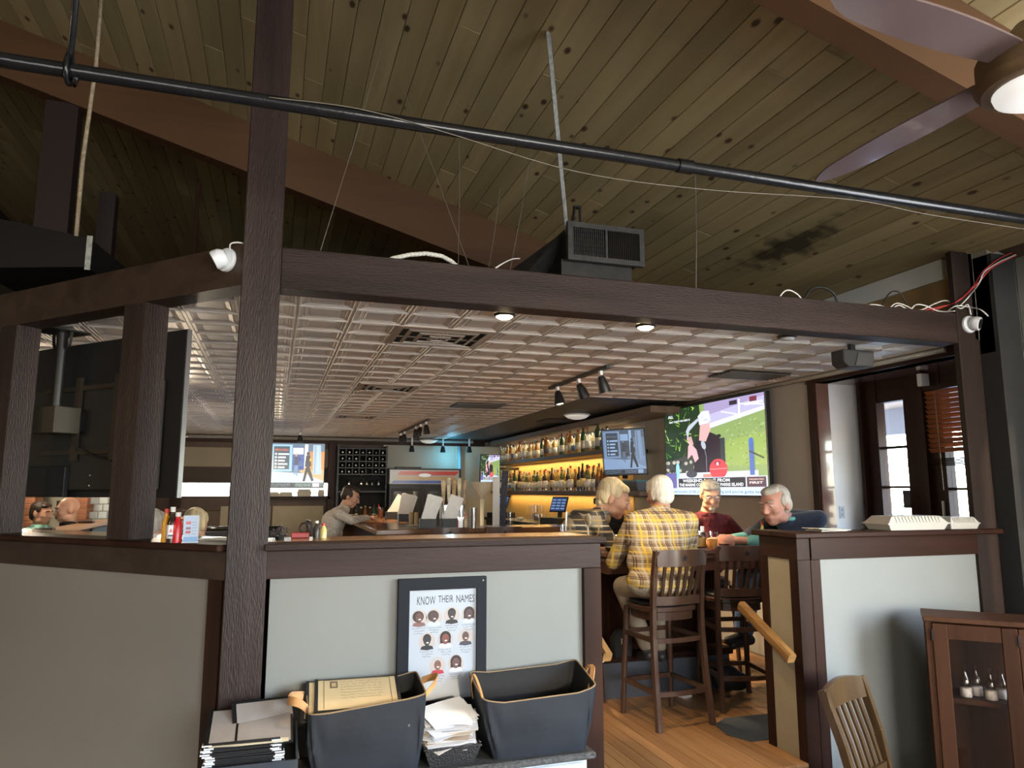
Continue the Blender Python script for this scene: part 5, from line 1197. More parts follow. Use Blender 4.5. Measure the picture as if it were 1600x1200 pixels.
# ---- foam boxes under the far television
def foam_box(loc, w, d, h, lab, rz=0):
    t = thing('takeout_box', lab, 'takeout box', loc, rz)
    a, b = w / 2, d / 2
    def fr(z0, z1, k0, k1): return MB().add([(-a * k0, -b * k0, z0), (a * k0, -b * k0, z0), (a * k0, b * k0, z0), (-a * k0, b * k0, z0), (-a * k1, -b * k1, z1), (a * k1, -b * k1, z1), (a * k1, b * k1, z1), (-a * k1, b * k1, z1)], [(3, 2, 1, 0), (4, 5, 6, 7), (0, 1, 5, 4), (1, 2, 6, 5), (2, 3, 7, 6), (3, 0, 4, 7)])
    fr(0, h * .42, .90, 1.0).build('tray', M['foam'], t, local=True, bevel=.002); fr(h * .42, h * .52, 1.04, 1.04).build('rim', M['foam'], t, local=True, bevel=.001); fr(h * .52, h, 1.0, .80).build('lid', M['foam'], t, local=True, bevel=.002)
    if w > .2:
        me = MB().box((0, 0, 0), (.006, .008, h * .44), Matrix.Rotation(-.35, 3, 'X')).mesh('rib', M['foam'])
        for i in range(14): part('rib', me, t, (-a * .72 + i * a * 1.44 / 13, -b * .915, h * .74))
    return t
for i, (x, w) in enumerate(((-.02, .22), (.20, .24), (.52, .26), (.82, .12))): foam_box((x, 13.925, 1.6905), w, .14, .08 + .05 * (i == 2) + .04 * (i == 3), 'foam takeout box on the far sill, %s from the left' % ORD[i])
# ================================================================== PEOPLE, STOOLS, TABLE
def blob(name, fn, voxel, mat_, parent, iters=4, factor=.5):
    """one continuous surface grown over overlapping volumes"""
    mb = MB(); fn(mb)
    me = mb.mesh(name + '_raw', mat_, weld=False)
    ob = bpy.data.objects.new(name, me); COL.objects.link(ob)
    md = ob.modifiers.new('remesh', 'REMESH'); md.mode = 'VOXEL'; md.voxel_size = voxel
    sm = ob.modifiers.new('smooth', 'SMOOTH'); sm.iterations = iters; sm.factor = factor
    ev = ob.evaluated_get(bpy.context.evaluated_depsgraph_get())
    out = bpy.data.meshes.new_from_object(ev); out.name = name
    bpy.data.objects.remove(ob); bpy.data.meshes.remove(me)
    out.transform(MATS[parent.name])
    out.polygons.foreach_set('use_smooth', [True] * len(out.polygons))
    if not out.materials: out.materials.append(mat_)
    o = bpy.data.objects.new(name, out); COL.objects.link(o); o.parent = parent
    MATS[o.name] = MATS[parent.name]
    return o
def V(*a): return Vector(a)
def head_frame(c, yaw, pitch, roll=0, s=1.0):
    """yaw 0 faces -Y, turned anticlockwise seen from above; pitch positive looks down"""
    R = Matrix.Rotation(yaw, 3, 'Z') @ Matrix.Rotation(pitch, 3, 'X') @ Matrix.Rotation(roll, 3, 'Y')
    c = Vector(c)
    return lambda x, y, z: c + R @ (Vector((x, y, z)) * s), R, s
def head_vol(mb, H):
    P, R, s = H
    E = lambda x, y, z, rx, ry, rz: mb.ell(P(x, y, z), (rx * s, ry * s, rz * s), 20, 14, R)
    E(0, .012, .035, .078, .098, .092); E(0, -.03, .0, .068, .072, .09); E(0, -.035, -.055, .057, .06, .058); E(0, -.062, -.092, .030, .03, .024)
    E(0, -.085, .035, .058, .02, .016)                              # brow
    for k in (-1, 1):
        E(k * .040, -.068, -.022, .026, .028, .024)                 # cheeks
        E(k * .079, .010, -.008, .010, .022, .034)                  # ears
        E(k * .045, -.02, -.075, .026, .045, .028)                  # jaw
    mb.capsule(P(0, -.094, .022), P(0, -.118, -.022), .011 * s, .016 * s, 10); E(0, -.112, -.028, .019, .014, .011)   # nose
    E(0, -.092, -.058, .026, .012, .008); E(0, -.090, -.070, .022, .012, .008)     # lips
def hand_vol(mb, w, d, n, curl=.5, side=1, s=1.0):
    """w wrist, d pointing direction, n palm normal; four fingers and a thumb"""
    w, d, n = Vector(w), Vector(d).normalized(), Vector(n).normalized(); x = d.cross(n).normalized() * side
    R = Matrix((x, d, n)).transposed()
    mb.ell(w + d * .045 * s, (.040 * s, .052 * s, .017 * s), 14, 10, R)
    for i, (o, L) in enumerate(((-.030, .062), (-.010, .072), (.010, .068), (.029, .052))):
        p0 = w + d * .080 * s + x * o * s; a = curl
        pts = [p0]
        ang = .1
        for seg, l in enumerate((.45, .32, .23)):
            ang += a * (.7 if seg == 0 else 1.0)
            pts.append(pts[-1] + (d * math.cos(ang) + n * math.sin(ang)) * L * l * s)
        for k in range(3): mb.capsule(pts[k], pts[k + 1], .0095 * s - .0008 * k, .009 * s - .0008 * k, 8)
    t0 = w + d * .022 * s - x * .032 * s; t1 = t0 + (d * .6 - x * .55 + n * .45).normalized() * .042 * s; t2 = t1 + (d * .85 + n * .5 + x * .1).normalized() * .032 * s
    mb.capsule(t0, t1, .0125 * s, .0105 * s, 8); mb.capsule(t1, t2, .0105 * s, .009 * s, 8)
def limb(mb, pts, rs, n=14):
    for i in range(len(pts) - 1): mb.capsule(pts[i], pts[i + 1], rs[i], rs[i + 1], n)
def person(label, J, skin, hair, shirt, trousers, shoe, vox=.0075, hairfn=None, extras=None, group=None, belly=0, sleeve_cut=None, cuff=None, wide=1.0):
    """J: joints in the room. One skin body; hair, shirt, trousers, shoes as clothing"""
    base = J['seat']; pr_ = thing('person', label, 'person', (base[0], base[1], base[2]), group=group)
    H = J['head']; P, R, s = H
    pel, ch, nk = Vector(J['pelvis']), Vector(J['chest']), Vector(J['neck'])
    SL, SR = Vector(J['sl']), Vector(J['sr']); across = (SR - SL).normalized()
    fwd = across.cross(Vector((0, 0, 1))).normalized()
    Rt = Matrix((across, fwd, Vector((0, 0, 1)))).transposed()
    def skinfn(mb):
        head_vol(mb, H); limb(mb, [P(0, .02, -.06), nk], [.052, .060])
        limb(mb, [nk, ch], [.06, .10]); mb.ell(ch, (.15, .10, .15), 16, 12, Rt); limb(mb, [ch, pel], [.12, .12]); mb.ell(pel, (.15, .11, .10), 16, 12, Rt)
        for k in 'lr':
            limb(mb, [ch.lerp(Vector(J['s' + k]), .6), J['s' + k], J['e' + k], J['w' + k]], [.055, .050, .038, .027])
            w = Vector(J['w' + k]); d = w - Vector(J['e' + k])
            hd = J.get('h' + k, (d.normalized(), Vector((0, 0, -1)), .45)); hand_vol(mb, w, hd[0], hd[1], hd[2], 1 if k == 'r' else -1, 1.08)
            if 'k' + k in J: limb(mb, [pel.lerp(Vector(J['k' + k]), .15), J['k' + k], J['a' + k]], [.075, .052, .036])
    body = blob('body', skinfn, vox, skin, pr_, 3)
    # face
    for k in (-1, 1):
        MB().ell(P(k * .032, -.0862, .010), (.0125 * s, .0125 * s, .0050 * s), 10, 8, R).build('eye', M['eye'], pr_, smooth=True); MB().ell(P(k * .032, -.0945, .0085), (.005 * s, .005 * s, .0040 * s), 8, 6, R).build('iris', M['iris'], pr_, smooth=True)
        MB().tube([P(k * .015, -.104, .034), P(k * .034, -.102, .040), P(k * .052, -.090, .034)], .0055 * s, 6).build('eyebrow', hair, pr_, smooth=True)
    MB().ell(P(0, -.1045, -.064), (.022 * s, .004 * s, .0028 * s), 12, 6, R).build('mouth', M['lip'], pr_, smooth=True)
    if hairfn: blob('hair', lambda mb: hairfn(mb, P, R, s), .006, hair, pr_, 3)
    def shirtfn(mb):
        b_ = 1 + belly
        limb(mb, [nk + Vector((0, 0, -.03)), ch], [.085, .13]); mb.ell(ch, (.178 * wide, .125 * b_, .17), 20, 14, Rt); mb.ell(ch.lerp(pel, .5), (.17 * wide, .130 * b_ + .02 * belly, .17), 20, 14, Rt); mb.ell(pel + Vector((0, 0, .03)), (.175 * wide, .135 * b_, .12), 20, 14, Rt)
        mb.capsule(SL, SR, .065, .065, 14); mb.capsule(nk.lerp(SL, .25) - Vector((0, 0, .02)), SL, .065, .068, 14); mb.capsule(nk.lerp(SR, .25) - Vector((0, 0, .02)), SR, .065, .068, 14)
        for k in 'lr':
            e, w = Vector(J['e' + k]), Vector(J['w' + k]); f = (sleeve_cut or {}).get(k, .92)
            limb(mb, [Vector(J['s' + k]), e, e.lerp(w, f)], [.070, .056, .044])
    sh = blob('shirt', shirtfn, .010, shirt, pr_, 5)
    col = MB(); a = fwd
    ring = []
    for i in range(13):
        t = math.radians(-150 + 300 * i / 12); ring.append(nk + Vector((0, 0, -.005)) + (-fwd * math.cos(t) * -1 * .072 + across * math.sin(t) * .072) * 1.0)
    col.tube([r + Vector((0, 0, .006)) for r in ring], .017, 8); col.build('collar', cuff or shirt, pr_, smooth=True)
    if trousers is not None and 'kl' in J:
        def tf(mb):
            mb.ell(pel, (.175 * wide, .14, .10), 18, 12, Rt)
            for k in 'lr':
                sgn = -1 if k == 'l' else 1
                limb(mb, [pel + across * sgn * .085, J['k' + k], Vector(J['k' + k]).lerp(Vector(J['a' + k]), .93)], [.092, .072, .056])
        blob('trousers', tf, .010, trousers, pr_, 4)
        for k in 'lr':
            a_ = Vector(J['a' + k]); d = Vector(J.get('toe' + k, (0, .12, -.05))); dn = d.normalized()
            def sf(mb): mb.ell(a_ + Vector((0, 0, -.015)), (.046, .046, .055), 12, 10); mb.capsule(a_ + Vector((0, 0, -.05)), a_ + d + Vector((0, 0, -.05)), .040, .036, 12); mb.ell(a_ - dn * .03 + Vector((0, 0, -.055)), .038, 12, 8)
            blob('shoe', sf, .009, shoe, pr_, 3)
    if extras: extras(pr_, P, R, s)
    return pr_
def hair_full(mb, P, R, s, back=-.05, vol=1.0, front=.06, side=-.02):
    E = lambda x, y, z, rx, ry, rz: mb.ell(P(x, y, z), (rx * s, ry * s, rz * s), 20, 14, R)
    E(0, .030, .052, .083 * vol, .090 * vol, .080 * vol); E(0, .052, .005, .079 * vol, .064 * vol, .075); E(0, .066, back + .005, .062, .040, .042)
    E(.022, -.030, .088, .050 * vol, .050, .026 * vol); E(-.026, -.034, .083, .044 * vol, .050, .026 * vol); E(.0, -.015, .096, .055, .05, .024)
    for k in (-1, 1): E(k * .071, -.012, .046, .013, .032, .036); E(k * .070, .040, .0, .016, .024, .05)
def hair_thin(mb, P, R, s):
    E = lambda x, y, z, rx, ry, rz: mb.ell(P(x, y, z), (rx * s, ry * s, rz * s), 20, 14, R)
    E(0, .034, .050, .081, .088, .082); E(0, .055, .0, .078, .062, .07); E(.0, -.012, .092, .062, .07, .036)
    for k in (-1, 1): E(k * .070, .012, .025, .017, .045, .045)
PI = math.pi
# ---- shirts
plaid_y = plaid('yellow_plaid_flannel', (.40, .28, .10), [(0, .105, .1, .34, (.30, .22, .16), .55), (2, .105, .2, .34, (.28, .20, .15), .55), (0, .105, .22, .05, (.55, .50, .40), .6), (2, .105, .32, .05, (.55, .50, .40), .6), (0, .105, .12, .05, (.06, .03, .03), .8), (0, .105, .02, .05, (.06, .03, .03), .8), (2, .105, .12, .05, (.06, .03, .03), .8), (2, .105, .22, .05, (.06, .03, .03), .8), (0, .105, .55, .10, (.68, .46, .07), .8), (2, .105, .65, .10, (.68, .46, .07), .7), (0, .105, .80, .12, (.52, .49, .41), .45), (2, .105, .9, .12, (.52, .49, .41), .45)])
plaid_g = plaid('grey_gold_plaid_flannel', (.36, .31, .23), [(0, .16, .1, .42, (.035, .035, .04), .85), (2, .15, .2, .42, (.035, .035, .04), .8), (0, .16, .62, .06, (.72, .68, .55), .9), (2, .15, .72, .06, (.72, .68, .55), .9), (0, .16, .30, .05, (.50, .36, .16), .9), (2, .15, .45, .05, (.55, .40, .18), .8), (2, .15, .02, .10, (.60, .46, .24), .6)])
plaid_r = plaid('dark_red_plaid_flannel', (.135, .022, .025), [(0, .05, .1, .4, (.06, .012, .018), .6), (2, .05, .2, .4, (.06, .012, .018), .6), (0, .05, .05, .06, (.22, .06, .06), .6), (2, .05, .05, .06, (.22, .06, .06), .5)])
shirt_b = plain('small_check_shirt', (.52, .47, .40), .8, var=.35, vscale=60, bump=.4, bscale=10)
# ---- man in yellow plaid, back to the viewer
J = dict(seat=(2.53, 4.50, BF), head=head_frame((2.655, 4.71, 1.768), PI - .05, .22, s=1.07), pelvis=(2.50, 4.46, 1.17), chest=(2.545, 4.56, 1.47), neck=(2.62, 4.65, 1.655), sl=(2.375, 4.57, 1.59), sr=(2.785, 4.54, 1.585),
         el=(2.30, 4.76, 1.30), er=(2.87, 4.70, 1.31), wl=(2.50, 4.95, 1.395), wr=(2.80, 4.93, 1.40), kl=(2.36, 4.74, 1.13), kr=(2.64, 4.76, 1.12), al=(2.56, 4.78, .70), ar=(2.67, 4.80, .68), toel=(.01, .11, -.03), toer=(.02, .11, -.03))
def ex_yellow(pr_, P, R, s):
    MB().tube([P(-.082, -.02, .01), P(-.084, .03, .005)], .003, 6).build('glasses_arm', M['steel'], pr_)
person('man in yellow plaid flannel seated with his back to the viewer', J, M['skin2'], M['hairwhite'], plaid_y, M['khaki'], M['boot'], hairfn=lambda mb, P, R, s: hair_full(mb, P, R, s, -.045, 1.0), belly=.25, extras=ex_yellow, wide=1.36)
# ---- man in grey and gold plaid, facing right across the table
J = dict(seat=(2.14, 5.16, BF), head=head_frame((2.475, 5.10, 1.735), math.radians(62), .38, s=1.16), pelvis=(2.10, 5.17, 1.15), chest=(2.20, 5.15, 1.46), neck=(2.37, 5.12, 1.63), sl=(2.27, 5.33, 1.585), sr=(2.255, 4.97, 1.585),
         er=(2.36, 4.90, 1.41), el=(2.45, 5.38, 1.40), wr=(2.64, 5.02, 1.42), wl=(2.70, 5.22, 1.41), kl=(2.5, 5.38, 1.12), kr=(2.48, 5.33, 1.12), al=(2.5, 5.42, .7), ar=(2.46, 5.40, .7))
J.pop('kl'); J.pop('kr')
person('blond man in grey and gold plaid shirt leaning over the table', J, M['skin'], M['hairblond'], plaid_g, None, M['boot'], hairfn=lambda mb, P, R, s: hair_full(mb, P, R, s, -.055, 1.06), belly=.1, cuff=plain('grey_undershirt', (.20, .19, .17), .8), wide=1.05)
# ---- man in dark red with glasses and goatee
def ex_red(pr_, P, R, s):
    for k in (-1, 1):
        MB().tube([P(k * .033 + .024 * math.cos(a / 16 * 2 * PI), -.108, .008 + .018 * math.sin(a / 16 * 2 * PI)) for a in range(17)], .0022, 6).build('spectacle_rim', M['steel'], pr_)
        MB().tube([P(k * .057, -.104, .012), P(k * .080, -.01, .012)], .002, 6).build('spectacle_arm', M['steel'], pr_)
    blob('goatee', lambda mb: (mb.ell(P(0, -.094, -.088), (.026 * s, .016 * s, .022 * s), 12, 8, R), mb.ell(P(0, -.106, -.047), (.026 * s, .006 * s, .006 * s), 12, 8, R)), .005, M['hairgrey'], pr_, 2)
    MB().ell((3.478, 5.385, 1.565), (.045, .04, .055), 14, 10).build('undershirt', M['canvasin'], pr_, smooth=True)
J = dict(seat=(3.52, 5.50, BF), head=head_frame((3.49, 5.34, 1.758), -.40, .36, s=.98), pelvis=(3.52, 5.52, 1.15), chest=(3.52, 5.48, 1.41), neck=(3.50, 5.42, 1.595), sl=(3.71, 5.46, 1.525), sr=(3.32, 5.46, 1.525),
         el=(3.74, 5.22, 1.36), er=(3.26, 5.22, 1.40), wl=(3.36, 5.06, 1.41), wr=(3.12, 5.00, 1.43), hr=(V(-.35, -.9, .0), V(-.9, .3, -.1), .55))
person('grey haired man in dark red plaid shirt wearing glasses', J, M['skin'], M['hairgrey'], plaid_r, None, M['boot'], hairfn=lambda mb, P, R, s: hair_full(mb, P, R, s, -.05, 1.04), extras=ex_red, belly=.1, wide=1.05)
# ---- man in navy vest at the right end
J = dict(seat=(3.93, 4.72, BF), head=head_frame((3.61, 4.66, 1.685), math.radians(-72), .16, -.10, s=1.20), pelvis=(3.98, 4.74, 1.12), chest=(3.94, 4.77, 1.46), neck=(3.745, 4.71, 1.585), sl=(3.92, 4.57, 1.585), sr=(3.90, 4.97, 1.59),
         el=(3.64, 4.69, 1.40), er=(3.60, 5.05, 1.41), wl=(3.37, 4.83, 1.425), wr=(3.40, 4.98, 1.41), hl=(V(-.9, .35, .05), V(.3, .9, -.1), .6), kl=(3.60, 4.98, 1.12), kr=(3.64, 5.12, 1.12), al=(3.53, 4.98, .70), ar=(3.58, 5.12, .70), toel=(-.11, .02, -.03), toer=(-.11, .02, -.03))
def ex_navy(pr_, P, R, s):
    sl, el, wl = Vector(J['sl']), Vector(J['el']), Vector(J['wl'])
    blob('teal_sleeve', lambda mb: limb(mb, [el.lerp(wl, .03), el.lerp(wl, .62)], [.060, .052]), .009, M['teal'], pr_, 4)
    sr, er, wr = Vector(J['sr']), Vector(J['er']), Vector(J['wr'])
    blob('teal_sleeve', lambda mb: limb(mb, [er.lerp(wr, .03), er.lerp(wr, .62)], [.060, .052]), .009, M['teal'], pr_, 4)
person('heavy man in navy vest over teal shirt leaning in at the table end', J, M['skin2'], M['hairgrey'], M['navy'], M['jeans'], M['boot'], hairfn=hair_thin, extras=ex_navy, belly=.3, sleeve_cut={'l': .04, 'r': .04}, cuff=M['teal'], wide=1.2)
# ---- man alone at the far bar
J = dict(seat=(.76, 10.0, BF), head=head_frame((.965, 9.95, 1.715), math.radians(75), .42, s=1.12), pelvis=(.68, 10.0, 1.10), chest=(.76, 10.0, 1.38), neck=(.885, 9.96, 1.575), sl=(.80, 10.21, 1.50), sr=(.80, 9.79, 1.50),
         el=(.98, 10.22, 1.40), er=(.97, 9.74, 1.41), wl=(1.20, 10.04, 1.43), wr=(1.20, 9.90, 1.44), kl=(1.02, 10.1, 1.10), kr=(1.02, 9.9, 1.10), al=(1.0, 10.1, .62), ar=(1.0, 9.9, .62), toel=(.12, 0, -.03), toer=(.12, 0, -.03))
person('dark haired man in checked shirt alone at the far bar looking down', J, M['skin'], M['hairdark'], shirt_b, M['charcoal'], M['boot'], vox=.010, hairfn=hair_thin, belly=.25, wide=1.1)
# ---- diners in the booths at the left
def diner(loc, yaw, lab, skin, hair, shirt, full=True, z0=.75):
    x, y, z = loc; f = Vector((math.sin(yaw), -math.cos(yaw), 0)); r_ = Vector((0, 0, 1)).cross(f)
    c = Vector(loc); q = lambda a, b, h: tuple(c + r_ * a + f * b + Vector((0, 0, h - z)))
    J = dict(seat=(x, y, z - 1.05), head=head_frame(loc, yaw, .15, s=1.1), pelvis=q(0, -.05, z - .60), chest=q(0, -.03, z - .32), neck=q(0, -.01, z - .15), sl=q(.2, -.02, z - .23), sr=q(-.2, -.02, z - .23), el=q(.25, .12, z - .48), er=q(-.25, .12, z - .48), wl=q(.15, .36, z - .46), wr=q(-.15, .36, z - .46))
    return person(lab, J, skin, hair, shirt, None, M['boot'], vox=.014, hairfn=(lambda mb, P, R, s: hair_full(mb, P, R, s)) if full else None)
diner(tuple(at(64, 802, 'Y', 9.95)), 1.2, 'woman in bright patterned top behind the booth rail', M['skin'], M['hairdark'], plain('patterned_top', (.25, .5, .42), .8, var=.9, vscale=14))
diner(tuple(at(106, 797, 'Y', 9.3)), -1.2, 'bald man in black facing the patterned top', M['skin'], M['hairdark'], M['canvasin'], False)
diner(tuple(at(240, 822, 'Y', 6.75)), 2.6, 'person with grey blond hair seated behind the sauce bottles', M['skin'], M['hairgrey'], M['navy'])
diner(tuple(at(283, 815, 'Y', 9.2)), .5, 'person with dark hair seated in the booth', M['skin'], M['hairdark'], M['charcoal'])
diner(tuple(at(306, 820, 'Y', 6.75)), 2.9, 'person with blond hair seated behind the table card', M['skin'], M['hairblond'], M['charcoal'])
# ---- bar stools with star cut-outs
def stool(name, label, loc, rz, group='bar stools at the high table'):
    t = thing(name, label, 'bar stool', loc, rz, group); W_ = M['chairwood']; sh = .74
    # local: back toward -Y
    for sx in (-1, 1):
        MB().tube([(sx * .195, .20, 0), (sx * .185, .185, .35), (sx * .17, .165, sh - .03)], [.018, .021, .023], 8).build('leg', W_, t, local=True, smooth=50)
        pts = [(sx * .205, -.245, 0), (sx * .195, -.205, .30), (sx * .19, -.185, .55), (sx * .187, -.185, sh), (sx * .187, -.205, sh + .20), (sx * .19, -.245, sh + .37)]
        mb = MB()
        for a, b in zip(pts, pts[1:]): mb.bar(a, b, .030, .036, up=(0, 1, 0))
        mb.build('leg', W_, t, local=True)
    seat = MB(); n = 20; out = []
    for i in range(n):
        a = 2 * PI * i / n; out.append((.215 * math.copysign(abs(math.cos(a)) ** .7, math.cos(a)), .20 * math.copysign(abs(math.sin(a)) ** .7, math.sin(a)), sh - .03))
    seat.prism(out, (0, 0, .035)); seat.build('seat', W_, t, local=True, bevel=.006)
    MB().prism([(x * .88, y * .88, sh - .085) for x, y, _ in out], (0, 0, .055)).build('seat_apron', W_, t, local=True)
    MB().prism([(x * .92, y * .92, sh + .005) for x, y, _ in out], (0, 0, .022)).build('seat_pad', M['black'], t, local=True, bevel=.006)
    def arc(z, h, y0, bow, th=.022, star=False, x0=.19):
        mb = MB(); m = 12; f_ = []; 
        for i in range(m + 1):
            x = -x0 + 2 * x0 * i / m; y = y0 - bow * (1 - (x / x0) ** 2); f_.append((x, y))
        vs = []; fs = []
        for x, y in f_: vs += [(x, y, z), (x, y, z + h), (x, y + th, z + h), (x, y + th, z)]
        for i in range(m):
            for k in range(4): fs.append((4 * i + k, 4 * i + (k + 1) % 4, 4 * i + 4 + (k + 1) % 4, 4 * i + 4 + k))
        fs += [(3, 2, 1, 0), (4 * m, 4 * m + 1, 4 * m + 2, 4 * m + 3)]
        return mb.add(vs, fs)
    cr = arc(sh + .27, .105, -.255, .035).build('crest_rail', W_, t, local=True, smooth=40)
    st = []
    for i in range(10):
        a = PI / 2 + i * PI / 5; q = .026 if i % 2 == 0 else .011; st.append((q * math.cos(a), -.2915, sh + .322 + q * math.sin(a)))
    MB().prism(st, (0, .003, 0)).build('star_cutout', M['canvasin'], cr, local=True)
    arc(sh + .02, .055, -.195, .03).build('lower_back_rail', W_, t, local=True, smooth=40)
    for i in range(6):
        x = -.135 + i * .054; k = 1 - (x / .19) ** 2
        MB().bar((x * .93, -.186 - .028 * k, sh + .07), (x, -.244 - .033 * k, sh + .28), .022, .012, up=(0, 1, 0)).build('back_slat', W_, t, local=True)
    for z, k in ((.20, 1.0), (.52, .98)):
        arc(z, .03, -.215 if z < .3 else -.185, .03, .02).build('stretcher', W_, t, local=True, smooth=40)
        MB().bar((-.185, .185, z + .02), (.185, .185, z + .02), .02, .03).build('stretcher', W_, t, local=True)
        for sx in (-1, 1): MB().bar((sx * .19, -.20, z + .02), (sx * .185, .185, z + .02), .018, .03).build('stretcher', W_, t, local=True)
    return t
stool('bar_stool', 'dark wooden bar stool with star in its back under the yellow plaid man', (2.54, 4.53, BF), .08)
stool('bar_stool', 'empty dark wooden bar stool with star in its back beside the wing wall', (3.215, 4.70, BF), -.18)
stool('bar_stool', 'dark wooden stool under the man at the far bar', (.70, 10.0, BF), -PI / 2, 'stools at the main bar')
for i, x in enumerate((1.75, 2.35)):
    stool('bar_stool', ['dark stool tucked at the main bar, nearer its corner', 'dark stool tucked at the main bar, below the menu caddies'][i], (x, 7.75, BF), 0, 'stools at the main bar')
# seats hidden behind the table carry the other men
for (x, y, rz, lab) in ((2.10, 5.17, -PI / 2, 'dark wooden bar stool under the grey and gold plaid man'), (3.52, 5.55, PI, 'dark wooden bar stool under the man in dark red'), (3.98, 4.74, PI / 2, 'dark wooden bar stool under the man in the navy vest')):
    stool('bar_stool', lab, (x, y, BF), rz)
# ---- the high table they share
ht = thing('high_table', 'dark wooden high table with panelled base shared by the four men', 'table', (2.85, 5.1, BF))
TM = wood('dark_reddish_table', (.10, .042, .027), (.18, .082, .052), 'X', .28, 10, .05, coat=.35)
MB().b2(2.26, 3.70, 4.82, 5.32, 1.325, 1.36).build('table_top', TM, ht, bevel=.006)
MB().b2(2.28, 3.68, 4.84, 5.30, 1.285, 1.325).build('moulding', TM, ht, bevel=.012); MB().b2(2.31, 3.65, 4.87, 5.27, 1.20, 1.285).build('apron', TM, ht, bevel=.004)
MB().b2(2.36, 3.34, 5.10, 5.25, .62, 1.20).build('base_panel', M['trimz'], ht); MB().b2(2.30, 3.42, 5.00, 5.28, .555, .60).build('foot_ledge', M['trimx'], ht, bevel=.006)
for x in (2.40, 2.72, 3.04): MB().b2(x, x + .27, 5.085, 5.10, .68, 1.15).build('raised_panel', M['trimz'], ht, bevel=.008)
MB().b2(2.32, 3.40, 5.03, 5.27, BF, .555).build('kick_board', plain('blue_grey_kick_board', (.075, .085, .105), .5), ht)
# things on the table
TZ = 1.3605
def on_t(px, py): return at(px, py, 'Z', TZ)
def tumbler(loc, lab, liq, lvl=.6, fruit=None):
    t = thing('tumbler', lab, 'drink', loc)
    MB().lathe([(0, .003), (.036, .003), (.038, .006), (.047, .13), (.044, .13), (.035, .014), (0, .014)], n=18).build('glass', M['glass'], t, local=True, smooth=50)
    MB().lathe([(0, .015), (.0345, .015), (.041, .13 * lvl), (0, .13 * lvl)], n=16).build('liquor', plain('liquor_' + lab[:6], liq, .1), t, local=True, smooth=50)
    for i in range(3): MB().box((.012 * (i - 1), .008 * (i % 2), .13 * lvl + .006), (.022, .022, .022), Euler((.4 * i, .3, .5 * i)).to_matrix()).build('ice_cube', M['glass'], t, local=True)
    if fruit: MB().ell((-.015, -.02, .05), (.016, .008, .014), 10, 8).build('fruit_slice', plain('orange_slice', fruit, .4), t, local=True, smooth=True)
    return t
tumbler(tuple(on_t(1096, 857)), 'tumbler of pale iced whiskey with lemon slice held by the man in red', (.45, .30, .10), .62, (.8, .45, .03))
tumbler(tuple(on_t(1113, 858)), 'tumbler of amber iced whiskey held by the man in the navy vest', (.60, .26, .06), .55)
t = thing('sauce_bottle', 'small dark bottle with white cap behind the amber tumbler', 'bottle', (3.26, 5.12, TZ))
MB().lathe([(0, 0), (.028, 0), (.028, .08), (.014, .11), (.012, .13)], n=12).build('body', M['black'], t, local=True, smooth=50); MB().lathe([(.0145, .11), (.0145, .155), (0, .155)], n=10).build('cap', M['white'], t, local=True, smooth=50); MB().lathe([(.029, .015), (.029, .07)], n=12).build('paper_label', M['cream'], t, local=True, smooth=True)
sauce('hot_sauce_bottle', (3.64, 4.87, TZ), 'yellow hot sauce bottle with red cap at the table end', (.75, .55, .12), (.7, .12, .08), .02, .20)
def napkin(c, w, d, rz, lab):
    mb = MB().box((c[0], c[1], c[2] + .002), (w, d, .003), Matrix.Rotation(rz, 3, 'Z')); o = mb.build('napkin', M['paper']); tag(o, lab, 'napkin'); return o
napkin((2.98, 4.90, TZ), .16, .12, .2, 'white paper napkin beside the whiskey tumblers'); napkin((2.52, 4.86, TZ), .07, .06, .4, 'small white paper by the phones')
for (x, y, rz, lab) in ((2.40, 4.885, .25, 'black phone lying face up at the left end of the table'), (3.30, 4.86, -.1, 'black phone lying near the teal sleeve')):
    t = thing('phone', lab, 'phone', (x, y, TZ), rz); MB().b2(-.075, .075, -.037, .037, 0, .010).build('case', M['black'], t, local=True, bevel=.003); MB().b2(-.07, .07, -.033, .033, .010, .0105).build('screen', plain('dark_phone_glass', (.01, .011, .014), .05), t, local=True)
t = thing('condiment_caddy', 'dark caddy of small jars at the left end of the table', 'caddy', (2.45, 5.0, TZ))
MB().b2(-.07, .07, -.05, .05, 0, .012).build('tray', M['black'], t, local=True)
for i in range(3): MB().lathe([(0, .012), (.02, .012), (.02, .055), (.014, .065), (0, .066)], (-.045 + i * .045, 0, 0), 10).build('jar', [M['steel'], M['black'], M['beige']][i], t, local=True, smooth=50)
t = thing('cup_with_straw', 'clear plastic cup with a straw on the ledge before the grey plaid man', 'cup', (1.60, 3.93, 1.5585))
MB().lathe([(0, .002), (.030, .002), (.036, .045), (.034, .045), (.028, .006)], n=16).build('cup', M['glass'], t, local=True, smooth=50); MB().tube([(0, 0, .01), (.008, 0, .12)], .0045, 8).build('straw', plain('pale_straw', (.55, .62, .68), .4), t, local=True, smooth=True)
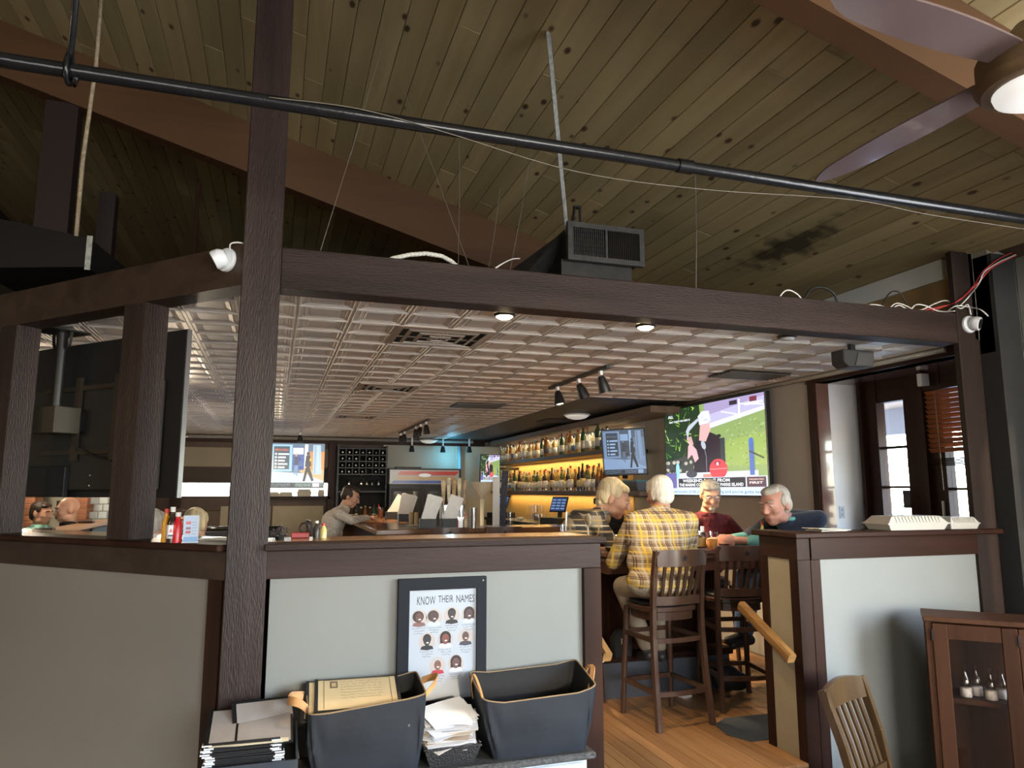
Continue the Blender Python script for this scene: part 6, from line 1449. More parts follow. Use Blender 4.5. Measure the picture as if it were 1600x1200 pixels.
# handbag hung behind yellow man's stool and paper scrap, rubber mat
hb = thing('handbag', 'dark bag with pale clasp resting on the foot ledge', 'bag', (2.45, 4.92, .6))
MB().prism([(2.38, 4.93, .602), (2.52, 4.93, .602), (2.53, 4.93, .74), (2.49, 4.93, .80), (2.42, 4.93, .80), (2.37, 4.93, .74)], (0, .07, 0)).build('body', M['canvasin'], hb, bevel=.01); MB().b2(2.43, 2.445, 4.924, 4.931, .70, .74).build('clasp', M['beige'], hb)
o = MB().lathe([(0, 0), (.05, .0), (.06, .012), (.035, .03), (0, .028)], (2.93, 4.92, BF + .0005), 8).build('crumpled_napkin', M['paper'], smooth=False); tag(o, 'crumpled white napkin on the oak floor', 'napkin')
bb = thing('backpack', 'black bag slumped on the floor by the second stool', 'bag', (3.33, 4.93, BF))
blob('body', lambda mb: (mb.ell((3.30, 4.93, BF + .10), (.13, .055, .095), 14, 10), mb.ell((3.40, 4.93, BF + .07), (.10, .05, .068), 14, 10)), .012, M['canvasin'], bb, 3); MB().tube([(3.22, 4.87, BF + .12), (3.16, 4.83, BF + .03), (3.20, 4.78, BF + .012), (3.24, 4.80, BF + .012)], .008, 6).build('strap', M['canvasin'], bb, smooth=True)
mt = MB(); c_ = [at(1110, 1116, 'Z', BF), at(1200, 1110, 'Z', BF), at(1200, 1172, 'Z', BF), at(1165, 1152, 'Z', BF), at(1118, 1122, 'Z', BF)]
mt.prism([(2.77, 4.29, BF + .0005), (2.90, 4.38, BF + .0005), (3.75, 4.36, BF + .0005), (3.75, 3.95, BF + .0005), (2.80, 3.95, BF + .0005), (2.73, 4.10, BF + .0005)], (0, 0, .008))
tag(mt.build('floor_mat', M['rubber'], bevel=.003), 'black rubber mat on the oak floor by the gap', 'mat')
# ================================================================== LEFT ROOM BEYOND THE ANGLED WALL
o = thing('booth_divider', 'dark booth divider with pale wooden top rail in the left room', 'booth divider', (-1.9, 8.0, BF))
MB().b2(-1.96, -1.86, 6.2, 10.2, BF, 1.40).build('panel', M['blackmat'], o); MB().b2(-2.0, -1.82, 6.2, 10.2, 1.40, 1.45).build('top_rail', plain('pale_wood_rail', (.45, .26, .13), .35), o, bevel=.008)
for y in (7.4, 8.9): MB().b2(-1.98, -1.84, y, y + .1, BF, 1.47).build('upright', M['trimz'], o)
def brick_pillar(x0, x1, y0, lab):
    p_ = tag(thing('pillar_brick', loc=((x0 + x1) / 2, y0, BF)), lab, 'pillar', kind='structure')
    MB().b2(x0 + .01, x1 - .01, y0 + .01, y0 + .34, BF, CZ).build('mortar_core', plain('mortar_%d' % int(x0 * 100), (.32, .22, .15), .9), p_)
    bmh = MB().box((0, 0, 0), (.105, .34, .062)).mesh('brick', M['brick'], bevel=.004)
    w = x1 - x0; n = max(1, round(w / .11))
    for r_ in range(12):
        for i in range(n):
            part('brick', bmh, p_, ((i + .5) * w / n - w / 2, .17, 1.18 - BF + r_ * .07))
brick_pillar(-3.02, -2.80, 10.4, 'orange brick pillar at the left edge beyond the booth'); brick_pillar(-2.46, -2.22, 10.4, 'orange brick pillar beside the glass blocks')
gb = tag(thing('window_3', loc=(-2.1, 10.6, BF)), 'bright glass block panel beside the brick pillar', 'window', kind='structure')
gbm = MB().box((0, 0, 0), (.10, .06, .085)).mesh('glass_block', plain('frosted_glass_block', (.62, .66, .66), .15, coat=.6), bevel=.008)
for r_ in range(5):
    for i in range(3): part('glass_block', gbm, gb, (-.09 + i * .108 + (.05 if r_ % 2 else 0), 0, 1.0 + r_ * .092))
struct('wall_window_stand_in', MB().b2(-4.5, -1.95, 11.3, 11.4, BF, CZ), plain('cream_panel', (.62, .60, .48), .6), 'cream panel in place of bright windows behind the booth diners', 'wall')  # pale panel standing in for bright windows, lit by an added lamp
o = thing('framed_notice', 'small framed notice on the cream panel', 'frame', (-2.62, 11.28, 1.5)); MB().b2(-2.78, -2.5, 11.27, 11.299, 1.42, 1.66).build('frame', M['black'], o); MB().b2(-2.75, -2.53, 11.265, 11.27, 1.45, 1.63).build('notice', M['paper'], o)
for x, y, lab in ((-2.7, 9.6, 'warm lamp added over the booth by the brick pillars'), (-1.0, 8.2, 'warm lamp added over the booth behind the corner post'), (-.2, 11.6, 'warm lamp added near the far left television'), (-3.3, 2.2, 'warm pendant lamp over the dining tables outside the angled wall')):  # unseen lamps; those over the booths and far wall are added for brightness
    t = thing('unseen_pendant', lab, 'lamp', (x, y, 2.35)); MB().tube([(0, 0, .12), (0, 0, (CZ if y > 3 else roofz(x)) - 2.35)], .006, 6).build('cord', M['black'], t, local=True); MB().lathe([(.02, .14), (.04, .12), (.12, .0), (.115, .0), (.035, .11)], n=16).build('shade', M['black'], t, local=True, smooth=50); MB().ell((0, 0, .04), .03, 10, 8).build('bulb', plain('glowing_bulb', (1, .8, .5), .4, emit=6), t, local=True, smooth=True)
    light('POINT', 'unseen_pendant_bulb', (x, y, 2.31), 32 if y > 3 else 55, (1, .82, .60) if y > 3 else (1, .72, .42), radius=.05)
for (x0, x1, y, lab) in ((-1.25, -.30, 6.45, 'black booth seat back behind the sauce bottles'), (-1.1, .1, 8.6, 'black booth seat back farther into the left room')):
    t = thing('booth_bench', lab, 'bench', ((x0 + x1) / 2, y, BF)); MB().b2(x0, x1, y, y + .12, BF, 1.36).build('back_board', M['blackmat'], t, bevel=.01); MB().tube([(x0, y + .06, 1.38), (x1, y + .06, 1.38)], .028, 10).build('top_roll', plain('glossy_black_vinyl_%d' % int(y * 10), (.02, .018, .012), .15), t, smooth=True); MB().b2(x0, x1, y + .12, y + .58, BF, .76).build('seat', M['blackmat'], t, bevel=.02)
t = thing('booth_bench', 'low black bench under the diners by the brick pillars', 'bench', (-2.55, 9.6, BF)); MB().b2(-3.05, -2.06, 9.0, 10.2, .70, .80).build('seat', M['blackmat'], t, bevel=.02); MB().b2(-3.0, -2.1, 9.05, 10.15, BF, .70).build('base', M['trimx'], t)
# ---- condiments on the angled ledge
LZ = 1.5575
def onled(px, py): 
    p = at(px, py, 'Z', LZ); return (p.x, p.y, LZ)
sauce('hot_sauce_bottle', onled(258, 847), 'orange hot sauce bottle with red cap on the angled ledge', (.75, .36, .03), (.65, .05, .03), .019, .155)
t = sauce('steak_sauce_bottle', onled(267, 848), 'dark steak sauce bottle with white label on the angled ledge', (.03, .015, .01), (.75, .74, .70), .021, .165, (.80, .80, .80))
px_ = onled(267, 848); dcam = Vector((-px_[0], -px_[1], 0)).normalized(); su = Vector((0, 0, 1)).cross(dcam)
p = Pic(Vector(px_) + dcam * .0235 - su * .014 + Vector((0, 0, .03)), su * .028, (0, 0, .05), dcam); p.rect(0, 0, 1, 1, (225, 225, 228)); p.text('A1', .16, .35, .5, (200, 40, 45), .68, .03); p.rect(0, 0, 1, .16, (60, 70, 110)); p.build('printed_label', M['attr_print'], t)
sauce('ketchup_bottle', onled(276, 848), 'red ketchup bottle with white cap on the angled ledge', (.55, .02, .03), (.80, .78, .76), .022, .14)
pt = onled(297, 848); dc = Vector((-pt[0], -pt[1], 0)).normalized(); su = Vector((0, 0, 1)).cross(dc)
t = thing('table_card', 'pale blue printed table card standing on the angled ledge', 'card', pt)
mb = MB(); c0 = Vector(pt); mb.prism([c0 - su * .033 + dc * .012, c0 + su * .033 + dc * .012, c0 + su * .033 + Vector((0, 0, .125)), c0 - su * .033 + Vector((0, 0, .125))], dc * -.002); mb.build('card', plain('pale_blue_card', (.62, .72, .85), .4), t)
MB().b2(-.036, .036, -.018, .018, 0, .004).build('foot', M['white'], t, local=True)
n_ = (dc * .125 + Vector((0, 0, .012))).normalized(); p = Pic(c0 - su * .031 + dc * .0125 + n_ * .0006 + Vector((0, 0, .004)), su * .062, Vector((0, 0, .118)) - dc * .0113, n_, .0002)
p.rect(0, 0, 1, 1, (190, 210, 238)); rr = random.Random(2); p.rect(.14, .68, .48, .80, (215, 120, 130)); p.rect(.14, .48, .48, .58, (150, 110, 130)); p.rect(.14, .33, .48, .43, (200, 90, 95)); p.rect(0, 0, 1, .2, (130, 175, 225))
for k in range(5): scribble(p, .72, .76 - k * .11, .3, .04, rr, (90, 100, 130))
p.build('print', M['attr_print'], t)
o = MB().box((LW(.30, .26, 1.5585)), (.22, .16, .004), RL).build('paper_sheet', M['paper']); tag(o, 'white papers lying on the angled ledge by the corner post', 'paper')
# ---- things on the centre ledge near the corner post
def led(px, py): p = at(px, py, 'Z', 1.5585); return (p.x, max(p.y, 3.72), 1.5585)
t = thing('sugar_box', 'red sugar packet box on the centre ledge', 'box', (.135, 3.93, 1.5585)); MB().b2(-.045, .045, -.025, .025, 0, .028).build('box', plain('dark_red_box', (.30, .02, .02), .35), t, local=True, bevel=.004); MB().tube([(.02 + .022 * math.cos(a / 14 * 6.283), 0, .05 + .026 * math.sin(a / 14 * 6.283)) for a in range(15)], .006, 6).build('ring_handle', M['black'], t, local=True)
sauce('pepper_shaker', (.215, 3.93, 1.5585), 'white topped shaker beside the red sugar box', (.05, .04, .035), (.75, .72, .68), .017, .085); sauce('seasoning_jar', (.245, 3.86, 1.5585), 'seasoning jar with red lid on the centre ledge', (.55, .45, .18), (.55, .06, .06), .018, .075)
t = thing('dried_flowers', 'small dark dried sprig beside the corner post', 'plant', (.035, 3.80, 1.5585)); rr = random.Random(4)
mb = MB()
for k in range(16):
    a = rr.random() * 6.28; e = Vector((.04 * math.cos(a), .03 * math.sin(a), .02 + .045 * rr.random())); mb.tube([(0, 0, .0), e], .0016, 4); mb.ell(e, (.008, .008, .006), 6, 4)
mb.build('twigs', plain('dark_dried_leaf', (.06, .045, .045), .8), t, local=True); MB().lathe([(0, 0), (.02, 0), (.024, .02), (.02, .02)], n=10).build('dish', M['black'], t, local=True)

# ================================================================== FOREGROUND AGAINST THE HALF WALL
# ---- poster
ps = thing('poster', 'black framed white poster of nine illustrated portraits on the half wall', 'poster', (.8, 3.56, .75))
fx0, fx1, fz0, fz1, ix0, ix1, iz0, iz1 = .585, 1.02, .752, 1.378, .638, .972, .813, 1.323; FY = 3.545
fr = MB()
fr.b2(fx0, fx1, FY, 3.577, iz1, fz1); fr.b2(fx0, fx1, FY, 3.577, fz0, iz0); fr.b2(fx0, ix0, FY, 3.577, iz0, iz1); fr.b2(ix1, fx1, FY, 3.577, iz0, iz1)
fr.build('frame', plain('matt_black_frame', (.016, .018, .023), .55, spec=.15), ps)
MB().b2(ix0, ix1, 3.562, 3.577, iz0, iz1).build('backing', M['white'], ps)
p = Pic((ix0, 3.5615, iz0), (ix1 - ix0, 0, 0), (0, 0, iz1 - iz0), (0, -1, 0), .00012); p.rect(0, 0, 1, 1, (172, 178, 186))
rr = random.Random(8)
p.text('KNOW', .11, .862, .112, (20, 20, 24), .27, .0); p.text('THEIR', .425, .876, .095, (20, 20, 24), .225, .0); p.text('NAMES', .69, .870, .10, (20, 20, 24), .275, .0)
sk = [(92, 58, 50), (70, 48, 44), (48, 38, 38), (78, 50, 46), (40, 36, 38), (120, 66, 54), (92, 66, 60), (122, 84, 70), (104, 72, 66)]
fc_ = [(.15, .755, 2, (40, 28, 28), (120, 85, 80)), (.37, .755, 2, (60, 42, 40), (185, 200, 210)), (.63, .765, 0, (28, 24, 26), (30, 28, 32)), (.89, .765, 1, (36, 26, 28), (190, 200, 215)),
       (.27, .54, 0, (26, 24, 26), (30, 30, 34)), (.54, .55, 1, (30, 26, 28), (200, 205, 205)), (.84, .56, 0, (165, 165, 168), (62, 62, 70)), (.43, .315, 0, (170, 172, 176), (170, 40, 62)), (.70, .325, 1, (48, 40, 42), (205, 208, 214))]
for (cx, cy, sty, hc_, cl_), sk_ in zip(fc_, sk):
    p.k = 4; p.ell(cx, cy - .012, .118, .080, (180, 166, 158)); face(p, cx, cy, .047, sk_, hc_, cl_, sty)
    p.k = 4
    for k in range(3): scribble(p, cx + rr.uniform(-.01, .01), cy - .105 - k * .022, .20 - .04 * k, .012, rr, (90, 92, 100))
p.build('print', attr_mat('poster_print', 0, .35), ps)
MB().ell((1.0, FY - .001, 1.36), .006, 8, 6).build('screw', M['steel'], ps, smooth=True)
# ---- low cabinet
cb = thing('low_cabinet', 'low white drawer cabinet with dark woven top below the baskets', 'cabinet', (.77, 3.37, FZ)); CTZ = .617
MB().b2(.12, 1.42, 3.26, 3.55, FZ, .585).build('carcass', plain('blue_white_paint', (.58, .63, .68), .45), cb)
MB().b2(.09, 1.455, 3.225, 3.555, .585, .617).build('top', plain('woven_dark_top', (.075, .072, .066), .5, var=.5, vscale=70, stretch=(1, 3, 1), bump=.5, bscale=60), cb, bevel=.008)
for i in range(3):
    d_ = MB().b2(.15 + i * .425, .55 + i * .425, 3.245, 3.262, .30, .57).build('drawer', plain('white_drawer_%d' % i, (.60, .65, .70), .45), cb, bevel=.005); MB().ell((.35 + i * .425, 3.235, .43), .014, 10, 8).build('knob', M['black'], d_, smooth=True)
# ---- canvas baskets
def basket(label, cx, cy, wb, db, wt, dt, z0, zf, zb, sagf, sagb, lean=0, rz=0, group='canvas baskets on the low cabinet'):
    t = thing('canvas_basket', label, 'basket', (cx, cy, z0), rz, group)
    n = 48; lv = 9
    def sq(i, w, d):
        a = 2 * PI * (i + .5) / n; c, s_ = math.cos(a), math.sin(a); e = .16
        return math.copysign(abs(c) ** e, c) * w / 2, math.copysign(abs(s_) ** e, s_) * d / 2
    def toph(x, y, w, d):
        f = (y / (d / 2) + 1) / 2; xx = x / (w / 2)
        return (zf - sagf * (1 - xx * xx)) * (1 - f) + (zb - sagb * (1 - xx * xx)) * f + lean * xx
    def surf(inset):
        vs = []; fs = []
        for l in range(lv + 1):
            k = l / lv
            for i in range(n):
                x0, y0 = sq(i, wb - inset, db - inset); x1, y1 = sq(i, wt - inset, dt - inset)
                h = toph(x1, y1, wt, dt) - z0 
                bulge = 1 + .025 * math.sin(k * PI); fold = .006 * math.sin(i * 1.3 + k * 4) * (1 - abs(2 * k - 1))
                vs.append(((x0 + (x1 - x0) * k) * bulge + fold, (y0 + (y1 - y0) * k) * bulge + fold, h * k + (.006 if inset and l == 0 else 0)))
        for l in range(lv):
            for i in range(n):
                a = l * n + i; b = l * n + (i + 1) % n; fs.append((a, b, b + n, a + n))
        return vs, fs
    vo, fo = surf(0); mb = MB(); mb.add(vo, fo); mb.add([v for v in vo[:n]], [tuple(range(n))[::-1]]); mb.build('outer_canvas', M['canvas'], t, local=True, smooth=60)
    vi, fi = surf(.014); mi = MB(); mi.add(vi, [f[::-1] for f in fi]); mi.add([v for v in vi[:n]], [tuple(range(n))]); mi.build('lining', M['canvasin'], t, local=True, smooth=60)
    rim = [Vector(v).lerp(Vector(w), .5) for v, w in zip(vo[lv * n:], vi[lv * n:])]; rim.append(rim[0])
    MB().tube(rim, .0042, 6, False).build('edge_binding', plain('frayed_tan_edge', (.22, .15, .08), .7), t, local=True, smooth=True)
    return t, toph
def strap(t, pts, w, nm='handle'):
    """flat leather strap through local points, w wide along its side vector"""
    P_ = []; pts = [Vector(p) for p in pts]
    for i in range(len(pts) - 1):
        p0, p1, p2, p3 = pts[max(i - 1, 0)], pts[i], pts[i + 1], pts[min(i + 2, len(pts) - 1)]
        for k in range(6):
            u = k / 6; P_.append(.5 * ((2 * p1) + (p2 - p0) * u + (2 * p0 - 5 * p1 + 4 * p2 - p3) * u * u + (3 * p1 - p0 - 3 * p2 + p3) * u ** 3))
    P_.append(pts[-1]); sd = (pts[-1] - pts[0]).cross(Vector((0, 0, 1)))
    sd = Vector(w); vs = []; fs = []; th = .004
    for i, q in enumerate(P_):
        tg = (P_[min(i + 1, len(P_) - 1)] - P_[max(i - 1, 0)]).normalized(); nr = tg.cross(sd).normalized() * th
        vs += [q - sd / 2 - nr / 2, q + sd / 2 - nr / 2, q + sd / 2 + nr / 2, q - sd / 2 + nr / 2]
    for i in range(len(P_) - 1):
        for k in range(4): fs.append((4 * i + k, 4 * i + (k + 1) % 4, 4 * i + 4 + (k + 1) % 4, 4 * i + 4 + k))
    m = 4 * (len(P_) - 1); fs += [(3, 2, 1, 0), (m, m + 1, m + 2, m + 3)]
    o = MB().add(vs, fs).build(nm, M['leather'], t, local=True, smooth=40)
    rv = MB()
    for q in (pts[0], pts[-1]): rv.ell(q + sd * .0 + Vector((0, -.004, .012)), .004, 6, 5)
    rv.build('rivet', M['steel'], o, local=True)
b2_, h2 = basket('charcoal canvas basket standing empty with tan handles', 1.20, 3.385, .45, .24, .56, .27, CTZ, .885, .955, .035, .03, .01)
strap(b2_, [(-.262, -.10, .21), (-.272, -.095, .27), (-.285, -.06, .325), (-.292, -.02, .345), (-.288, .03, .315), (-.275, .06, .25), (-.268, .065, .22)], (0, .0, .0) if False else (.012, .026, 0))
strap(b2_, [(.268, -.06, .24), (.282, -.055, .29), (.30, -.03, .335), (.305, .01, .34), (.298, .05, .31), (.28, .06, .26)], (.010, -.026, .006))
b1_, h1 = basket('charcoal canvas basket packed with black menus', .42, 3.375, .44, .24, .50, .27, CTZ, .905, .945, .01, .02, .022)
strap(b1_, [(-.245, -.06, .27), (-.275, -.055, .295), (-.31, -.04, .305), (-.325, 0, .30), (-.31, .04, .305), (-.26, .05, .30)], (.004, .006, .034))
strap(b1_, [(.248, -.08, .29), (.275, -.07, .315), (.305, -.04, .335), (.318, .0, .345), (.30, .045, .335), (.26, .06, .32)], (.006, -.004, .034))
sm = MB()
for (x, z) in ((.10, .27), (.15, .25), (.13, .20), (.17, .19), (-.02, .215)): sm.box((x, -.133, z), (.018 * random.random() + .008, .002, .010))
sm.build('scuff', plain('pale_scuff', (.12, .11, .10), .8), b1_, local=True)
# ---- black menus in the packed basket
def menu_folder(label, c, w, h, tilt, yaw, roll, page, txt=False):
    t = thing('menu_folder', label, 'menu', c, yaw, 'black menus in the basket')
    R_ = Matrix.Rotation(tilt, 3, 'X') @ Matrix.Rotation(roll, 3, 'Y')
    mb = MB().box(R_ @ Vector((0, 0, h / 2)), (w, .006, h), R_); mb.build('cover', M['black'], t, local=True, bevel=.0015)
    e = R_ @ Vector((0, -.0036, h / 2 + .005)); MB().box(e, (w - .03, .0012, h - .03), R_).build('page', page, t, local=True)
    for dx in (-w / 2 + .007, w / 2 - .007): MB().box(R_ @ Vector((dx, -.0045, h / 2)), (.012, .003, h), R_).build('corner_band', M['blackmat'], t, local=True)
    if txt:
        M4 = Matrix.Translation(c) @ Matrix.Rotation(yaw, 4, 'Z'); q = lambda x, z: M4 @ (R_ @ Vector((x, -.0045, z)))
        o_ = q(-w / 2 + .02, h * .05 + .01); p = Pic(o_, q(w / 2 - .02, h * .05 + .01) - o_, q(-w / 2 + .02, h - .01) - o_, (M4.to_3x3() @ R_) @ Vector((0, -1, 0)), .0002); rr = random.Random(9)
        p.line([(.06, .02), (.06, .98), (.94, .98), (.94, .02)], .006, (90, 70, 50)); p.rect(.14, .70, .24, .94, (105, 92, 78)); p.rect(.16, .75, .22, .89, (190, 165, 120))
        for k in range(7): scribble(p, .55, .90 - k * .10, .55, .03, rr, (95, 75, 50))
        p.build('print', M['attr_print'], t)
    return t
pgs = plain('aged_menu_page', (.60, .47, .27), .6, var=.08)
menu_folder('front black menu showing its cream page in the packed basket', (.385, 3.295, .868), .37, .24, -1.22, -.05, .0, pgs, True)
for i, (x, y, z, tl, yw) in enumerate(((.355, 3.29, .855, -1.20, -.03), (.335, 3.288, .842, -1.18, -.06), (.365, 3.288, .83, -1.15, -.02), (.38, 3.288, .818, -1.12, .03))):
    menu_folder('%s black menu below the front one in the packed basket' % ORD[i + 1], (x, y, z), .38, .25, tl, yw, .0, pgs)
for i, (x, y) in enumerate(((.50, 3.41), (.47, 3.435))): menu_folder(['black menu with ruffled pages at the basket back', 'black menu at the very back of the basket'][i], (x, y, .66), .20, .27, -.25, .2 - .1 * i, -.1, M['cream'])
# ---- wicker tray with the paper pile
wt = thing('wicker_tray', 'small black wicker tray under the paper pile', 'tray', (.79, 3.36, CTZ)); wm = plain('black_wicker', (.020, .020, .022), .5, bump=1.0, bscale=130)
MB().add([(-.10, -.085, 0), (.10, -.085, 0), (.10, .085, 0), (-.10, .085, 0), (-.125, -.105, .075), (.125, -.105, .075), (.125, .105, .075), (-.125, .105, .075)], [(3, 2, 1, 0), (0, 1, 5, 4), (1, 2, 6, 5), (2, 3, 7, 6), (3, 0, 4, 7)]).build('wicker_body', wm, wt, local=True)
MB().tube([(-.125, -.105, .075), (.125, -.105, .075), (.125, .105, .075), (-.125, .105, .075), (-.125, -.105, .075)], .006, 6).build('rim', wm, wt, local=True)
rr = random.Random(21); pm_ = [plain('sheet_%d' % i, c, .7) for i, c in enumerate(((.74, .75, .78), (.70, .66, .56), (.62, .64, .70), (.76, .76, .76), (.55, .45, .36)))]
for i in range(24):
    z = CTZ + .058 + i * .0058; w, d = rr.uniform(.20, .235), rr.uniform(.14, .17); k = rr.choice([0, 0, 3, 2, 1, 3, 0, 4]) if i < 17 else rr.choice([0, 2, 2, 3])
    R_ = Matrix.Rotation(rr.uniform(-.4, .4), 3, 'Z') @ Matrix.Rotation(.05 + .011 * i, 3, 'X') @ Matrix.Rotation(rr.uniform(-.05, .05) - .05, 3, 'Y')
    mb = MB(); m = 6; vs = []; fs = []; cv = rr.uniform(-.015, .02)
    for a in range(m + 1):
        x = -w / 2 + w * a / m; zz = cv * (1 - (2 * a / m - 1) ** 2)
        vs += [R_ @ Vector((x, -d / 2, zz)), R_ @ Vector((x, d / 2, zz)), R_ @ Vector((x, d / 2, zz + .0012)), R_ @ Vector((x, -d / 2, zz + .0012))]
    for a in range(m):
        for q in range(4): fs.append((4 * a + q, 4 * a + (q + 1) % 4, 4 * a + 4 + (q + 1) % 4, 4 * a + 4 + q))
    fs += [(3, 2, 1, 0), (4 * m, 4 * m + 1, 4 * m + 2, 4 * m + 3)]
    c = Vector((.79 + rr.uniform(-.018, .018), 3.355 + rr.uniform(-.012, .012), z)); o = MB().add([c + v for v in vs], fs).build('paper_sheet', pm_[k]); tag(o, '%s sheet up in the loose paper pile in the wicker tray' % ORD[i], 'paper', 'loose papers in the wicker tray')
# ---- desk tray with stacked menus in front of the corner post
st_ = thing('file_stand', 'grey metal stand under the black desk tray', 'stand', (-.05, 3.33, FZ)); MB().b2(-.20, .115, 3.22, 3.53, FZ, .70).build('body', plain('grey_metal_stand', (.14, .15, .17), .45), st_, bevel=.006); MB().lathe([(0, 0), (.010, 0), (.010, .006), (0, .008)], (.08, 3.219, .675), 12, Matrix.Rotation(PI / 2, 3, 'X')).build('bolt', M['steel'], st_)
dt_ = thing('desk_tray', 'black desk tray holding the stacked menus', 'tray', (-.05, 3.33, .7005)); mb = MB(); mb.b2(-.225, .13, 3.205, 3.53, .7005, .712); mb.build('floor_panel', M['blackmat'], dt_)
tm = plain('dark_tray_edge', (.035, .042, .052), .5)
MB().b2(-.225, .13, 3.195, 3.205, .7005, .735).build('front_lip', tm, dt_); MB().prism([(.13, 3.195, .7005), (.13, 3.53, .7005), (.13, 3.53, .86), (.13, 3.195, .735)], (.008, 0, 0)).build('side_wall', tm, dt_)
rr = random.Random(31); pc = MB().b2(-.145, .145, -.12, .12, 0, .0072).mesh('board', M['black'], bevel=.001); cc = plain('white_corner', (.75, .77, .80), .5)
ccm = MB().b2(-.018, .018, -.122, -.09, .001, .0064).mesh('corner_guard', cc)
for i in range(13):
    t = thing('stacked_menu', '%s black menu from the bottom of the desk tray stack' % ORD[i], 'menu', (-.06 + rr.uniform(-.012, .012) - .002 * i, 3.345 + rr.uniform(-.006, .006), .713 + i * .0076), rr.uniform(-.03, .03), 'stacked menus in the desk tray'); part('board', pc, t); part('corner_guard', ccm, t, (-.13, 0, 0)); part('corner_guard', ccm, t, (.13, 0, 0))
t = thing('open_menu', 'open black menu with tan page on top of the desk tray stack', 'menu', (-.05, 3.35, .8135), .0); R_ = Matrix.Rotation(.30, 3, 'X')
MB().box(R_ @ Vector((.0, .0, .022)), (.335, .26, .006), R_).build('cover', M['black'], t, local=True); pg = plain('taupe_page', (.34, .30, .27), .6, var=.1)
MB().box(R_ @ Vector((-.105, .0, .0262)), (.095, .24, .003), R_).build('page', pg, t, local=True); MB().box(R_ @ Vector((.055, .0, .0262)), (.205, .24, .003), R_).build('page', pg, t, local=True); MB().box(R_ @ Vector((.0, -.118, .0275)), (.30, .022, .003), R_).build('page_edge', M['cream'], t, local=True)
t = thing('open_menu', 'second open black menu leaning behind on the desk tray stack', 'menu', (.0, 3.44, .835), .12); R_ = Matrix.Rotation(.55, 3, 'X'); MB().box(R_ @ Vector((0, 0, .04)), (.26, .13, .006), R_).build('cover', M['black'], t, local=True); MB().box(R_ @ Vector((0, 0, .0445)), (.225, .10, .002), R_).build('page', pg, t, local=True)
# ---- handrails
def rail(x, sgn, p0, p1, lab):
    t = thing('handrail', lab, 'handrail', (x, p0[0], p0[1])); a, b = Vector((x, *p0)), Vector((x, *p1)); d = (b - a).normalized(); up = Vector((1, 0, 0)).cross(d).normalized()
    prof = [(-.022, -.03), (.022, -.03), (.026, -.012), (.026, .014), (.016, .027), (-.016, .027), (-.026, .014), (-.026, -.012)]
    r_ = MB().prism([a + Vector((1, 0, 0)) * u + up * v for u, v in prof], b - a).build('rail', M['railwood'], t); 
    for f in (.12, .86): q = a.lerp(b, f) - up * .03; MB().tube([q, q + Vector((0, 0, -.03)), q + Vector((sgn * .04, 0, -.035)), q + Vector((sgn * .055, 0, -.03))], .005, 6).build('bracket', M['steel'], t, smooth=True)
    return t
rail(2.828, 1, (3.575, .86), (4.03, 1.085), 'varnished wooden handrail on the beige wing wall'); rail(1.705, -1, (3.62, .935), (3.95, 1.10), 'varnished wooden handrail beside the centre half wall end post')
# ---- foam boxes and napkins on the right half wall cap
CZ2 = 1.5575
foam_box((3.78, 3.63, CZ2), .47, .20, .085, 'large ribbed foam takeout box on the right half wall', .0); foam_box((4.165, 3.635, CZ2), .24, .19, .075, 'smaller foam takeout box beside the large one', .0)
t = thing('napkin_stack', 'loose white napkins lying on the half wall corner', 'napkin', (3.17, 3.63, CZ2)); 
for i, (dx, dy, rz) in enumerate(((0, 0, .05), (.03, .01, -.08), (-.04, -.01, .15))): MB().box((dx, dy, .004 + i * .006), (.20, .13, .005), Matrix.Rotation(rz, 3, 'Z') @ Matrix.Rotation(.02 * i, 3, 'Y')).build('napkin', M['foam'], t, local=True)
t = thing('lid_stack', 'stack of thin white lids beside the foam boxes', 'lid', (4.34, 3.66, CZ2)); 
for i in range(3): MB().lathe([(0, 0), (.05, 0), (.055, .005), (.05, .007), (0, .007)], (0, 0, i * .008), 20).build('lid', M['white'], t, local=True, smooth=50)
# ---- wooden chair in front of the right half wall
ch = thing('wooden_chair', 'brown slat back wooden chair in front of the right half wall', 'chair', (3.02, 2.98, FZ), math.radians(-157)); W_ = M['chairoak']; sh = .46
for sx in (-1, 1):
    MB().bar((sx * .20, .20, 0), (sx * .19, .19, sh - .02), .038, .038).build('leg', W_, ch, local=True)
    mb = MB(); pts = [(sx * .19, -.22, 0), (sx * .19, -.19, sh), (sx * .205, -.235, sh + .20), (sx * .215, -.32, sh + .455)]
    for a, b in zip(pts, pts[1:]): mb.bar(a, b, .034, .04, up=(0, 1, 0))
    mb.build('leg', W_, ch, local=True)
MB().prism([(-.22, -.20, sh - .02), (.22, -.20, sh - .02), (.235, .22, sh - .02), (-.235, .22, sh - .02)], (0, 0, .035)).build('seat', W_, ch, local=True, bevel=.008)
crest = []
for i in range(13):
    f = -1 + i / 6; x = .232 * f; y = -.318 - .03 * (1 - f * f); crest.append((x, y, sh + .452 + .028 * (1 - abs(f) ** 1.6)))
low = [(x, y + .022, sh + .36) for x, y, z in crest]
mb = MB(); vs = []; fs = []
for (x, y, z), (x2, y2, z2) in zip(crest, low): vs += [(x2, y2, z2), (x, y, z), (x, y + .026, z), (x2, y2 + .026, z2)]
for i in range(12):
    for k in range(4): fs.append((4 * i + k, 4 * i + (k + 1) % 4, 4 * i + 4 + (k + 1) % 4, 4 * i + 4 + k))
fs += [(3, 2, 1, 0), (48, 49, 50, 51)]
mb.add(vs, fs).build('crest_rail', W_, ch, local=True, smooth=35)
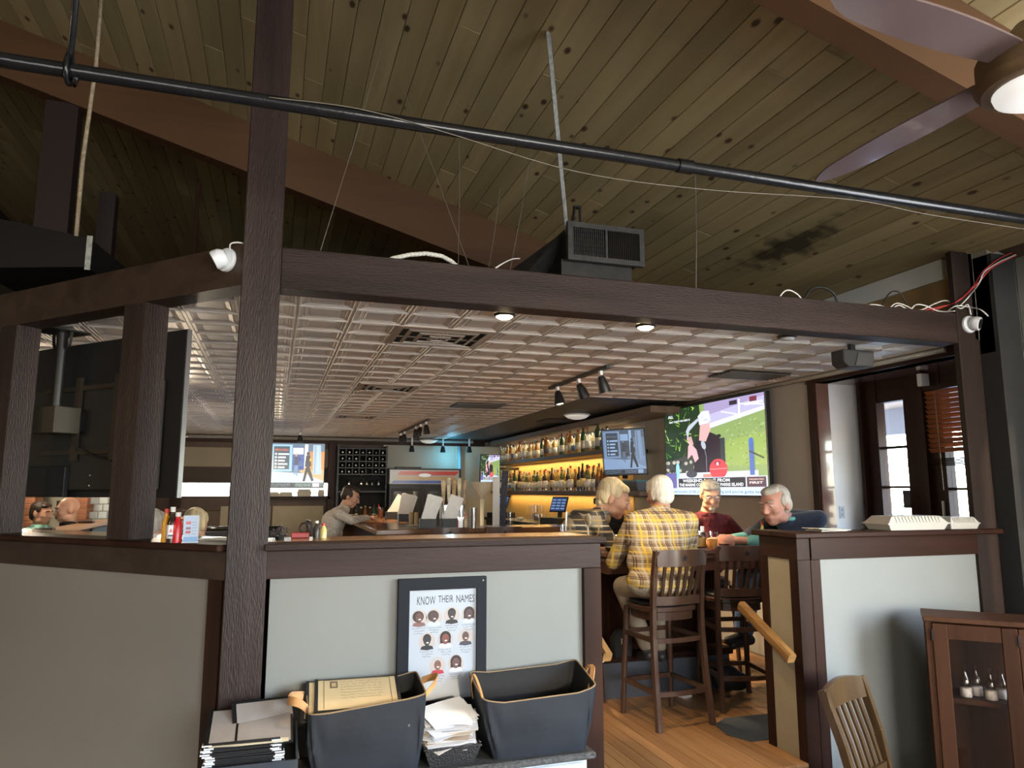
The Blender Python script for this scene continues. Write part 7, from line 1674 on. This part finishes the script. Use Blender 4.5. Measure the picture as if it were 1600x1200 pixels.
for i in range(6):
    x = -.155 + i * .062; mb = MB(); pts = [(x * .95, -.195, sh + .01), (x * .98, -.250, sh + .19), (x, -.315, sh + .37)]
    for a, b in zip(pts, pts[1:]): mb.bar(a, b, .026, .013, up=(0, 1, 0))
    mb.build('back_slat', W_, ch, local=True)
MB().bar((-.19, -.20, sh + .035), (.19, -.20, sh + .035), .02, .05).build('lower_back_rail', W_, ch, local=True)
for sx in (-1, 1): MB().bar((sx * .19, -.2, .2), (sx * .195, .2, .2), .02, .03).build('stretcher', W_, ch, local=True)
# ---- glass door cabinet at the right edge
A_ = Vector((3.44, 3.225, 0)); du = Vector((S2, -S2, 0)); dv = Vector((S2, S2, 0)); RC = Matrix((du, dv, Vector((0, 0, 1)))).transposed()
dc = thing('display_cabinet', 'reddish wooden display cabinet with glass door at the right edge', 'cabinet', tuple(A_ + du * .42 + dv * .15 + Vector((0, 0, FZ)))); DW, DD, DT = .84, .30, 1.115
def cbox(mb, u0, u1, v0, v1, z0, z1): return mb.box(A_ + du * (u0 + u1) / 2 + dv * (v0 + v1) / 2 + Vector((0, 0, (z0 + z1) / 2)), (u1 - u0, v1 - v0, z1 - z0), RC)
D_ = M['dresser']
cbox(MB(), -.012, DW + .012, -.012, DD, DT - .028, DT).build('top', wood('reddish_pine_top', (.05, .02, .010), (.095, .042, .022), 'X', .5, 9, .1, spec=.12), dc, bevel=.005)
for u in (0, DW - .028): cbox(MB(), u, u + .028, 0, DD, FZ, DT - .028).build('side_board', D_, dc)
cbox(MB(), .028, DW - .028, DD - .02, DD, FZ, DT - .028).build('back_board', D_, dc); cbox(MB(), .028, DW - .028, .0, DD - .02, FZ, FZ + .08).build('bottom_board', D_, dc)
for z in (.665, .20): cbox(MB(), .028, DW - .028, .03, DD - .02, z, z + .025).build('shelf', D_, dc)
for k, (u0, u1) in enumerate(((.03, .42), (.422, .812))):
    dd_ = MB(); cbox(dd_, u0, u0 + .072, -.008, .014, FZ + .1, DT - .035); d_ = dd_.build('door', D_, dc, bevel=.003)
    cbox(MB(), u1 - .072, u1, -.008, .014, FZ + .1, DT - .035).build('stile', D_, d_, bevel=.003); cbox(MB(), u0 + .072, u1 - .072, -.006, .013, DT - .115, DT - .035).build('rail', D_, d_, bevel=.003); cbox(MB(), u0 + .072, u1 - .072, -.006, .013, FZ + .1, FZ + .2).build('rail', D_, d_, bevel=.003)
    cbox(MB(), u0 + .072, u1 - .072, .002, .006, FZ + .2, DT - .115).build('pane', glass('cabinet_pane_%d' % k, (.9, .86, .82), .01), d_)
    cbox(MB(), u0 - .004, u0 + .004, -.014, -.006, DT - .125, DT - .065).build('hinge', M['black'], d_)
sb_ = MB().lathe([(0, 0), (.027, 0), (.028, .075), (.022, .10), (.012, .125), (.011, .16), (.013, .165)], n=14).mesh('body', glass('soda_bottle_glass', (.9, .9, .9), .10), smooth=50); sl_ = MB().lathe([(.0285, .005), (.0287, .052)], n=14).mesh('white_band', plain('white_bottle_band', (.75, .75, .75), .5, var=.3, vscale=60), smooth=True)
for i, (u, v) in enumerate(((.17, .08), (.225, .13), (.285, .07), (.34, .12), (.54, .09), (.62, .10))):
    t = thing('soda_bottle', '%s clear bottle with white band on the display cabinet shelf' % ORD[i], 'bottle', tuple(A_ + du * u + dv * v + Vector((0, 0, .6905))), group='clear bottles in the display cabinet'); part('body', sb_, t); part('white_band', sl_, t)
# ---- window furniture
bl = thing('wooden_blind', 'reddish wooden venetian blind half lowered over the near window', 'blind', (RX - .06, 4.1, 2.0)); 
smh = MB().box((0, 0, 0), (.46, .038, .0035), Matrix.Rotation(.85, 3, 'X')).mesh('slat', M['rollblind'])
for i in range(13): part('slat', smh, bl, (0, 0, 2.545 - i * .037 - 2.0), (0, 0, PI / 2))
for i in range(5): part('slat', MB().box((0, 0, 0), (.46, .038, .0035), Matrix.Rotation(.15, 3, 'X')).mesh('slat', M['trimy']) if i == 0 else bl.children[13].data, bl, (0, 0, 2.035 - i * .012 - 2.0), (0, 0, PI / 2))
MB().b2(RX - .085, RX - .04, 3.86, 4.34, 2.565, 2.60).build('head_rail', M['trimy'], bl); MB().tube([(RX - .09, 4.22, 2.55), (RX - .09, 4.21, 1.80)], .003, 5).build('tilt_cord', M['rope'], bl)
for y in (3.95, 4.25): MB().tube([(RX - .06, y, 2.56), (RX - .06, y, 1.98)], .0015, 4).build('ladder_cord', M['rope'], bl)
o = MB().b2(RX - .13, RX - .046, 4.29, 4.335, 2.60, 2.70).build('motion_sensor', M['white'], bevel=.005); tag(o, 'white sensor box at the top of the window mullion', 'sensor')
t = thing('power_outlet', 'pale wall outlet low in the window recess side', 'outlet', (4.60, WH, 1.62)); MB().b2(4.575, 4.625, WH - .006, WH - .0005, 1.565, 1.665).build('plate', plain('blue_grey_plate', (.45, .5, .58), .4), t); 
for z in (1.595, 1.635): MB().b2(4.590, 4.610, WH - .009, WH - .006, z - .012, z + .012).build('socket', plain('outlet_socket_%d' % int(z * 1000), (.3, .34, .4), .4), t)
# unseen panels added outside the rear windows, leaving a low sun band on the baskets
for (x0, x1, z0, z1) in ((.8, 4.4, .7, 2.16), (.8, 4.4, 2.50, 3.3), (2.6, 4.4, 2.1, 2.6)): struct('sun_mask', MB().b2(x0, x1, -4.75, -4.72, z0 + .08, z1 + .08), plain('sun_mask_face_%d' % int(z0 * 100), (.5, .5, .48), .8), 'unseen panel added outside the rear window to cut the sun to a band', 'blind')
struct('sun_mask', MB().b2(-3.8, -.6, -4.75, -4.72, .7, 3.3), M['plaster'], 'unseen panel added outside the left rear window to block the sun', 'blind')
